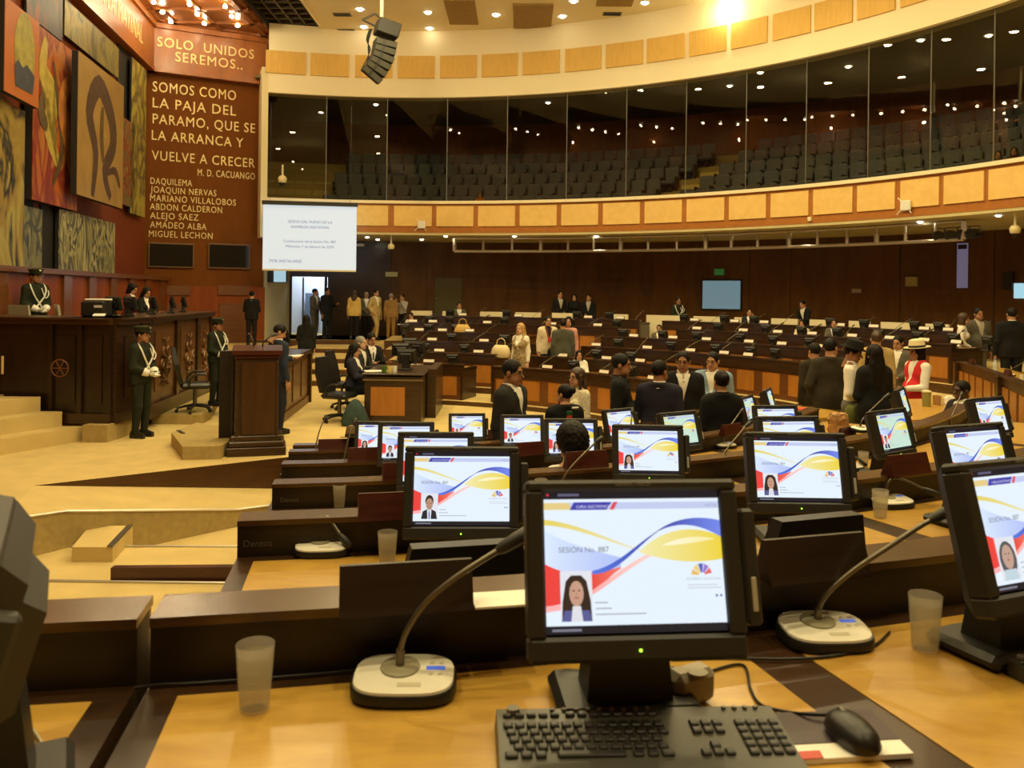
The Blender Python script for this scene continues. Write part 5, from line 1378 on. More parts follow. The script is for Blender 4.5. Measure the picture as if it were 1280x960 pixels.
for s0, s1 in ((.0, .22), (.80, 1.0)): face(*along(A_, B_, s0, s1), .40, ZT - .10, .05, .1, 'pilaster', DARK)
face(*along(A_, B_, .30, .72), .6, ZT - .30, .025, .05, 'raised_panel', DARK)
for s0, s1 in ((.0, .06), (.38, .42), (.72, .76), (.97, 1.0)): face(*along(B_, C_, s0, s1), .40, ZT - .10, .05, .1, 'pilaster', DARK)
tF = (C_ - B_).normalized(); nF = Vector((tF.y, -tF.x, 0)); rotF = Matrix((tF, Vector((0, 0, 1)), nF)).transposed().to_4x4()
for s0, s1 in ((.10, .34), (.46, .69), (.79, .95)):
    face(*along(B_, C_, s0, s1), .58, ZT - .25, .025, .05, 'raised_panel', FRW)
    c = B_.lerp(C_, (s0 + s1) / 2) + nF * .03; c.z = 1.05
    x = MB(); x.lathe([(0, .05), (.10, .04), (.15, .015), (.17, 0)], 18)
    for k_ in range(6):
        g = PI / 3 * k_
        x.tube(smooth_path([(.12 * math.cos(g), .12 * math.sin(g), .02), (.22 * math.cos(g + .4), .22 * math.sin(g + .4), .03), (.28 * math.cos(g + .1), .30 * math.sin(g + .1), .02), (.22 * math.cos(g - .2), .26 * math.sin(g - .2), .02)]), .022, 6)
    x.tube(smooth_path([(-.15, .42, .02), (0, .36, .03), (.15, .42, .02)]), .02, 6); x.tube(smooth_path([(-.15, -.40, .02), (0, -.34, .03), (.15, -.40, .02)]), .02, 6)
    x.xf(Matrix.Translation(loc(c)) @ rotF); x.build('carved_emblem', wood('carved gilt wood', (.14, .06, .014), (.22, .10, .03), .3), dd, 60)
x = MB(); c = at(76, 460, 12.75); x.tube([loc(c) + Vector((.13 * math.cos(2 * PI * i / 16), -.03, .13 * math.sin(2 * PI * i / 16))) for i in range(17)], .012, 5)
for k_ in range(6): g = PI / 3 * k_; x.tube([loc(c) + Vector((0, -.03, 0)), loc(c) + Vector((.12 * math.cos(g), -.03, .12 * math.sin(g)))], .008, 5)
x.build('carved_rosette', STILEW, dd)
x = MB(); c = at(6, 456, 12.9); x.box(loc(c) + Vector((0, -.06, 0)), (.035, .03, .28), bev=.008); x.build('brass_plate', BRASS, dd)
# things on and behind the dais desk
ch = Proto('dais_chair'); x = MB(); x.hull([(-.24, .20, .45), (.24, .20, .45), (.24, .25, .45), (-.24, .25, .45)], [(-.20, .30, 1.12), (.20, .30, 1.12), (.20, .34, 1.12), (-.20, .34, 1.12)]); ch.part('backrest', x, mat('pale grey shell', (.38, .34, .22), .5)); x = MB(); x.box((0, 0, .45), (.48, .46, .06), bev=.02); ch.part('seat', x, BLACK)
x = MB(); x.tube([(0, 0, .08), (0, 0, .43)], .03, 8); ch.part('post', x, STEEL); x = MB()
for k_ in range(5): g = 2 * PI * k_ / 5; x.tube([(0, 0, .09), (.27 * math.cos(g), .27 * math.sin(g), .04)], .022, 6)
ch.part('star_base', x, BLACK)
for px, py, d_, rz, w_ in ((42, 381, 14.6, 2.9, 'in front of the guard on the dais'), (96, 381, 15.0, 2.2, 'left of the printer'), (138, 379, 15.6, 2.6, 'right of the printer')):
    p = at(px, py, d_); ch.put((p.x, p.y, p.z - 1.12), rz, 'pale grey chair back on the dais, %s' % w_, 'chair', 'chairs on the dais')
def desk_item(px, py, d_): p = at(px, py, d_); return Vector((p.x, p.y, ZT))
p = desk_item(120, 397, 13.25); pr = thing('printer', 'black printer with white lid and papers on the dais desk', 'printer', p, .1)
x = MB(); x.box((-.03, .1, .13), (.36, .36, .26), bev=.03); x.build('body', BLACK, pr); x = MB(); x.box((.0, .1, .275), (.32, .3, .03), bev=.01); x.build('lid', WHITE, pr); x = MB(); x.hull([(.02, -.20, .02), (.20, -.20, .02), (.18, -.08, .05), (.0, -.08, .05)], [(.02, -.20, .03), (.20, -.20, .03), (.18, -.08, .06), (.0, -.08, .06)]); x.build('paper_tray', PAPER, pr); x = MB(); x.box((.06, -.085, .17), (.12, .01, .04)); x.build('display', mat('pale display', (.5, .5, .45), .4), pr)
for px, py, d_, rz, w_ in ((154, 397, 13.5, 2.8, 'right of the printer'), (175, 396, 13.9, 2.6, 'before the two women'), (204, 393, 14.9, 2.2, 'alone in the middle'), (228, 391, 15.9, 2.0, 'farther back'), (242, 390, 16.8, 2.0, 'at the far end')):
    p = desk_item(px, py, d_); fmon.put((p.x - .25, p.y + .25, ZT + .001), rz, 'black monitor on the dais desk, %s' % w_, 'monitor', 'monitors on the dais desk', scale=.8)
# ---- lectern on the stage edge
lp = on_z(311, 572, 0.0)
lt = thing('lectern', 'tall dark wood lectern standing on the stage, stepped base', 'lectern', (lp.x, lp.y + .35, 0), rad(16))
x = MB(); x.box((0, 0, .06), (.80, .54, .12), bev=.01); x.box((0, 0, .16), (.76, .50, .09), bev=.02); x.box((0, 0, .24), (.70, .46, .09), bev=.02); x.build('stepped_base', DARK, lt)
x = MB(); x.box((0, 0, .80), (.58, .40, 1.10), bev=.01); x.build('body', DARK, lt)
x = MB(); x.box((.02, -.205, .80), (.46, .03, 1.02), bev=.008); x.build('front_panel', wood('lectern panel', (.035, .014, .004), (.075, .030, .008), .3, stretch=(3, 3, .5)), lt)
for s_ in (-1, 1): x = MB(); x.box((s_ * .265, -.205, .80), (.05, .04, 1.06), bev=.01); x.build('corner_post', DARK, lt)
x = MB(); x.box((0, 0, 1.38), (.62, .44, .06), bev=.015); x.hull([(-.34, -.25, 1.41), (.34, -.25, 1.41), (.34, .25, 1.44), (-.34, .25, 1.44)], [(-.34, -.25, 1.47), (.34, -.25, 1.47), (.34, .25, 1.52), (-.34, .25, 1.52)]); x.build('slanted_top', PLATEW, lt)
x = MB(); x.box((-.42, .30, .80), (.22, .06, 1.28), bev=.01); x.box((-.33, .12, .80), (.04, .42, 1.28), bev=.01); x.build('side_board', BLACKW, lt)
for i, (dx, tx) in enumerate(((-.06, -.05), (.07, .12))):
    x = MB(); x.tube(smooth_path([(dx, .1, 1.49), (dx, .08, 1.56), (dx + tx * .5, .10, 1.62), (dx + tx, .16, 1.66)]), .010, 6); x.tube([(dx + tx, .16, 1.66), (dx + tx * 1.6, .2, 1.68)], .022, 8); x.build('gooseneck', BLACK, lt)
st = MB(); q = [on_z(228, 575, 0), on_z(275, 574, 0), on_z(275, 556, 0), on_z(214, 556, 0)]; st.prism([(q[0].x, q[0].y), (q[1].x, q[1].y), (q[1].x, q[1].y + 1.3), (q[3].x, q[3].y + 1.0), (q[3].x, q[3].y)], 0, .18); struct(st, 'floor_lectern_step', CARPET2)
gm = MB(); gm.box((q[3].x + .12, q[3].y + .05, .186), (.05, .32, .012), rot=rz3(.6)); struct(gm, 'trim_80', STEEL)
# ---- wing desk right of the lectern
wd = thing('wing_desk', 'carved chestnut desk behind the man in the dark blue suit', 'desk', (-4.2, 14.6, 0))
a, b = Vector((-4.02, 14.7, 0)), Vector((-4.25, 17.6, 0))
def wface(a, b, z0, z1, off, th, name, m):
    t = (b - a).normalized(); n = Vector((t.y, -t.x, 0)); x = MB()
    pts = [q - Vector((-4.2, 14.6, 0)) for q in (a + n * off, b + n * off, b + n * (off - th), a + n * (off - th))]
    x.prism([(p.x, p.y) for p in pts], z0, z1); return x.build(name, m, wd)
wface(a, b, 0.02, 1.02, 0, .65, 'front_board', STILEW); wface(a, b, 1.02, 1.10, .06, .8, 'desk_top', DARK); wface(a, b, 0, .14, .04, .7, 'plinth', STILEW)
for s0, s1 in ((.05, .3), (.37, .62), (.69, .94)): wface(a.lerp(b, s0), a.lerp(b, s1), .22, .92, .02, .04, 'raised_panel', FRW)
wface(a.lerp(b, .97), b, 0, 1.02, .08, .8, 'end_post', DARK)
x = MB(); c = on_z(368, 445, 1.10); x.prism([(c.x - .22, c.y - .9), (c.x + .16, c.y - .3), (c.x + .10, c.y + .3), (c.x - .2, c.y - .1)], 1.102, 1.112); tag(x.build('paper_sheets', PAPER), 'white paper sheets on the carved desk beside the man in dark blue', 'paper')
p = on_z(356, 437, 1.10); fmon.put((p.x - .05, p.y + .3, 1.101), 2.2, 'black monitor on the carved desk behind the white sheets', 'monitor')
# ---- secretary's desk
s0, s1 = on_z(455, 530, 0), on_z(527, 530, 0)
sd = thing('secretary_desk', 'broad dark desk with one orange front panel, on the open carpet', 'desk', ((s0.x + s1.x) / 2, s0.y, 0))
Wd = s1.x - s0.x
x = MB(); x.box((0, .9, .42), (Wd, 1.8, .82)); x.build('carcass', DARK, sd); x = MB(); x.box((-.09, -.004, .40), (Wd * .60, .02, .50), bev=.005); x.build('front_panel', ORANGEW, sd)
x = MB(); x.box((0, .9, .875), (Wd + .10, 1.9, .03), bev=.008); x.build('desk_top', DARK, sd); x = MB(); x.box((0, -.02, .775), (Wd + .06, .04, .03), bev=.006); x.build('moulding', mat('greyed wood edge', (.16, .11, .06), .4), sd); x = MB(); x.box((Wd / 2 + .10, 1.6, .45), (.16, 1.6, .9)); x.build('side_wing', DARK, sd)
def on_sd(px, py): p = on_z(px, py, .89); return Vector((p.x, p.y, .891))
x = MB(); x.box((0, 0, .004), (.40, .30, .008)); o = x.build('paper_sheets', PAPER); o.location = on_sd(470, 464); o.rotation_euler = (0, 0, .3); tag(o, 'white papers on the desk in front of the seated woman', 'paper')
for px, m_, w_ in ((480, mat('green card', (.06, .16, .02), .5), 'green'), (487, mat('yellow card', (.75, .58, .2), .5), 'yellow'), (493, WHITE, 'white')):
    x = MB(); x.lathe([(0, 0), (.04, 0), (.05, .12), (.045, .12), (.037, .008), (0, .008)], 14); o = x.build('paper_cup', m_, None, 50); o.location = on_sd(px, 466); tag(o, '%s cup on the desk of the seated woman' % w_, 'cup')
for px, py, rz, w_ in ((509, 462, 2.9, 'nearest'), (500, 452, 3.4, 'middle'), (524, 449, 2.6, 'rear'), (512, 443, 3.2, 'farthest')):
    fmon.put(on_sd(px, py), rz, 'black monitor on the broad desk of the seated woman, %s of four' % w_, 'monitor', 'monitors on the broad desk', scale=.95)
# ---- office chairs and bag
oc = Proto('office_chair')
x = MB(); x.box((0, 0, .47), (.50, .50, .10), bev=.04); oc.part('seat', x, LEATHER)
x = MB(); x.hull([(-.22, .20, .52), (.22, .20, .52), (.22, .28, .52), (-.22, .28, .52)], [(-.24, .28, .85), (.24, .28, .85), (.24, .36, .85), (-.24, .36, .85)]); x.hull([(-.24, .28, .85), (.24, .28, .85), (.24, .36, .85), (-.24, .36, .85)], [(-.17, .34, 1.14), (.17, .34, 1.14), (.17, .40, 1.14), (-.17, .40, 1.14)]); oc.part('backrest', x, LEATHER)
for s_ in (-1, 1): x = MB(); x.tube(smooth_path([(s_ * .27, .12, .47), (s_ * .29, .10, .60), (s_ * .29, .0, .68), (s_ * .29, -.16, .68)]), .022, 6); oc.part('armrest', x, BLACK)
x = MB(); x.tube([(0, 0, .10), (0, 0, .43)], .035, 8); oc.part('gas_lift', x, STEEL)
x = MB()
for k_ in range(5): g = 2 * PI * k_ / 5 + .3; x.tube([(0, 0, .12), (.16 * math.cos(g), .16 * math.sin(g), .11), (.30 * math.cos(g), .30 * math.sin(g), .075)], [.03, .025, .018], 6)
oc.part('star_base', x, BLACK)
x = MB()
for k_ in range(5):
    g = 2 * PI * k_ / 5 + .3; c, s_ = .30 * math.cos(g), .30 * math.sin(g); x.tube([(c - .02 * s_ / .3, s_ + .02 * c / .3, .032), (c + .02 * s_ / .3, s_ - .02 * c / .3, .032)], .032, 10)
oc.part('castors', x, BLACK)
for px, py, rz, w_ in ((424, 527, 1.25, 'nearer one beside the seated woman'), (433, 511, 1.4, 'farther one behind the seated woman')):
    p = on_z(px, py, 0); oc.put(p, rz, 'black office chair by the broad desk, %s' % w_, 'chair')
p = on_z(240, 515, .17); oc.put((p.x + .05, p.y, .172), 2.0, 'black office chair between the dais and the lectern', 'chair')
bg = loft([super_ring(.22, .13, 0, 20), super_ring(.24, .15, .1, 20), super_ring(.16, .12, .30, 20), super_ring(.08, .06, .42, 20), super_ring(.03, .02, .46, 20)]); bgo = bg.build('shoulder_bag', mat('dark teal cloth', (.025, .055, .050), .8, var=.3, scale=9), None, 60); p = on_z(445, 531, 0); bgo.location = (p.x, p.y - .1, 0); tag(bgo, 'dark teal bag on the carpet beside the broad desk', 'bag')
# handbags on far benches
def bag(px, py, b, col, label):
    a = far_ang(px, b, py); c = polar(CF, RB[b] + .30, a); z = LZ[b] - .09
    t = thing('handbag', label, 'bag', (c.x, c.y, z), -a)
    x = loft([super_ring(.20, .10, 0, 20), super_ring(.23, .12, .08, 20), super_ring(.20, .10, .20, 20), super_ring(.14, .05, .28, 20)]); x.build('body', mat('bag ' + label[:8], col, .6), t, 60)
    x = MB(); x.tube(smooth_path([(-.1, 0, .24), (-.09, 0, .38), (0, 0, .43), (.09, 0, .38), (.1, 0, .24)]), .010, 6); x.build('handle', mat('bag ' + label[:8], col, .6), t)
bag(620, 446, 4, (.72, .58, .30), 'cream handbag held by the blonde woman'); bag(575, 416, 2, (.60, .38, .10), 'tan handbag standing on a bench across the floor')
# wall screen on the pier
p = at(347, 344, 27.6); t = thing('television', 'small slanted screen on the pale pier below the projection screen', 'television', p, .55)
x = MB(); x.box((0, 0, 0), (.62, .08, .48), bev=.01); x.build('frame', BLACK, t); x = MB(); x.box((.06, -.045, 0), (.40, .006, .44)); x.build('screen', mat('pale blue tv picture', (.2, .35, .45), .3, emit=(.40, .62, .75), es=.8), t)

for px, py, d_, rz_, w_ in ((583, 684, 2.16, PI + .24, 'left of the largest monitor'), (1022, 646, 2.47, PI + .34, 'right of the largest monitor')):
    p = at(px, py, d_); oc.put((p.x - .31 * math.sin(rz_ - PI), p.y + .31 * math.cos(rz_ - PI), FZ[2] + .002), rz_, 'black chair back between the nearest and second desk, %s' % w_, 'chair', 'chairs between the two nearest desks', scale=.84)
# ================================================================ PEOPLE
def net(f, ax, ay, az):
    """smooth surface of the zero level of f sampled on the grid ax x ay x az: vertices, quads"""
    s = f < 0
    nx, ny, nz = f.shape
    cnt = np.zeros((nx - 1, ny - 1, nz - 1), np.int8); acc = np.zeros((nx - 1, ny - 1, nz - 1, 3)); num = np.zeros((nx - 1, ny - 1, nz - 1))
    sl = lambda d: slice(d, -1 if d == 0 else None)
    cut = lambda A, i, j, k: A[i:i + nx - 1, j:j + ny - 1, k:k + nz - 1]
    X, Y, Z = np.meshgrid(ax, ay, az, indexing='ij')
    for a in range(3):
        for u in (0, 1):
            for v in (0, 1):
                o0 = [0, 0, 0]; o1 = [0, 0, 0]
                o0[(a + 1) % 3] = o1[(a + 1) % 3] = u; o0[(a + 2) % 3] = o1[(a + 2) % 3] = v; o1[a] = 1
                f0, f1 = cut(f, *o0), cut(f, *o1)
                m = (f0 < 0) != (f1 < 0)
                den = np.where(m, f0 - f1, 1.0); t = np.where(m, f0 / den, 0)
                for c, A in enumerate((X, Y, Z)):
                    p0, p1 = cut(A, *o0), cut(A, *o1)
                    acc[..., c] += np.where(m, p0 + t * (p1 - p0), 0)
                num += m
    cell = num > 0
    idx = -np.ones(cell.shape, np.int64); idx[cell] = np.arange(cell.sum())
    V = acc[cell] / num[cell][:, None]
    Q = []
    for a in range(3):
        b, c = (a + 1) % 3, (a + 2) % 3
        lo = [slice(1, -1)] * 3; lo[a] = slice(0, -1); hi = list(lo); hi[a] = slice(1, None)
        f0, f1 = s[tuple(lo)], s[tuple(hi)]
        I = np.argwhere(f0 != f1)
        if not len(I): continue
        flip = f0[tuple(I.T)]
        I = I.copy()
        for d in range(3):
            if d != a: I[:, d] += 1
        def g(db, dc):
            J_ = I.copy(); J_[:, b] += db; J_[:, c] += dc; return idx[tuple(J_.T)]
        q = np.stack([g(-1, -1), g(0, -1), g(0, 0), g(-1, 0)], 1)
        q[~flip] = q[~flip][:, ::-1]
        Q.append(q)
    Q = np.concatenate(Q) if Q else np.zeros((0, 4), int)
    Q = Q[(Q >= 0).all(1)]
    return V, Q
def grid(lo, hi, h): return [np.arange(lo[i] - 2 * h, hi[i] + 2.5 * h, h) for i in range(3)]
def mesh_np(name, V, Q, mats, mi=None):
    me = bpy.data.meshes.new(name)
    me.vertices.add(len(V)); me.vertices.foreach_set('co', np.asarray(V, np.float32).ravel())
    me.loops.add(len(Q) * 4); me.loops.foreach_set('vertex_index', np.asarray(Q, np.int32).ravel())
    me.polygons.add(len(Q)); me.polygons.foreach_set('loop_start', np.arange(0, len(Q) * 4, 4, dtype=np.int32))
    for m in mats: me.materials.append(m)
    if mi is not None: me.polygons.foreach_set('material_index', np.asarray(mi, np.int32))
    me.polygons.foreach_set('use_smooth', np.ones(len(Q), bool))
    me.update(calc_edges=True); me.validate()
    return me
def cap_(P, a, b, r0, r1, sy=1.0):
    a, b = np.array(a, float), np.array(b, float)
    x, y, z = P[0] - a[0], (P[1] - a[1]) / sy, P[2] - a[2]
    d = b - a; d = np.array([d[0], d[1] / sy, d[2]]); dd = (d @ d) or 1e-9
    t = np.clip((x * d[0] + y * d[1] + z * d[2]) / dd, 0, 1)
    return np.sqrt((x - t * d[0]) ** 2 + (y - t * d[1]) ** 2 + (z - t * d[2]) ** 2) - (r0 + (r1 - r0) * t)
def ell_(P, c, r):
    x, y, z = (P[0] - c[0]) / r[0], (P[1] - c[1]) / r[1], (P[2] - c[2]) / r[2]
    k0 = np.sqrt(x * x + y * y + z * z); k1 = np.sqrt((x / r[0]) ** 2 + (y / r[1]) ** 2 + (z / r[2]) ** 2) + 1e-9
    return k0 * (k0 - 1) / k1
def smin(a, b, k=.03):
    h = np.clip(.5 + .5 * (b - a) / k, 0, 1)
    return b + (a - b) * h - k * h * (1 - h)
# ---- heads, hair and hands, made once
def head_sdf(P, fem):
    d = smin(ell_(P, (0, .012, .030), (.075, .096, .090)), ell_(P, (0, -.020, -.040), (.056, .070, .083)), .03)
    d = smin(d, ell_(P, (0, -.062, -.098), (.026, .022, .020)), .03)
    for s in (-1, 1):
        d = smin(d, ell_(P, (s * .045, -.04, -.065), (.020, .03, .03)), .03)
        d = np.maximum(d, -(ell_(P, (s * .031, -.106, .010), (.018, .020, .010)) - .002))
        d = smin(d, ell_(P, (s * .078, .014, -.006), (.011, .021, .032)), .008)
    d = smin(d, cap_(P, (0, -.084, .014), (0, -.110, -.026), .007, .013), .012)
    d = smin(d, cap_(P, (-.034, -.080, .030), (.034, -.080, .030), .010, .010), .015)
    d = smin(d, ell_(P, (0, -.090, -.057), (.023, .011, .010)), .008)
    d = smin(d, cap_(P, (0, .022, -.07), (0, .040, -.215), .050 if fem else .058, .056 if fem else .064), .03)
    return d
def make_head(fem, h):
    g = grid((-.1, -.125, -.21), (.1, .115, .13), h); P = np.meshgrid(*g, indexing='ij')
    d = head_sdf(P, fem); d = np.maximum(d, -(P[2] + .205))
    V, Q = net(d, *g)
    C = V[Q].mean(1)
    mi = np.zeros(len(Q), int)
    x, y, z = np.abs(C[:, 0]), C[:, 1], C[:, 2]
    mi[(x > .015) & (x < .046) & (z > .029) & (z < .037) & (y < -.07)] = 1
    mi[(x < .023) & (z > -.067) & (z < -.048) & (y < -.085)] = 2
    mi[(x > .018) & (x < .044) & (z > .004) & (z < .016) & (y < -.075)] = 3
    return V, Q, mi
def nse(P, k, ph=0): return np.sin(P[0] * k + ph) * np.sin(P[1] * k * 1.1 + 1.3 + ph) * np.sin(P[2] * k * .9 + .7)
def make_hair(style, h=.010):
    lo, hi = (-.17, -.15, -.60 if style in ('long', 'verylong') else -.25), (.17, .22, .20)
    g = grid(lo, hi, h); P = np.meshgrid(*g, indexing='ij')
    big = {'curly': .028, 'bob': .010, 'long': .007, 'verylong': .008}.get(style, 0.0)
    d = ell_(P, (0, .018, .038), (.083 + big, .104 + big, .096 + big))
    if style == 'curly': d = smin(d, ell_(P, (0, .05, -.02), (.095, .085, .10)), .03) + nse(P, 120) * .006 + nse(P, 210, 1.0) * .004
    face = ell_(P, (0, -.125, -.012), (.086, .090, .116))
    d = np.maximum(d, -face)
    if style in ('short', 'grey', 'balding'):
        d = d + nse(P, 105) * .0035
        d = np.maximum(d, -(P[2] + .040 - np.clip((.02 - P[1]) * .75, -.045, .09)))
        if style == 'balding': d = np.maximum(d, -ell_(P, (0, -.04, .13), (.07, .10, .07)))
    elif style == 'bob':
        d = smin(d, np.maximum(ell_(P, (0, .03, -.06), (.098, .085, .14)), -ell_(P, (0, -.10, -.06), (.066, .10, .16))), .02); d = np.maximum(d, -(P[2] + .15))
    elif style == 'bun':
        d = np.maximum(d, -(P[2] + .06)); d = smin(d, ell_(P, (0, .125, .06), (.045, .04, .045)), .01)
    elif style in ('long', 'verylong'):
        L = .34 if style == 'long' else .50
        b = ell_(P, (0, .075, -L * .45), (.115, .050, L * .62)); b = np.maximum(b, -(P[2] + L))
        d = smin(d, b, .03)
        for s in (-1, 1): d = smin(d, cap_(P, (s * .078, -.005, .02), (s * .095, -.015, -.22), .024, .020), .02)
        d = d + nse(P, 60) * .003
    V, Q = net(d, *g)
    return V, Q
def make_hand(h, grip=False):
    g = grid((-.03, -.075, -.19), (.075, .05, .03), h); P = np.meshgrid(*g, indexing='ij')
    d = ell_(P, (0, 0, -.055), (.017, .042, .052))
    d = smin(d, cap_(P, (0, 0, .03), (0, 0, -.03), .026, .024), .02)
    c = 2.2 if grip else 1.0
    for y, L in ((-.031, .066), (-.011, .076), (.010, .071), (.030, .056)):
        a = np.array((.002, y, -.092)); b = a + np.array((.010 * c, 0, -L * .45)); e = b + np.array((.022 * c, 0, -L * (.42 if not grip else .1)))
        d = smin(d, cap_(P, a + (0, 0, .02), b, .0095, .0088), .006); d = np.minimum(d, cap_(P, b, e, .0088, .0072))
    t0, t1, t2 = (.004, -.030, -.030), (.020, -.056, -.062), (.034, -.056, -.090)
    d = smin(d, cap_(P, t0, t1, .014, .0105), .012); d = np.minimum(d, cap_(P, t1, t2, .0105, .008))
    return net(d, *g)
HEADS = {(f, q): make_head(f, .0065 if q else .011) for f in (0, 1) for q in (0, 1)}
HAIRS = {}
HANDS = {(gp, q): make_hand(.0055 if q else .009, gp) for gp in (False, True) for q in (0, 1)}
SKINS = [mat('skin warm', (.46, .24, .13), .5, spec=.35), mat('skin brown', (.33, .155, .075), .5, spec=.35), mat('skin deep', (.085, .040, .020), .45), mat('skin fair', (.58, .34, .21), .5, spec=.35)]
HAIRM = {'black': mat('black hair', (.008, .0062, .0045), .6, var=.3, scale=40, spec=.2), 'brown': mat('brown hair', (.05, .025, .010), .45, var=.3, scale=40), 'grey': mat('grey hair', (.22, .20, .17), .6, var=.3, scale=40), 'blond': mat('blond hair', (.45, .27, .09), .5, var=.3, scale=40)}
LIP = mat('lips', (.30, .10, .07), .45); EYEM = mat('dark eyes', (.02, .012, .008), .15)
GLOVE = mat('white gloves', (.80, .78, .70), .7)
def cloth(name, col, var=.08, rough=.85): return mat('cloth ' + name, col, rough, var=var, scale=14, bump=.15, spec=.25)
def arm(elbow, wrist): return (np.array(elbow, float), np.array(wrist, float))
# arm poses: elbow and wrist relative to the shoulder, x measured outwards
ARMS = {'down': arm((.045, .02, -.285), (.06, -.03, -.54)), 'front': arm((.05, -.02, -.28), (-.10, -.20, -.38)), 'desk': arm((.04, -.12, -.24), (-.02, -.36, -.22)),
        'pocket': arm((.09, .05, -.27), (.02, -.07, -.47)), 'gesture': arm((.06, -.05, -.27), (.02, -.27, -.22)), 'folded': arm((.06, -.03, -.28), (-.20, -.20, -.22)),
        'back': arm((.06, .10, -.26), (-.10, .17, -.44)), 'out': arm((.16, -.10, -.24), (.36, -.20, -.42)), 'up': arm((.06, -.16, -.22), (-.06, -.26, .02)), 'hold': arm((.05, -.06, -.28), (-.06, -.28, -.30))}
PN = [0]
def person(label, px, top, d, fz_, face, skin=0, hair='short', hcol='black', fem=0, build=1.0, pose='stand', armL='down', armR='down', head=(0, 0), lean=0.0, group=None,
           jacket=None, shirt=None, trousers=None, open_=True, tie=None, hem=.82, vest=None, shoes=None, hat=None, gloves=False, skirt=False, extras=(), hpx=None, gz=None, sleeves=None):
    """one figure: a continuous body with its clothes and hair as parts"""
    P3 = at(px, top, d)
    q = 1 if d < 13.5 else 0
    h = .014 if q else .020
    hatdz = {'cap': .05, 'fedora': .07, 'straw': .05, 'black': .07}.get(hat, 0.012)
    base_h = 1.74 if pose != 'sit' else 1.74 - .40
    sc = (P3.z - fz_) / (base_h + hatdz)
    sc = max(.74, min(1.12, sc))
    drop = -.40 if pose == 'sit' else 0.0
    R = Matrix.Rotation(lean, 3, 'X')          # leaning forward is towards -y
    piv = Vector((0, 0, .95 + drop))
    shw = (.150 if fem else .172) * build
    U = lambda p: np.array(R @ (Vector(p) + Vector((0, 0, drop)) - piv) + piv)
    sh = {s: U((s * shw, .01, 1.392)) for s in (-1, 1)}
    joints = {}
    for s, nm in ((-1, armL), (1, armR)):
        e, w = ARMS[nm] if isinstance(nm, str) else nm
        ev, wv = Vector((s * e[0], e[1], e[2])), Vector((s * w[0], w[1], w[2]))
        joints[s] = (sh[s] + np.array(R @ ev), sh[s] + np.array(R @ wv))
    if pose == 'sit':
        legs = {s: [(s * .085, .0, .92 + drop), (s * .10, -.42, .53), (s * .10, -.40, .09)] for s in (-1, 1)}
    elif pose == 'walk':
        legs = {-1: [(-.085, 0, .92), (-.09, -.16, .52), (-.09, -.12, .09)], 1: [(.085, 0, .92), (.09, .02, .50), (.09, .26, .13)]}
    else:
        legs = {s: [(s * .088, .01, .92), (s * .095, -.01, .50), (s * .10, .03, .09)] for s in (-1, 1)}
    hc = U((0, -.012, 1.604))
    allp = [hc] + [p for s in (-1, 1) for p in joints[s]] + [sh[-1], sh[1]] + [np.array(p) for s in (-1, 1) for p in legs[s]]
    lo = np.min(allp, 0) - .16; hi = np.max(allp, 0) + .16
    lo[2] = max(lo[2], 0.0); hi[2] = hc[2] - .06
    g = grid(lo, hi, h); P = np.meshgrid(*g, indexing='ij')
    Ri = np.array(R.transposed()); pv = np.array(piv)
    D = [P[i] - pv[i] for i in range(3)]
    Lp = [Ri[i, 0] * D[0] + Ri[i, 1] * D[1] + Ri[i, 2] * D[2] + pv[i] for i in range(3)]
    Lp[2] = Lp[2] - drop
    b_ = build
    sy = .66
    waist = (.082 if fem else .100) * b_
    tor = cap_(Lp, (-.085 * b_, .0, 1.30), (.085 * b_, .0, 1.30), .118 * b_, .118 * b_, sy)
    tor = smin(tor, cap_(Lp, (-.04, .0, 1.09), (.04, .0, 1.09), waist + .02, waist + .02, sy), .06)
    tor = smin(tor, cap_(Lp, (-.065, .01, .95), (.065, .01, .95), .112 * (b_ * .5 + .5), .112 * (b_ * .5 + .5), .74), .06)
    tor = smin(tor, cap_(Lp, (0, .0, 1.0), (0, .0, 1.33), .12 * b_, .13 * b_, sy), .05)
    if fem:
        for s in (-1, 1): tor = smin(tor, ell_(Lp, (s * .07, -.085, 1.26), (.062, .055, .062)), .03)
    elif b_ > 1.05: tor = smin(tor, ell_(Lp, (0, -.06, 1.06), (.14 * b_, .10 * b_, .15)), .06)
    shl = cap_(Lp, (-shw + .015, .01, 1.392), (shw - .015, .01, 1.392), .056, .056, .9)
    shl = smin(shl, cap_(Lp, (-.11, .015, 1.415), (0, .02, 1.482), .045, .062), .03); shl = smin(shl, cap_(Lp, (.11, .015, 1.415), (0, .02, 1.482), .045, .062), .03)
    tor = smin(tor, shl, .045)
    arms = None
    for s in (-1, 1):
        e, w = joints[s]
        a = smin(cap_(P, sh[s], e, .052 * (b_ * .5 + .5), .040), cap_(P, e, w, .040, .027), .02)
        arms = a if arms is None else np.minimum(arms, a)
    lg = None
    for s in (-1, 1):
        p0, p1, p2 = legs[s]
        a = smin(cap_(P, p0, p1, .083, .056), cap_(P, p1, p2, .056, .037), .03)
        lg = a if lg is None else np.minimum(lg, a)
    lg2 = smin(lg, cap_(Lp, (-.065, .01, .95), (.065, .01, .95), .112, .112, .74), .05)
    body = smin(smin(tor, arms, .03), lg2, .05)
    # --- body mesh: trunk and limbs, head, hands in one mesh
    parts = []
    V, Q = net(body + .010, *g); parts.append((V, Q, np.zeros(len(Q), int)))
    HV, HQ, Hm = HEADS[fem, q]
    HR = R @ Matrix.Rotation(rad(head[0]), 3, 'Z') @ Matrix.Rotation(rad(head[1]), 3, 'X')
    HRn = np.array(HR)
    parts.append((HV @ HRn.T + hc, HQ, Hm))
    hv = {}
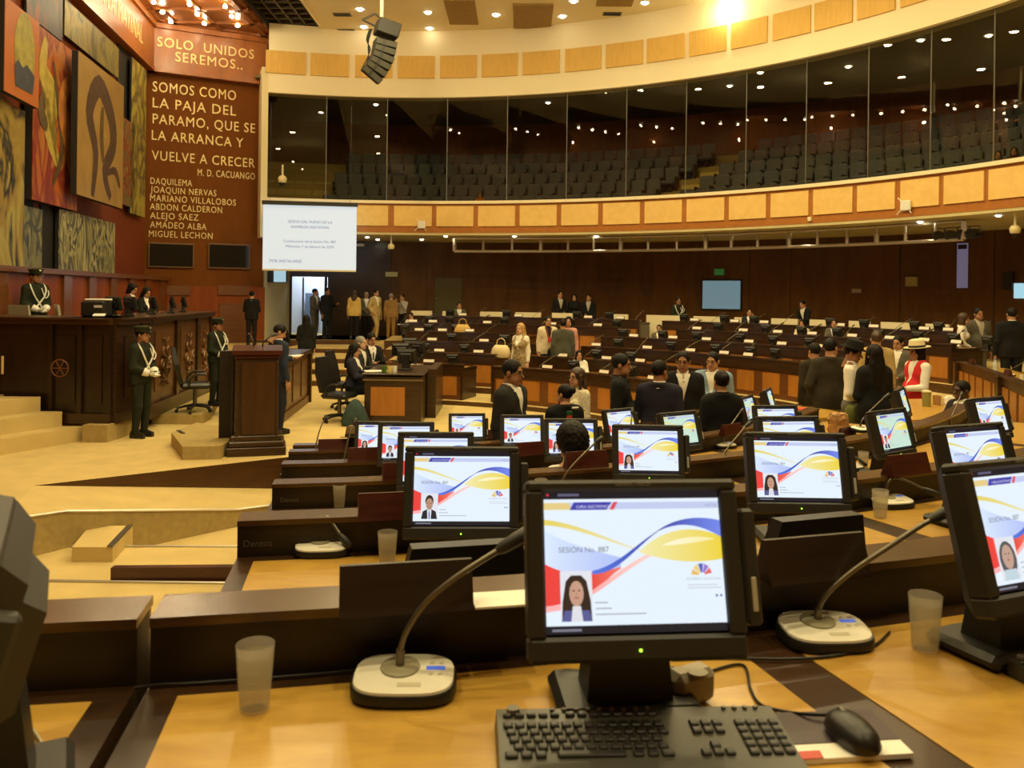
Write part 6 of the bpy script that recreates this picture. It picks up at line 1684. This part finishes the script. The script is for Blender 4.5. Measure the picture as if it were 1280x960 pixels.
    for s, nm in ((-1, armL), (1, armR)):
        e, w = joints[s]
        V, Q = HANDS[(nm in ('hold', 'folded', 'up')) if isinstance(nm, str) else False, q]
        V = V.copy()
        if s > 0: V[:, 0] *= -1; Q = Q[:, ::-1]
        f_ = (w - e) / np.linalg.norm(w - e)
        zax = Vector(-f_); yax = Vector((0, 1, 0)); yax = (yax - zax * yax.dot(zax))
        if yax.length < .2: yax = Vector((0, 0, 1)) - zax * zax.z
        yax.normalize(); xax = yax.cross(zax)
        M_ = np.array(Matrix((xax, yax, zax)).transposed())
        parts.append((V @ M_.T + w + f_ * .005, Q, np.full(len(Q), 4 if gloves else 0)))
    off = 0; VV, QQ, MM = [], [], []
    for V, Q, m in parts: VV.append(V); QQ.append(Q + off); MM.append(m); off += len(V)
    sk = SKINS[skin]
    me = mesh_np('person', np.concatenate(VV), np.concatenate(QQ), [sk, HAIRM[hcol], LIP, EYEM, GLOVE], np.concatenate(MM))
    o = bpy.data.objects.new('person', me); COL.objects.link(o)
    o.location = (P3.x, P3.y, fz_); o.rotation_euler = (0, 0, rad(face)); o.scale = (sc,) * 3
    tag(o, label, 'person', group)
    def part(name, V, Q, m):
        c = bpy.data.objects.new(name, mesh_np(name, V, Q, [m])); COL.objects.link(c); c.parent = o; return c
    # --- clothes
    Zl = Lp[2]
    def clipz(f, z0, z1): return np.maximum(f, np.maximum(z0 - Zl, Zl - z1))
    if trousers is not None:
        f = np.minimum(lg2 - .016, lg2 - .016)
        if skirt: f = smin(f, cap_(P, (0, 0, .92), (0, .01, .55), .14, .19, .8), .05)
        f = np.maximum(f, np.maximum((.055 if not skirt else .50) - P[2], Zl - 1.03))
        part('skirt' if skirt else 'trousers', *net(f, *g), trousers)
    if shirt is not None:
        f = clipz(tor - .012, .96, 1.46)
        if jacket is None or sleeves is not None:
            cut = np.full_like(arms, -1.0)
            f2 = arms - .013
            for s in (-1, 1): e, w = joints[s]; f2 = np.maximum(f2, -(np.sqrt((P[0] - w[0]) ** 2 + (P[1] - w[1]) ** 2 + (P[2] - w[2]) ** 2) - .035))
            f = smin(f, f2, .02)
        c_ = part('shirt', *net(f, *g), shirt if sleeves is None else sleeves)
        UM = Matrix.Translation(piv) @ R.to_4x4() @ Matrix.Translation(Vector((0, 0, drop)) - piv)
        x = MB(); x.lathe([(.074, 1.435), (.067, 1.468), (.062, 1.505), (.068, 1.502), (.075, 1.466), (.084, 1.43)], 18, (0, .020, 0), sy=1.05); x.xf(UM); x.build('collar', shirt, c_, 60)
    if jacket is not None:
        f = tor - .026 if sleeves is None else tor - .022
        skirt_ = cap_(Lp, (-.07, .01, .98), (-.075, .012, hem), .128 * (b_ * .6 + .4), .135 * (b_ * .6 + .4), .76); skirt_ = smin(skirt_, cap_(Lp, (.07, .01, .98), (.075, .012, hem), .128 * (b_ * .6 + .4), .135 * (b_ * .6 + .4), .76), .05)
        if pose != 'sit' or hem > .9: f = smin(f, skirt_, .05)
        if sleeves is None:
            f2 = arms - .020
            for s in (-1, 1): e, w = joints[s]; f2 = np.maximum(f2, -(np.sqrt((P[0] - w[0]) ** 2 + (P[1] - w[1]) ** 2 + (P[2] - w[2]) ** 2) - .04))
            f = smin(f, f2, .025)
        else:
            for s in (-1, 1): f = np.maximum(f, -(np.sqrt((P[0] - sh[s][0]) ** 2 + (P[1] - sh[s][1]) ** 2 + (P[2] - sh[s][2]) ** 2) - .075))
        f = np.maximum(f, np.maximum(hem - Zl, Zl - 1.487))
        if open_:
            vz = 1.12 if open_ is True else open_
            vcut = np.maximum(np.abs(Lp[0]) - np.maximum(0, (Zl - vz)) * .25, Lp[1] + .01)
            f = np.maximum(f, -vcut)
        jk = part('vest' if sleeves is not None else 'jacket', *net(f, *g), jacket)
        if sleeves is None:
            UM = Matrix.Translation(piv) @ R.to_4x4() @ Matrix.Translation(Vector((0, 0, drop)) - piv)
            x = MB(); m_ = 9; lo_r, hi_r = [], []
            for i_ in range(m_):
                a_ = PI * (-.06 + 1.12 * i_ / (m_ - 1)); ca_, sa_ = math.cos(a_), math.sin(a_)
                lo_r.append((.100 * ca_, .022 + .070 * sa_, 1.452)); hi_r.append((.076 * ca_, .022 + .066 * sa_, 1.497))
            for i_ in range(m_ - 1):
                x.hull([lo_r[i_], lo_r[i_ + 1], hi_r[i_ + 1], hi_r[i_]], [tuple(Vector(p_) * 1.0 + Vector((p_[0] * .10, (p_[1] - .022) * .10, 0))) for p_ in (lo_r[i_], lo_r[i_ + 1], hi_r[i_ + 1], hi_r[i_])])
            x.xf(UM); x.build('jacket_collar', jacket, jk)
        if sleeves is None and open_ and q and abs(lean) < .02:
            fc = tor - .029
            def ysf(xx, zz):
                ix = int(np.argmin(np.abs(g[0] - xx))); iz = int(np.argmin(np.abs(g[2] - zz - drop))); c2 = np.nonzero(fc[ix, :, iz] < 0)[0]
                return float(g[1][c2[0]]) - .006 if len(c2) else -.08
            for s in (-1, 1):
                x = MB(); zs_ = [1.12, 1.20, 1.28, 1.36, 1.43]; A_i, A_o = [], []
                for z_, w_ in zip(zs_, (.006, .034, .052, .060, .030)):
                    xi = max(.004, (z_ - 1.12) * .25 - .004); A_i.append(Vector((s * xi, ysf(s * xi, z_), z_ + drop))); A_o.append(Vector((s * (xi + w_), ysf(s * (xi + w_), z_) + .002, z_ + drop)))
                for k_ in range(4):
                    qd = [A_i[k_], A_o[k_], A_o[k_ + 1], A_i[k_ + 1]]; x.hull(qd, [p_ + Vector((0, .008, 0)) for p_ in qd])
                x.build('lapel', jacket, jk)
    if tie is not None:
        tb = np.maximum(np.abs(tor - .016) - .006, np.abs(Lp[0]) - (.018 + (1.45 - Zl) * .035)); tb = np.maximum(tb, np.maximum(1.02 - Zl, Zl - 1.465)); tb = np.maximum(tb, Lp[1] + .03)
        part('tie', *net(tb, *g), tie)
    for s in (-1, 1):
        a = Vector(legs[s][2]); sh_ = shoes or MATS['black leather']
        x = MB(); rr = [[(a.x + dx * rx_, a.y + .01 + yy, zz) for dx, yy in ((-.036, .065), (.036, .065), (.044, -.02), (.044, -.11), (.030, -.18), (-.030, -.18), (-.044, -.11), (-.044, -.02))] for zz, rx_ in ((a.z - .09, 1), (a.z - .045, 1.0), (a.z - .02, .72))]
        top_ = [(a.x + dx, a.y + .02 + yy, a.z + .02) for dx, yy in ((-.032, .04), (.032, .04), (.040, .0), (.036, -.04), (.026, -.055), (-.026, -.055), (-.036, -.04), (-.040, .0))]
        x = loft([[(p[0], p[1], p[2]) for p in r] for r in rr] + [top_]); x.build('shoe', sh_, o, 60)
    # --- hair and hats
    if hair:
        if (hair, q) not in HAIRS: HAIRS[hair, q] = make_hair(hair, .0095 if q else .013)
        V, Q = HAIRS[hair, q]
        c = part('hair', V @ HRn.T + hc, Q, HAIRM[hcol])
    M4 = Matrix.Translation(Vector(hc)) @ HR.to_4x4()
    if hat:
        x = MB()
        if hat == 'cap':
            x.lathe([(.098, .055), (.100, .085), (.125, .125), (.120, .138), (.06, .15), (0, .152)], 24, (0, .015, 0), sy=1.12)
            x.xf(M4); x.build('cap', cloth('cap olive', (.030, .034, .014)), o, 40)
            x = MB(); x.hull([(-.07, -.085, .060), (.07, -.085, .060), (.05, -.145, .040), (-.05, -.145, .040)], [(-.07, -.085, .066), (.07, -.085, .066), (.05, -.145, .046), (-.05, -.145, .046)]); x.xf(M4); x.build('visor', BLACK, o)
            x = MB(); x.lathe([(0, 0), (.018, .002), (.016, .008), (0, .01)], 10); x.xf(M4 @ Matrix.Translation((0, -.118, .112)) @ Matrix.Rotation(rad(75), 4, 'X')); x.build('badge', ALU, o)
        else:
            hm = {'fedora': cloth('felt', (.20, .13, .06)), 'straw': mat('cream straw', (.78, .66, .40), .8, var=.1, scale=60), 'black': cloth('black felt', (.012, .011, .010))}[hat]
            bw_ = {'fedora': .150, 'straw': .165, 'black': .155}[hat]
            x.lathe([(bw_, .060), (bw_, .066), (.104, .062), (.098, .12), (.088, .165), (.05, .178), (0, .170)], 28, (0, .012, 0), sy=1.12); x.lathe([(.0, .056), (bw_, .058)], 28, (0, .012, 0), sy=1.12)
            x.xf(M4); x.build('hat', hm, o, 50)
            x = MB(); x.lathe([(.1065, .064), (.104, .092)], 28, (0, .012, 0), sy=1.12); x.xf(M4); x.build('hat_band', BLACK, o)
    for ex in extras:
        ex(o, hc, HR, joints, U, M4)
    PN[0] += 1
    return o
# extras
def glasses(o, hc, HR, j, U, M4):
    x = MB()
    for s in (-1, 1):
        x.tube([(s * .032 + .021 * math.cos(2 * PI * i / 12), -.110, .010 + .016 * math.sin(2 * PI * i / 12)) for i in range(13)], .0022, 5); x.tube([(s * .053, -.110, .014), (s * .078, -.02, .012)], .002, 5)
    x.tube([(-.011, -.111, .012), (.011, -.111, .012)], .002, 5); x.xf(M4); x.build('glasses', BLACK, o)
def belts(o, hc, HR, j, U, M4):
    x = MB(); pts = [(.155 * math.cos(2 * PI * i / 24), .01 + .115 * math.sin(2 * PI * i / 24), 1.02) for i in range(25)]
    for i in range(24): x.hull([Vector(pts[i]) + Vector((0, 0, -.025)), Vector(pts[i + 1]) + Vector((0, 0, -.025)), Vector(pts[i + 1]) * 1.0 + Vector((0, 0, .025)), Vector(pts[i]) + Vector((0, 0, .025))], [Vector((q.x * 1.04, q.y * 1.04, q.z)) for q in (Vector(pts[i]) + Vector((0, 0, -.025)), Vector(pts[i + 1]) + Vector((0, 0, -.025)), Vector(pts[i + 1]) + Vector((0, 0, .025)), Vector(pts[i]) + Vector((0, 0, .025)))])
    x.build('white_belt', GLOVE, o)
    for s in (-1, 1):
        x = MB(); x.tube(smooth_path([(s * .12, -.02, 1.475), (s * .13, -.10, 1.38), (s * .08, -.125, 1.24), (-s * .02, -.118, 1.10), (-s * .06, -.11, 1.03)]), .014, 6); x.build('white_strap', GLOVE, o)
    x = MB(); x.tube(smooth_path([(.19, -.02, 1.40), (.17, -.12, 1.30), (.10, -.14, 1.22), (.03, -.13, 1.40)]), .009, 6); x.build('aiguillette', GLOVE, o)
    for s in (-1, 1):
        e_, w_ = Vector(j[s][0]), Vector(j[s][1]); x = MB(); x.tube([w_.lerp(e_, .34), w_.lerp(e_, .10), w_.lerp(e_, -.05)], [.066, .056, .040], 14); x.build('gauntlet', GLOVE, o, 60)
    x = MB(); x.lathe([(0, 0), (.035, .002), (.03, .008), (0, .01)], 12); x.xf(Matrix.Translation((.228, -.0, 1.30)) @ Matrix.Rotation(rad(80), 4, 'Y')); x.build('arm_patch', mat('red yellow patch', (.45, .16, .08), .6), o)
    for s in (-1, 1): x = MB(); x.box((s * .15, .01, 1.468), (.10, .05, .012), rot=Matrix.Rotation(rad(s * 14), 3, 'Y'), bev=.004); x.build('shoulder_board', BRASS, o)
def scarf_strip(o, hc, HR, j, U, M4):
    for i, c in enumerate(((.03, .10, .04), (.60, .06, .03), (.70, .40, .05), (.04, .03, .03))):
        x = MB(); x.box((0, .150 - .003 * i, 1.40 - .055 * i), (.07, .020, .056), rot=Matrix.Rotation(rad(-6), 3, 'X'), bev=.004); x.build('stripe', cloth('stripe%d' % i, c), o)
    x = MB(); x.box((-.09, .095, 1.445), (.09, .02, .06), rot=Matrix.Rotation(rad(-50), 3, 'X'), bev=.006); x.build('collar_flap', PAPER, o)
def lanyard(o, hc, HR, j, U, M4):
    x = MB(); x.tube([(-.06, -.09, 1.46), (-.02, -.145, 1.22)], .006, 5); x.tube([(.06, -.09, 1.46), (.02, -.145, 1.22)], .006, 5); x.box((0, -.15, 1.17), (.09, .01, .12), bev=.004); x.build('red_badge', mat('red badge', (.6, .04, .04), .5), o)
def papers(o, hc, HR, j, U, M4):
    p = Vector(j[1][1]).lerp(Vector(j[-1][1]), .5); x = MB(); x.box(p + Vector((0, -.10, .01)), (.22, .28, .006), rot=Matrix.Rotation(rad(20), 3, 'X')); x.build('held_sheets', PAPER, o)
def camera_(o, hc, HR, j, U, M4):
    x = MB(); p = Vector(j[1][1]).lerp(Vector(j[-1][1]), .5); x.box(p + Vector((0, -.06, .04)), (.14, .08, .10), bev=.01); x.tube([p + Vector((0, -.09, .04)), p + Vector((0, -.20, .04))], .04, 10); x.build('held_camera', BLACK, o)
def shoulder_bag(o, hc, HR, j, U, M4):
    x = loft([super_ring(.12, .07, -.12), super_ring(.15, .085, -.05), super_ring(.14, .08, .06), super_ring(.10, .05, .11)]); x.xf(Matrix.Translation((-.19, -.04, .86))); x.build('olive_pouch', cloth('olive pouch', (.12, .13, .03)), o, 60)
ND, NV, BK = cloth('charcoal suit', (.022, .021, .018)), cloth('navy suit', (.018, .018, .032)), cloth('black suit', (.009, .009, .009))
BLUE = cloth('dark blue suit', (.020, .028, .052)); LBL = cloth('light blue suit', (.22, .32, .42)); GRY = cloth('grey suit', (.11, .10, .075)); GGR = cloth('grey green suit', (.085, .085, .060))
TAN = cloth('tan suit', (.46, .33, .13)); BRNJ = cloth('brown jacket', (.28, .16, .05)); YLW = cloth('yellow jacket', (.68, .46, .12)); OLU = cloth('olive uniform', (.018, .021, .010))
WH = cloth('white shirt', (.82, .78, .68), .04); PNK = cloth('pink cloth', (.62, .30, .24)); LGR = cloth('light grey shirt', (.45, .42, .35)); KHA = cloth('khaki trousers', (.36, .29, .16)); DRK = cloth('dark trousers', (.012, .012, .012))
REDV = cloth('red vest', (.60, .025, .03)); MARN = cloth('maroon jacket', (.12, .03, .03)); PATT = mat('patterned cloth', (.34, .26, .13), .9, var=.6, scale=26); STRP = mat('striped knit', (.66, .58, .40), .9, var=.35, scale=45); ORG = cloth('orange top', (.55, .20, .04)); CRE = cloth('cream top', (.72, .60, .40)); GREYT = cloth('grey trousers', (.16, .15, .12))
GU = dict(jacket=OLU, open_=False, trousers=OLU, hat='cap', gloves=True, hem=.84, hair='short', skin=1, extras=(belts,))
person('guard in olive uniform, white belt and gloves, standing full length before the dais', 178, 404, 13.1, 0, 74, armL='front', armR='front', head=(10, 0), **GU)
person('guard in olive uniform behind the lectern, white straps, only upper body showing', 272, 395, 15.6, .17, 70, armL='front', armR='front', **GU)
person('guard in olive uniform up on the dais, left, under the streaked panel', 45, 333, 15.0, .92, 60, armL='front', armR='front', **GU)
person('woman in maroon jacket working behind the dais desk', 161, 353, 16.8, .92, 85, skin=0, fem=1, hair='bob', jacket=MARN, shirt=WH, trousers=DRK, armL='desk', armR='desk', head=(0, 18), lean=.12)
person('woman in dark clothes behind the dais desk, right of the woman in maroon', 181, 358, 16.6, .92, 60, fem=1, hair='long', jacket=BK, shirt=WH, trousers=DRK, armL='desk', armR='desk', head=(0, 15), lean=.1)
person('man in black seen from behind, standing by the lettered wall at the dais end', 315, 363, 25.4, .66, 185, hair='short', jacket=BK, open_=False, trousers=DRK, shirt=WH, armL='front', armR='front')
person('man in dark blue suit reading beside the lectern, back half turned', 349, 404, 13.6, 0, 135, hair='short', jacket=BLUE, shirt=WH, trousers=NV, armL='down', armR='desk', head=(-22, 28), skin=0)
person('woman with black hair in a black suit walking away, left of the carpeted stairs', 383, 393, 21.6, 0, 195, fem=1, hair='long', jacket=BK, open_=False, trousers=DRK, armL='down', armR='front')
person('woman with black hair seated at the broad desk in navy, writing', 443, 428, 15.3, 0, 80, fem=1, hair='long', pose='sit', jacket=NV, shirt=WH, trousers=DRK, armL='desk', armR='desk', hem=.97, head=(0, 15))
person('grey haired man seated behind the woman in navy at the broad desk', 451, 419, 16.6, 0, 75, hair='grey', hcol='grey', pose='sit', jacket=ND, shirt=WH, trousers=DRK, armL='desk', armR='desk', hem=.97, skin=3)
person('dark haired man seated farthest at the broad desk', 464, 415, 17.8, 0, 40, hair='short', pose='sit', jacket=BK, shirt=WH, tie=DRK, trousers=DRK, armL='desk', armR='desk', hem=.97, head=(0, 18))
person('man in grey suit standing in the bright doorway', 394, 360, 28.2, .75, 70, hair='short', jacket=GRY, shirt=WH, trousers=GRY, armL='front', armR='front', head=(20, 0))
person('tall person all in black beside the bright doorway', 409, 359, 27.9, .75, 50, hair='short', jacket=BK, open_=False, trousers=DRK, hem=.60, armL='down', armR='gesture', skin=1)
person('woman in yellow jacket seen from behind near the doorway', 443, 362, 27.8, .75, 185, fem=1, hair='long', hcol='brown', jacket=YLW, open_=False, trousers=DRK, armL='down', armR='down')
person('man in grey suit facing out between the yellow and the tan jackets', 458, 364, 28.6, .75, 15, hair='balding', hcol='grey', jacket=GRY, shirt=WH, trousers=DRK, armL='front', armR='down')
person('man in tan suit stepping down by the far benches', 470, 361, 27.6, .75, 55, hair='short', jacket=TAN, shirt=WH, trousers=TAN, pose='walk', armL='pocket', armR='down')
person('man in brown jacket seen from behind, right of the tan suit', 489, 366, 27.7, .75, 180, hair='grey', hcol='grey', jacket=BRNJ, open_=False, trousers=BRNJ, armL='down', armR='down')
person('person in light grey shirt raising a camera, far left benches', 503, 367, 28.2, .75, -25, hair='short', shirt=LGR, trousers=DRK, armL='up', armR='up', extras=(camera_,))
def seat_far(px, b, off=1.02): p = on_ring(px, CF, RB[b] + off, 400); return p.y
def seated(label, px, top, b, face, **k):
    d = seat_far(px, b); k.setdefault('trousers', DRK)
    person(label, px, top, d, FB[b], face, pose='sit', hem=.97, **k)
seated('man in white shirt seated at the far left of the benches', 514, 390, 1, -20, hair='short', shirt=WH, armL='desk', armR='desk', head=(0, 15))
seated('man in grey green jacket seated in the back row before the frosted door', 574, 377, 0, 10, hair='short', jacket=GGR, shirt=WH, armL='desk', armR='desk')
seated('man in navy suit seated in the back row near the television', 937, 385, 0, -15, hair='short', jacket=NV, shirt=WH, tie=DRK, armL='desk', armR='up')
seated('woman in cream seated in the second row from the back, right of the television', 1003, 399, 1, -40, fem=1, hair='long', jacket=CRE, shirt=WH, armL='desk', armR='desk')
seated('man in grey seated in the second row from the back, behind the dark suits', 1043, 398, 1, -30, hair='short', jacket=GRY, shirt=WH, armL='desk', armR='front')
seated('man in grey leaning on his bench, left of the television, third row from the back', 824, 405, 2, -20, hair='short', jacket=GRY, shirt=WH, armL='front', armR='desk')
seated('woman in white blazer seated in the front row across the floor', 724, 437, 5, 5, fem=1, hair='long', jacket=WH, shirt=WH, armL='desk', armR='desk', skin=0)
person('blonde woman in patterned vest with white sleeves reaching for her bag', 651, 403, 17.45, FB[5], -35, fem=1, hair='long', hcol='blond', jacket=PATT, shirt=WH, sleeves=WH, trousers=GREYT, armL='down', armR='down', hem=.72, skin=3)
person('man in light jacket with red badge on a lanyard, among the benches', 685, 394, 18.6, FB[4], 15, hair='short', jacket=CRE, shirt=NV, trousers=NV, armL='down', armR='front', extras=(lanyard,))
person('man in grey green jacket seen from behind among the benches', 704, 398, 18.2, FB[4], 182, hair='short', build=1.12, jacket=GGR, open_=False, trousers=GREYT, armL='down', armR='down')
person('person in pink standing behind the grey green jacket', 711, 395, 18.95, FB[4], -10, fem=1, hair='bob', shirt=PNK, trousers=PNK, armL='front', armR='down')
person('man in dark suit standing at the back wall, left of three', 700, 363, 27.2, .75, 20, hair='short', jacket=BK, shirt=LGR, trousers=DRK, armL='down', armR='front')
person('woman in black standing at the back wall, middle of three', 718, 367, 27.4, .75, -10, fem=1, hair='long', jacket=BK, trousers=DRK, shirt=BK, armL='front', armR='front')
person('man with open collar standing at the back wall, right of three', 736, 367, 27.2, .75, -15, hair='short', jacket=BK, shirt=LGR, trousers=DRK, armL='front', armR='down')
person('guard in dark uniform with white straps at the back wall, left of the television', 848, 371, 25.2, .75, 10, armL='front', armR='front', **{**GU, 'hat': None})
person('person in dark jacket bending behind the back row, right of the television', 1008, 374, 23.0, .75, -60, hair='short', jacket=BK, shirt=WH, trousers=DRK, armL='desk', armR='desk', lean=.25)
# the group on the open floor
person('man in charcoal suit and glasses standing in profile, left of the floor group', 640, 447, 7.95, 0, 62, skin=1, hair='short', build=1.10, jacket=ND, shirt=WH, trousers=ND, armL='down', armR='down', extras=(glasses,), head=(6, 6))
person('person in black poncho with bright striped back band', 706, 478, 8.3, 0, 200, fem=1, hair='bun', build=1.1, jacket=BK, open_=False, trousers=DRK, hem=.78, armL='front', armR='front', extras=(scarf_strip,), head=(28, 0))
person('woman with glasses in striped cream knit, behind the black poncho', 722, 458, 9.4, 0, -55, fem=1, hair='long', hcol='brown', shirt=STRP, trousers=DRK, armL='front', armR='front', extras=(glasses,))
person('laughing man in black suit, leftmost of the five talking', 776, 440, 9.0, 0, 78, skin=1, hair='short', build=1.08, jacket=BK, shirt=BK, trousers=DRK, armL='down', armR='gesture', head=(0, 4))
person('man in navy jacket seen from behind, in the talking group', 825, 448, 8.75, 0, 160, skin=1, hair='short', build=1.05, jacket=NV, open_=False, shirt=WH, trousers=NV, armL='down', armR='gesture', head=(-25, 0))
person('man with glasses and pale tie gesturing, facing us in the talking group', 854, 437, 9.8, 0, -8, skin=1, hair='short', build=1.05, jacket=BK, shirt=WH, tie=CRE, trousers=DRK, armL='gesture', armR='down', extras=(glasses,), head=(-10, 8))
person('man in light blue suit with glasses, facing us in the talking group', 891, 438, 10.5, 0, -20, skin=0, hair='short', build=1.12, jacket=LBL, shirt=WH, trousers=LBL, armL='front', armR='down', extras=(glasses,), head=(-12, 10))
person('woman in black with pulled back hair seen from behind, before the light blue suit', 902, 461, 7.75, FZ[5], 188, fem=1, hair='bun', build=1.05, jacket=BK, open_=False, shirt=BK, trousers=DRK, armL='front', armR='front')
person('person with dark curly hair and white shirt seated among the near desks', 716, 528, 5.1, FZ[4], 202, fem=1, hair='curly', shirt=WH, trousers=DRK, pose='sit', armL='desk', armR='desk', head=(0, 12))
person('person in a brown felt hat seated near the left stack of monitors', 445, 528, 7.0, 0, 190, hair='short', pose='sit', hat='fedora', jacket=BK, open_=False, trousers=DRK, hem=.97, armL='desk', armR='desk', head=(0, 10))
person('dark skinned man in navy seated in profile beside the corner desk', 1203, 474, 8.9, FZ[4], -78, skin=2, hair='short', jacket=NV, shirt=WH, trousers=DRK, pose='sit', hem=.97, armL='desk', armR='desk', head=(0, 5))
person('man in brown black jacket and khaki trousers seen from behind', 1039, 421, 11.2, 0, 165, hair='short', build=1.06, jacket=cloth('brown black jacket', (.035, .028, .016)), open_=False, trousers=KHA, armL='down', armR='pocket', head=(-30, 0))
person('man in dark jacket partly hidden left of the khaki trousers', 1020, 427, 11.9, 0, 190, hair='short', jacket=cloth('umber jacket', (.030, .022, .012)), open_=False, trousers=GREYT, armL='down', armR='down', lean=.06)
person('man in white shirt and black hat with olive pouch', 1066, 421, 10.7, 0, 58, skin=1, hair='short', hat='black', shirt=WH, trousers=GREYT, armL='front', armR='hold', head=(0, 14), extras=(shoulder_bag,))
person('woman with very long black hair in a black dress, back to us', 1093, 429, 10.25, 0, 188, fem=1, hair='verylong', jacket=BK, open_=False, trousers=BK, skirt=True, hem=.80, armL='front', armR='front')
person('man in tan jacket seen from behind, near the straw hat', 1096, 412, 13.2, 0, 165, hair='short', hcol='brown', jacket=TAN, open_=False, trousers=TAN, armL='down', armR='front')
person('man with glasses in grey suit, facing left of the straw hat', 1123, 418, 14.1, 0, -48, hair='short', jacket=GRY, shirt=WH, trousers=GRY, armL='hold', armR='front', extras=(glasses,), head=(0, 12))
person('person in straw hat, red vest and white sleeves', 1147, 423, 11.7, 0, -82, skin=1, hair='bob', hat='straw', jacket=REDV, shirt=WH, sleeves=WH, trousers=DRK, hem=.86, armL='down', armR='hold', head=(0, 6), build=1.08)
person('woman in white blouse with brown hair beside the grey suit, far right', 1201, 390, 16.5, .45, 60, fem=1, hair='bob', hcol='brown', shirt=WH, trousers=DRK, armL='front', armR='down', lean=.08)
person('man in grey suit and pale shirt facing us, far right behind the bench', 1223, 384, 16.7, .45, 5, skin=1, hair='short', build=1.12, jacket=GRY, shirt=LGR, tie=PNK, trousers=GRY, armL='down', armR='down')
person('man in black suit seen from behind at the right edge', 1265, 383, 15.1, .45, 165, hair='short', build=1.12, jacket=BK, open_=False, shirt=WH, trousers=DRK, armL='out', armR='down')
# gallery visitors
for px, top, face, m_, w_ in ((600, 240, 0, ORG, 'woman in orange seated alone in the front gallery row'), (1268, 183, -40, MARN, 'visitor in maroon seated in the gallery at the right edge'), (1248, 189, -40, GRY, 'visitor in grey seated in the gallery, left of the maroon visitor')):
    p = on_ring(px, CG, RG + .80, top)
    person(w_, px, top, p.y, GZ0, face, fem=1, hair='long', hcol='brown', pose='sit', shirt=m_, trousers=DRK, armL='front', armR='front')
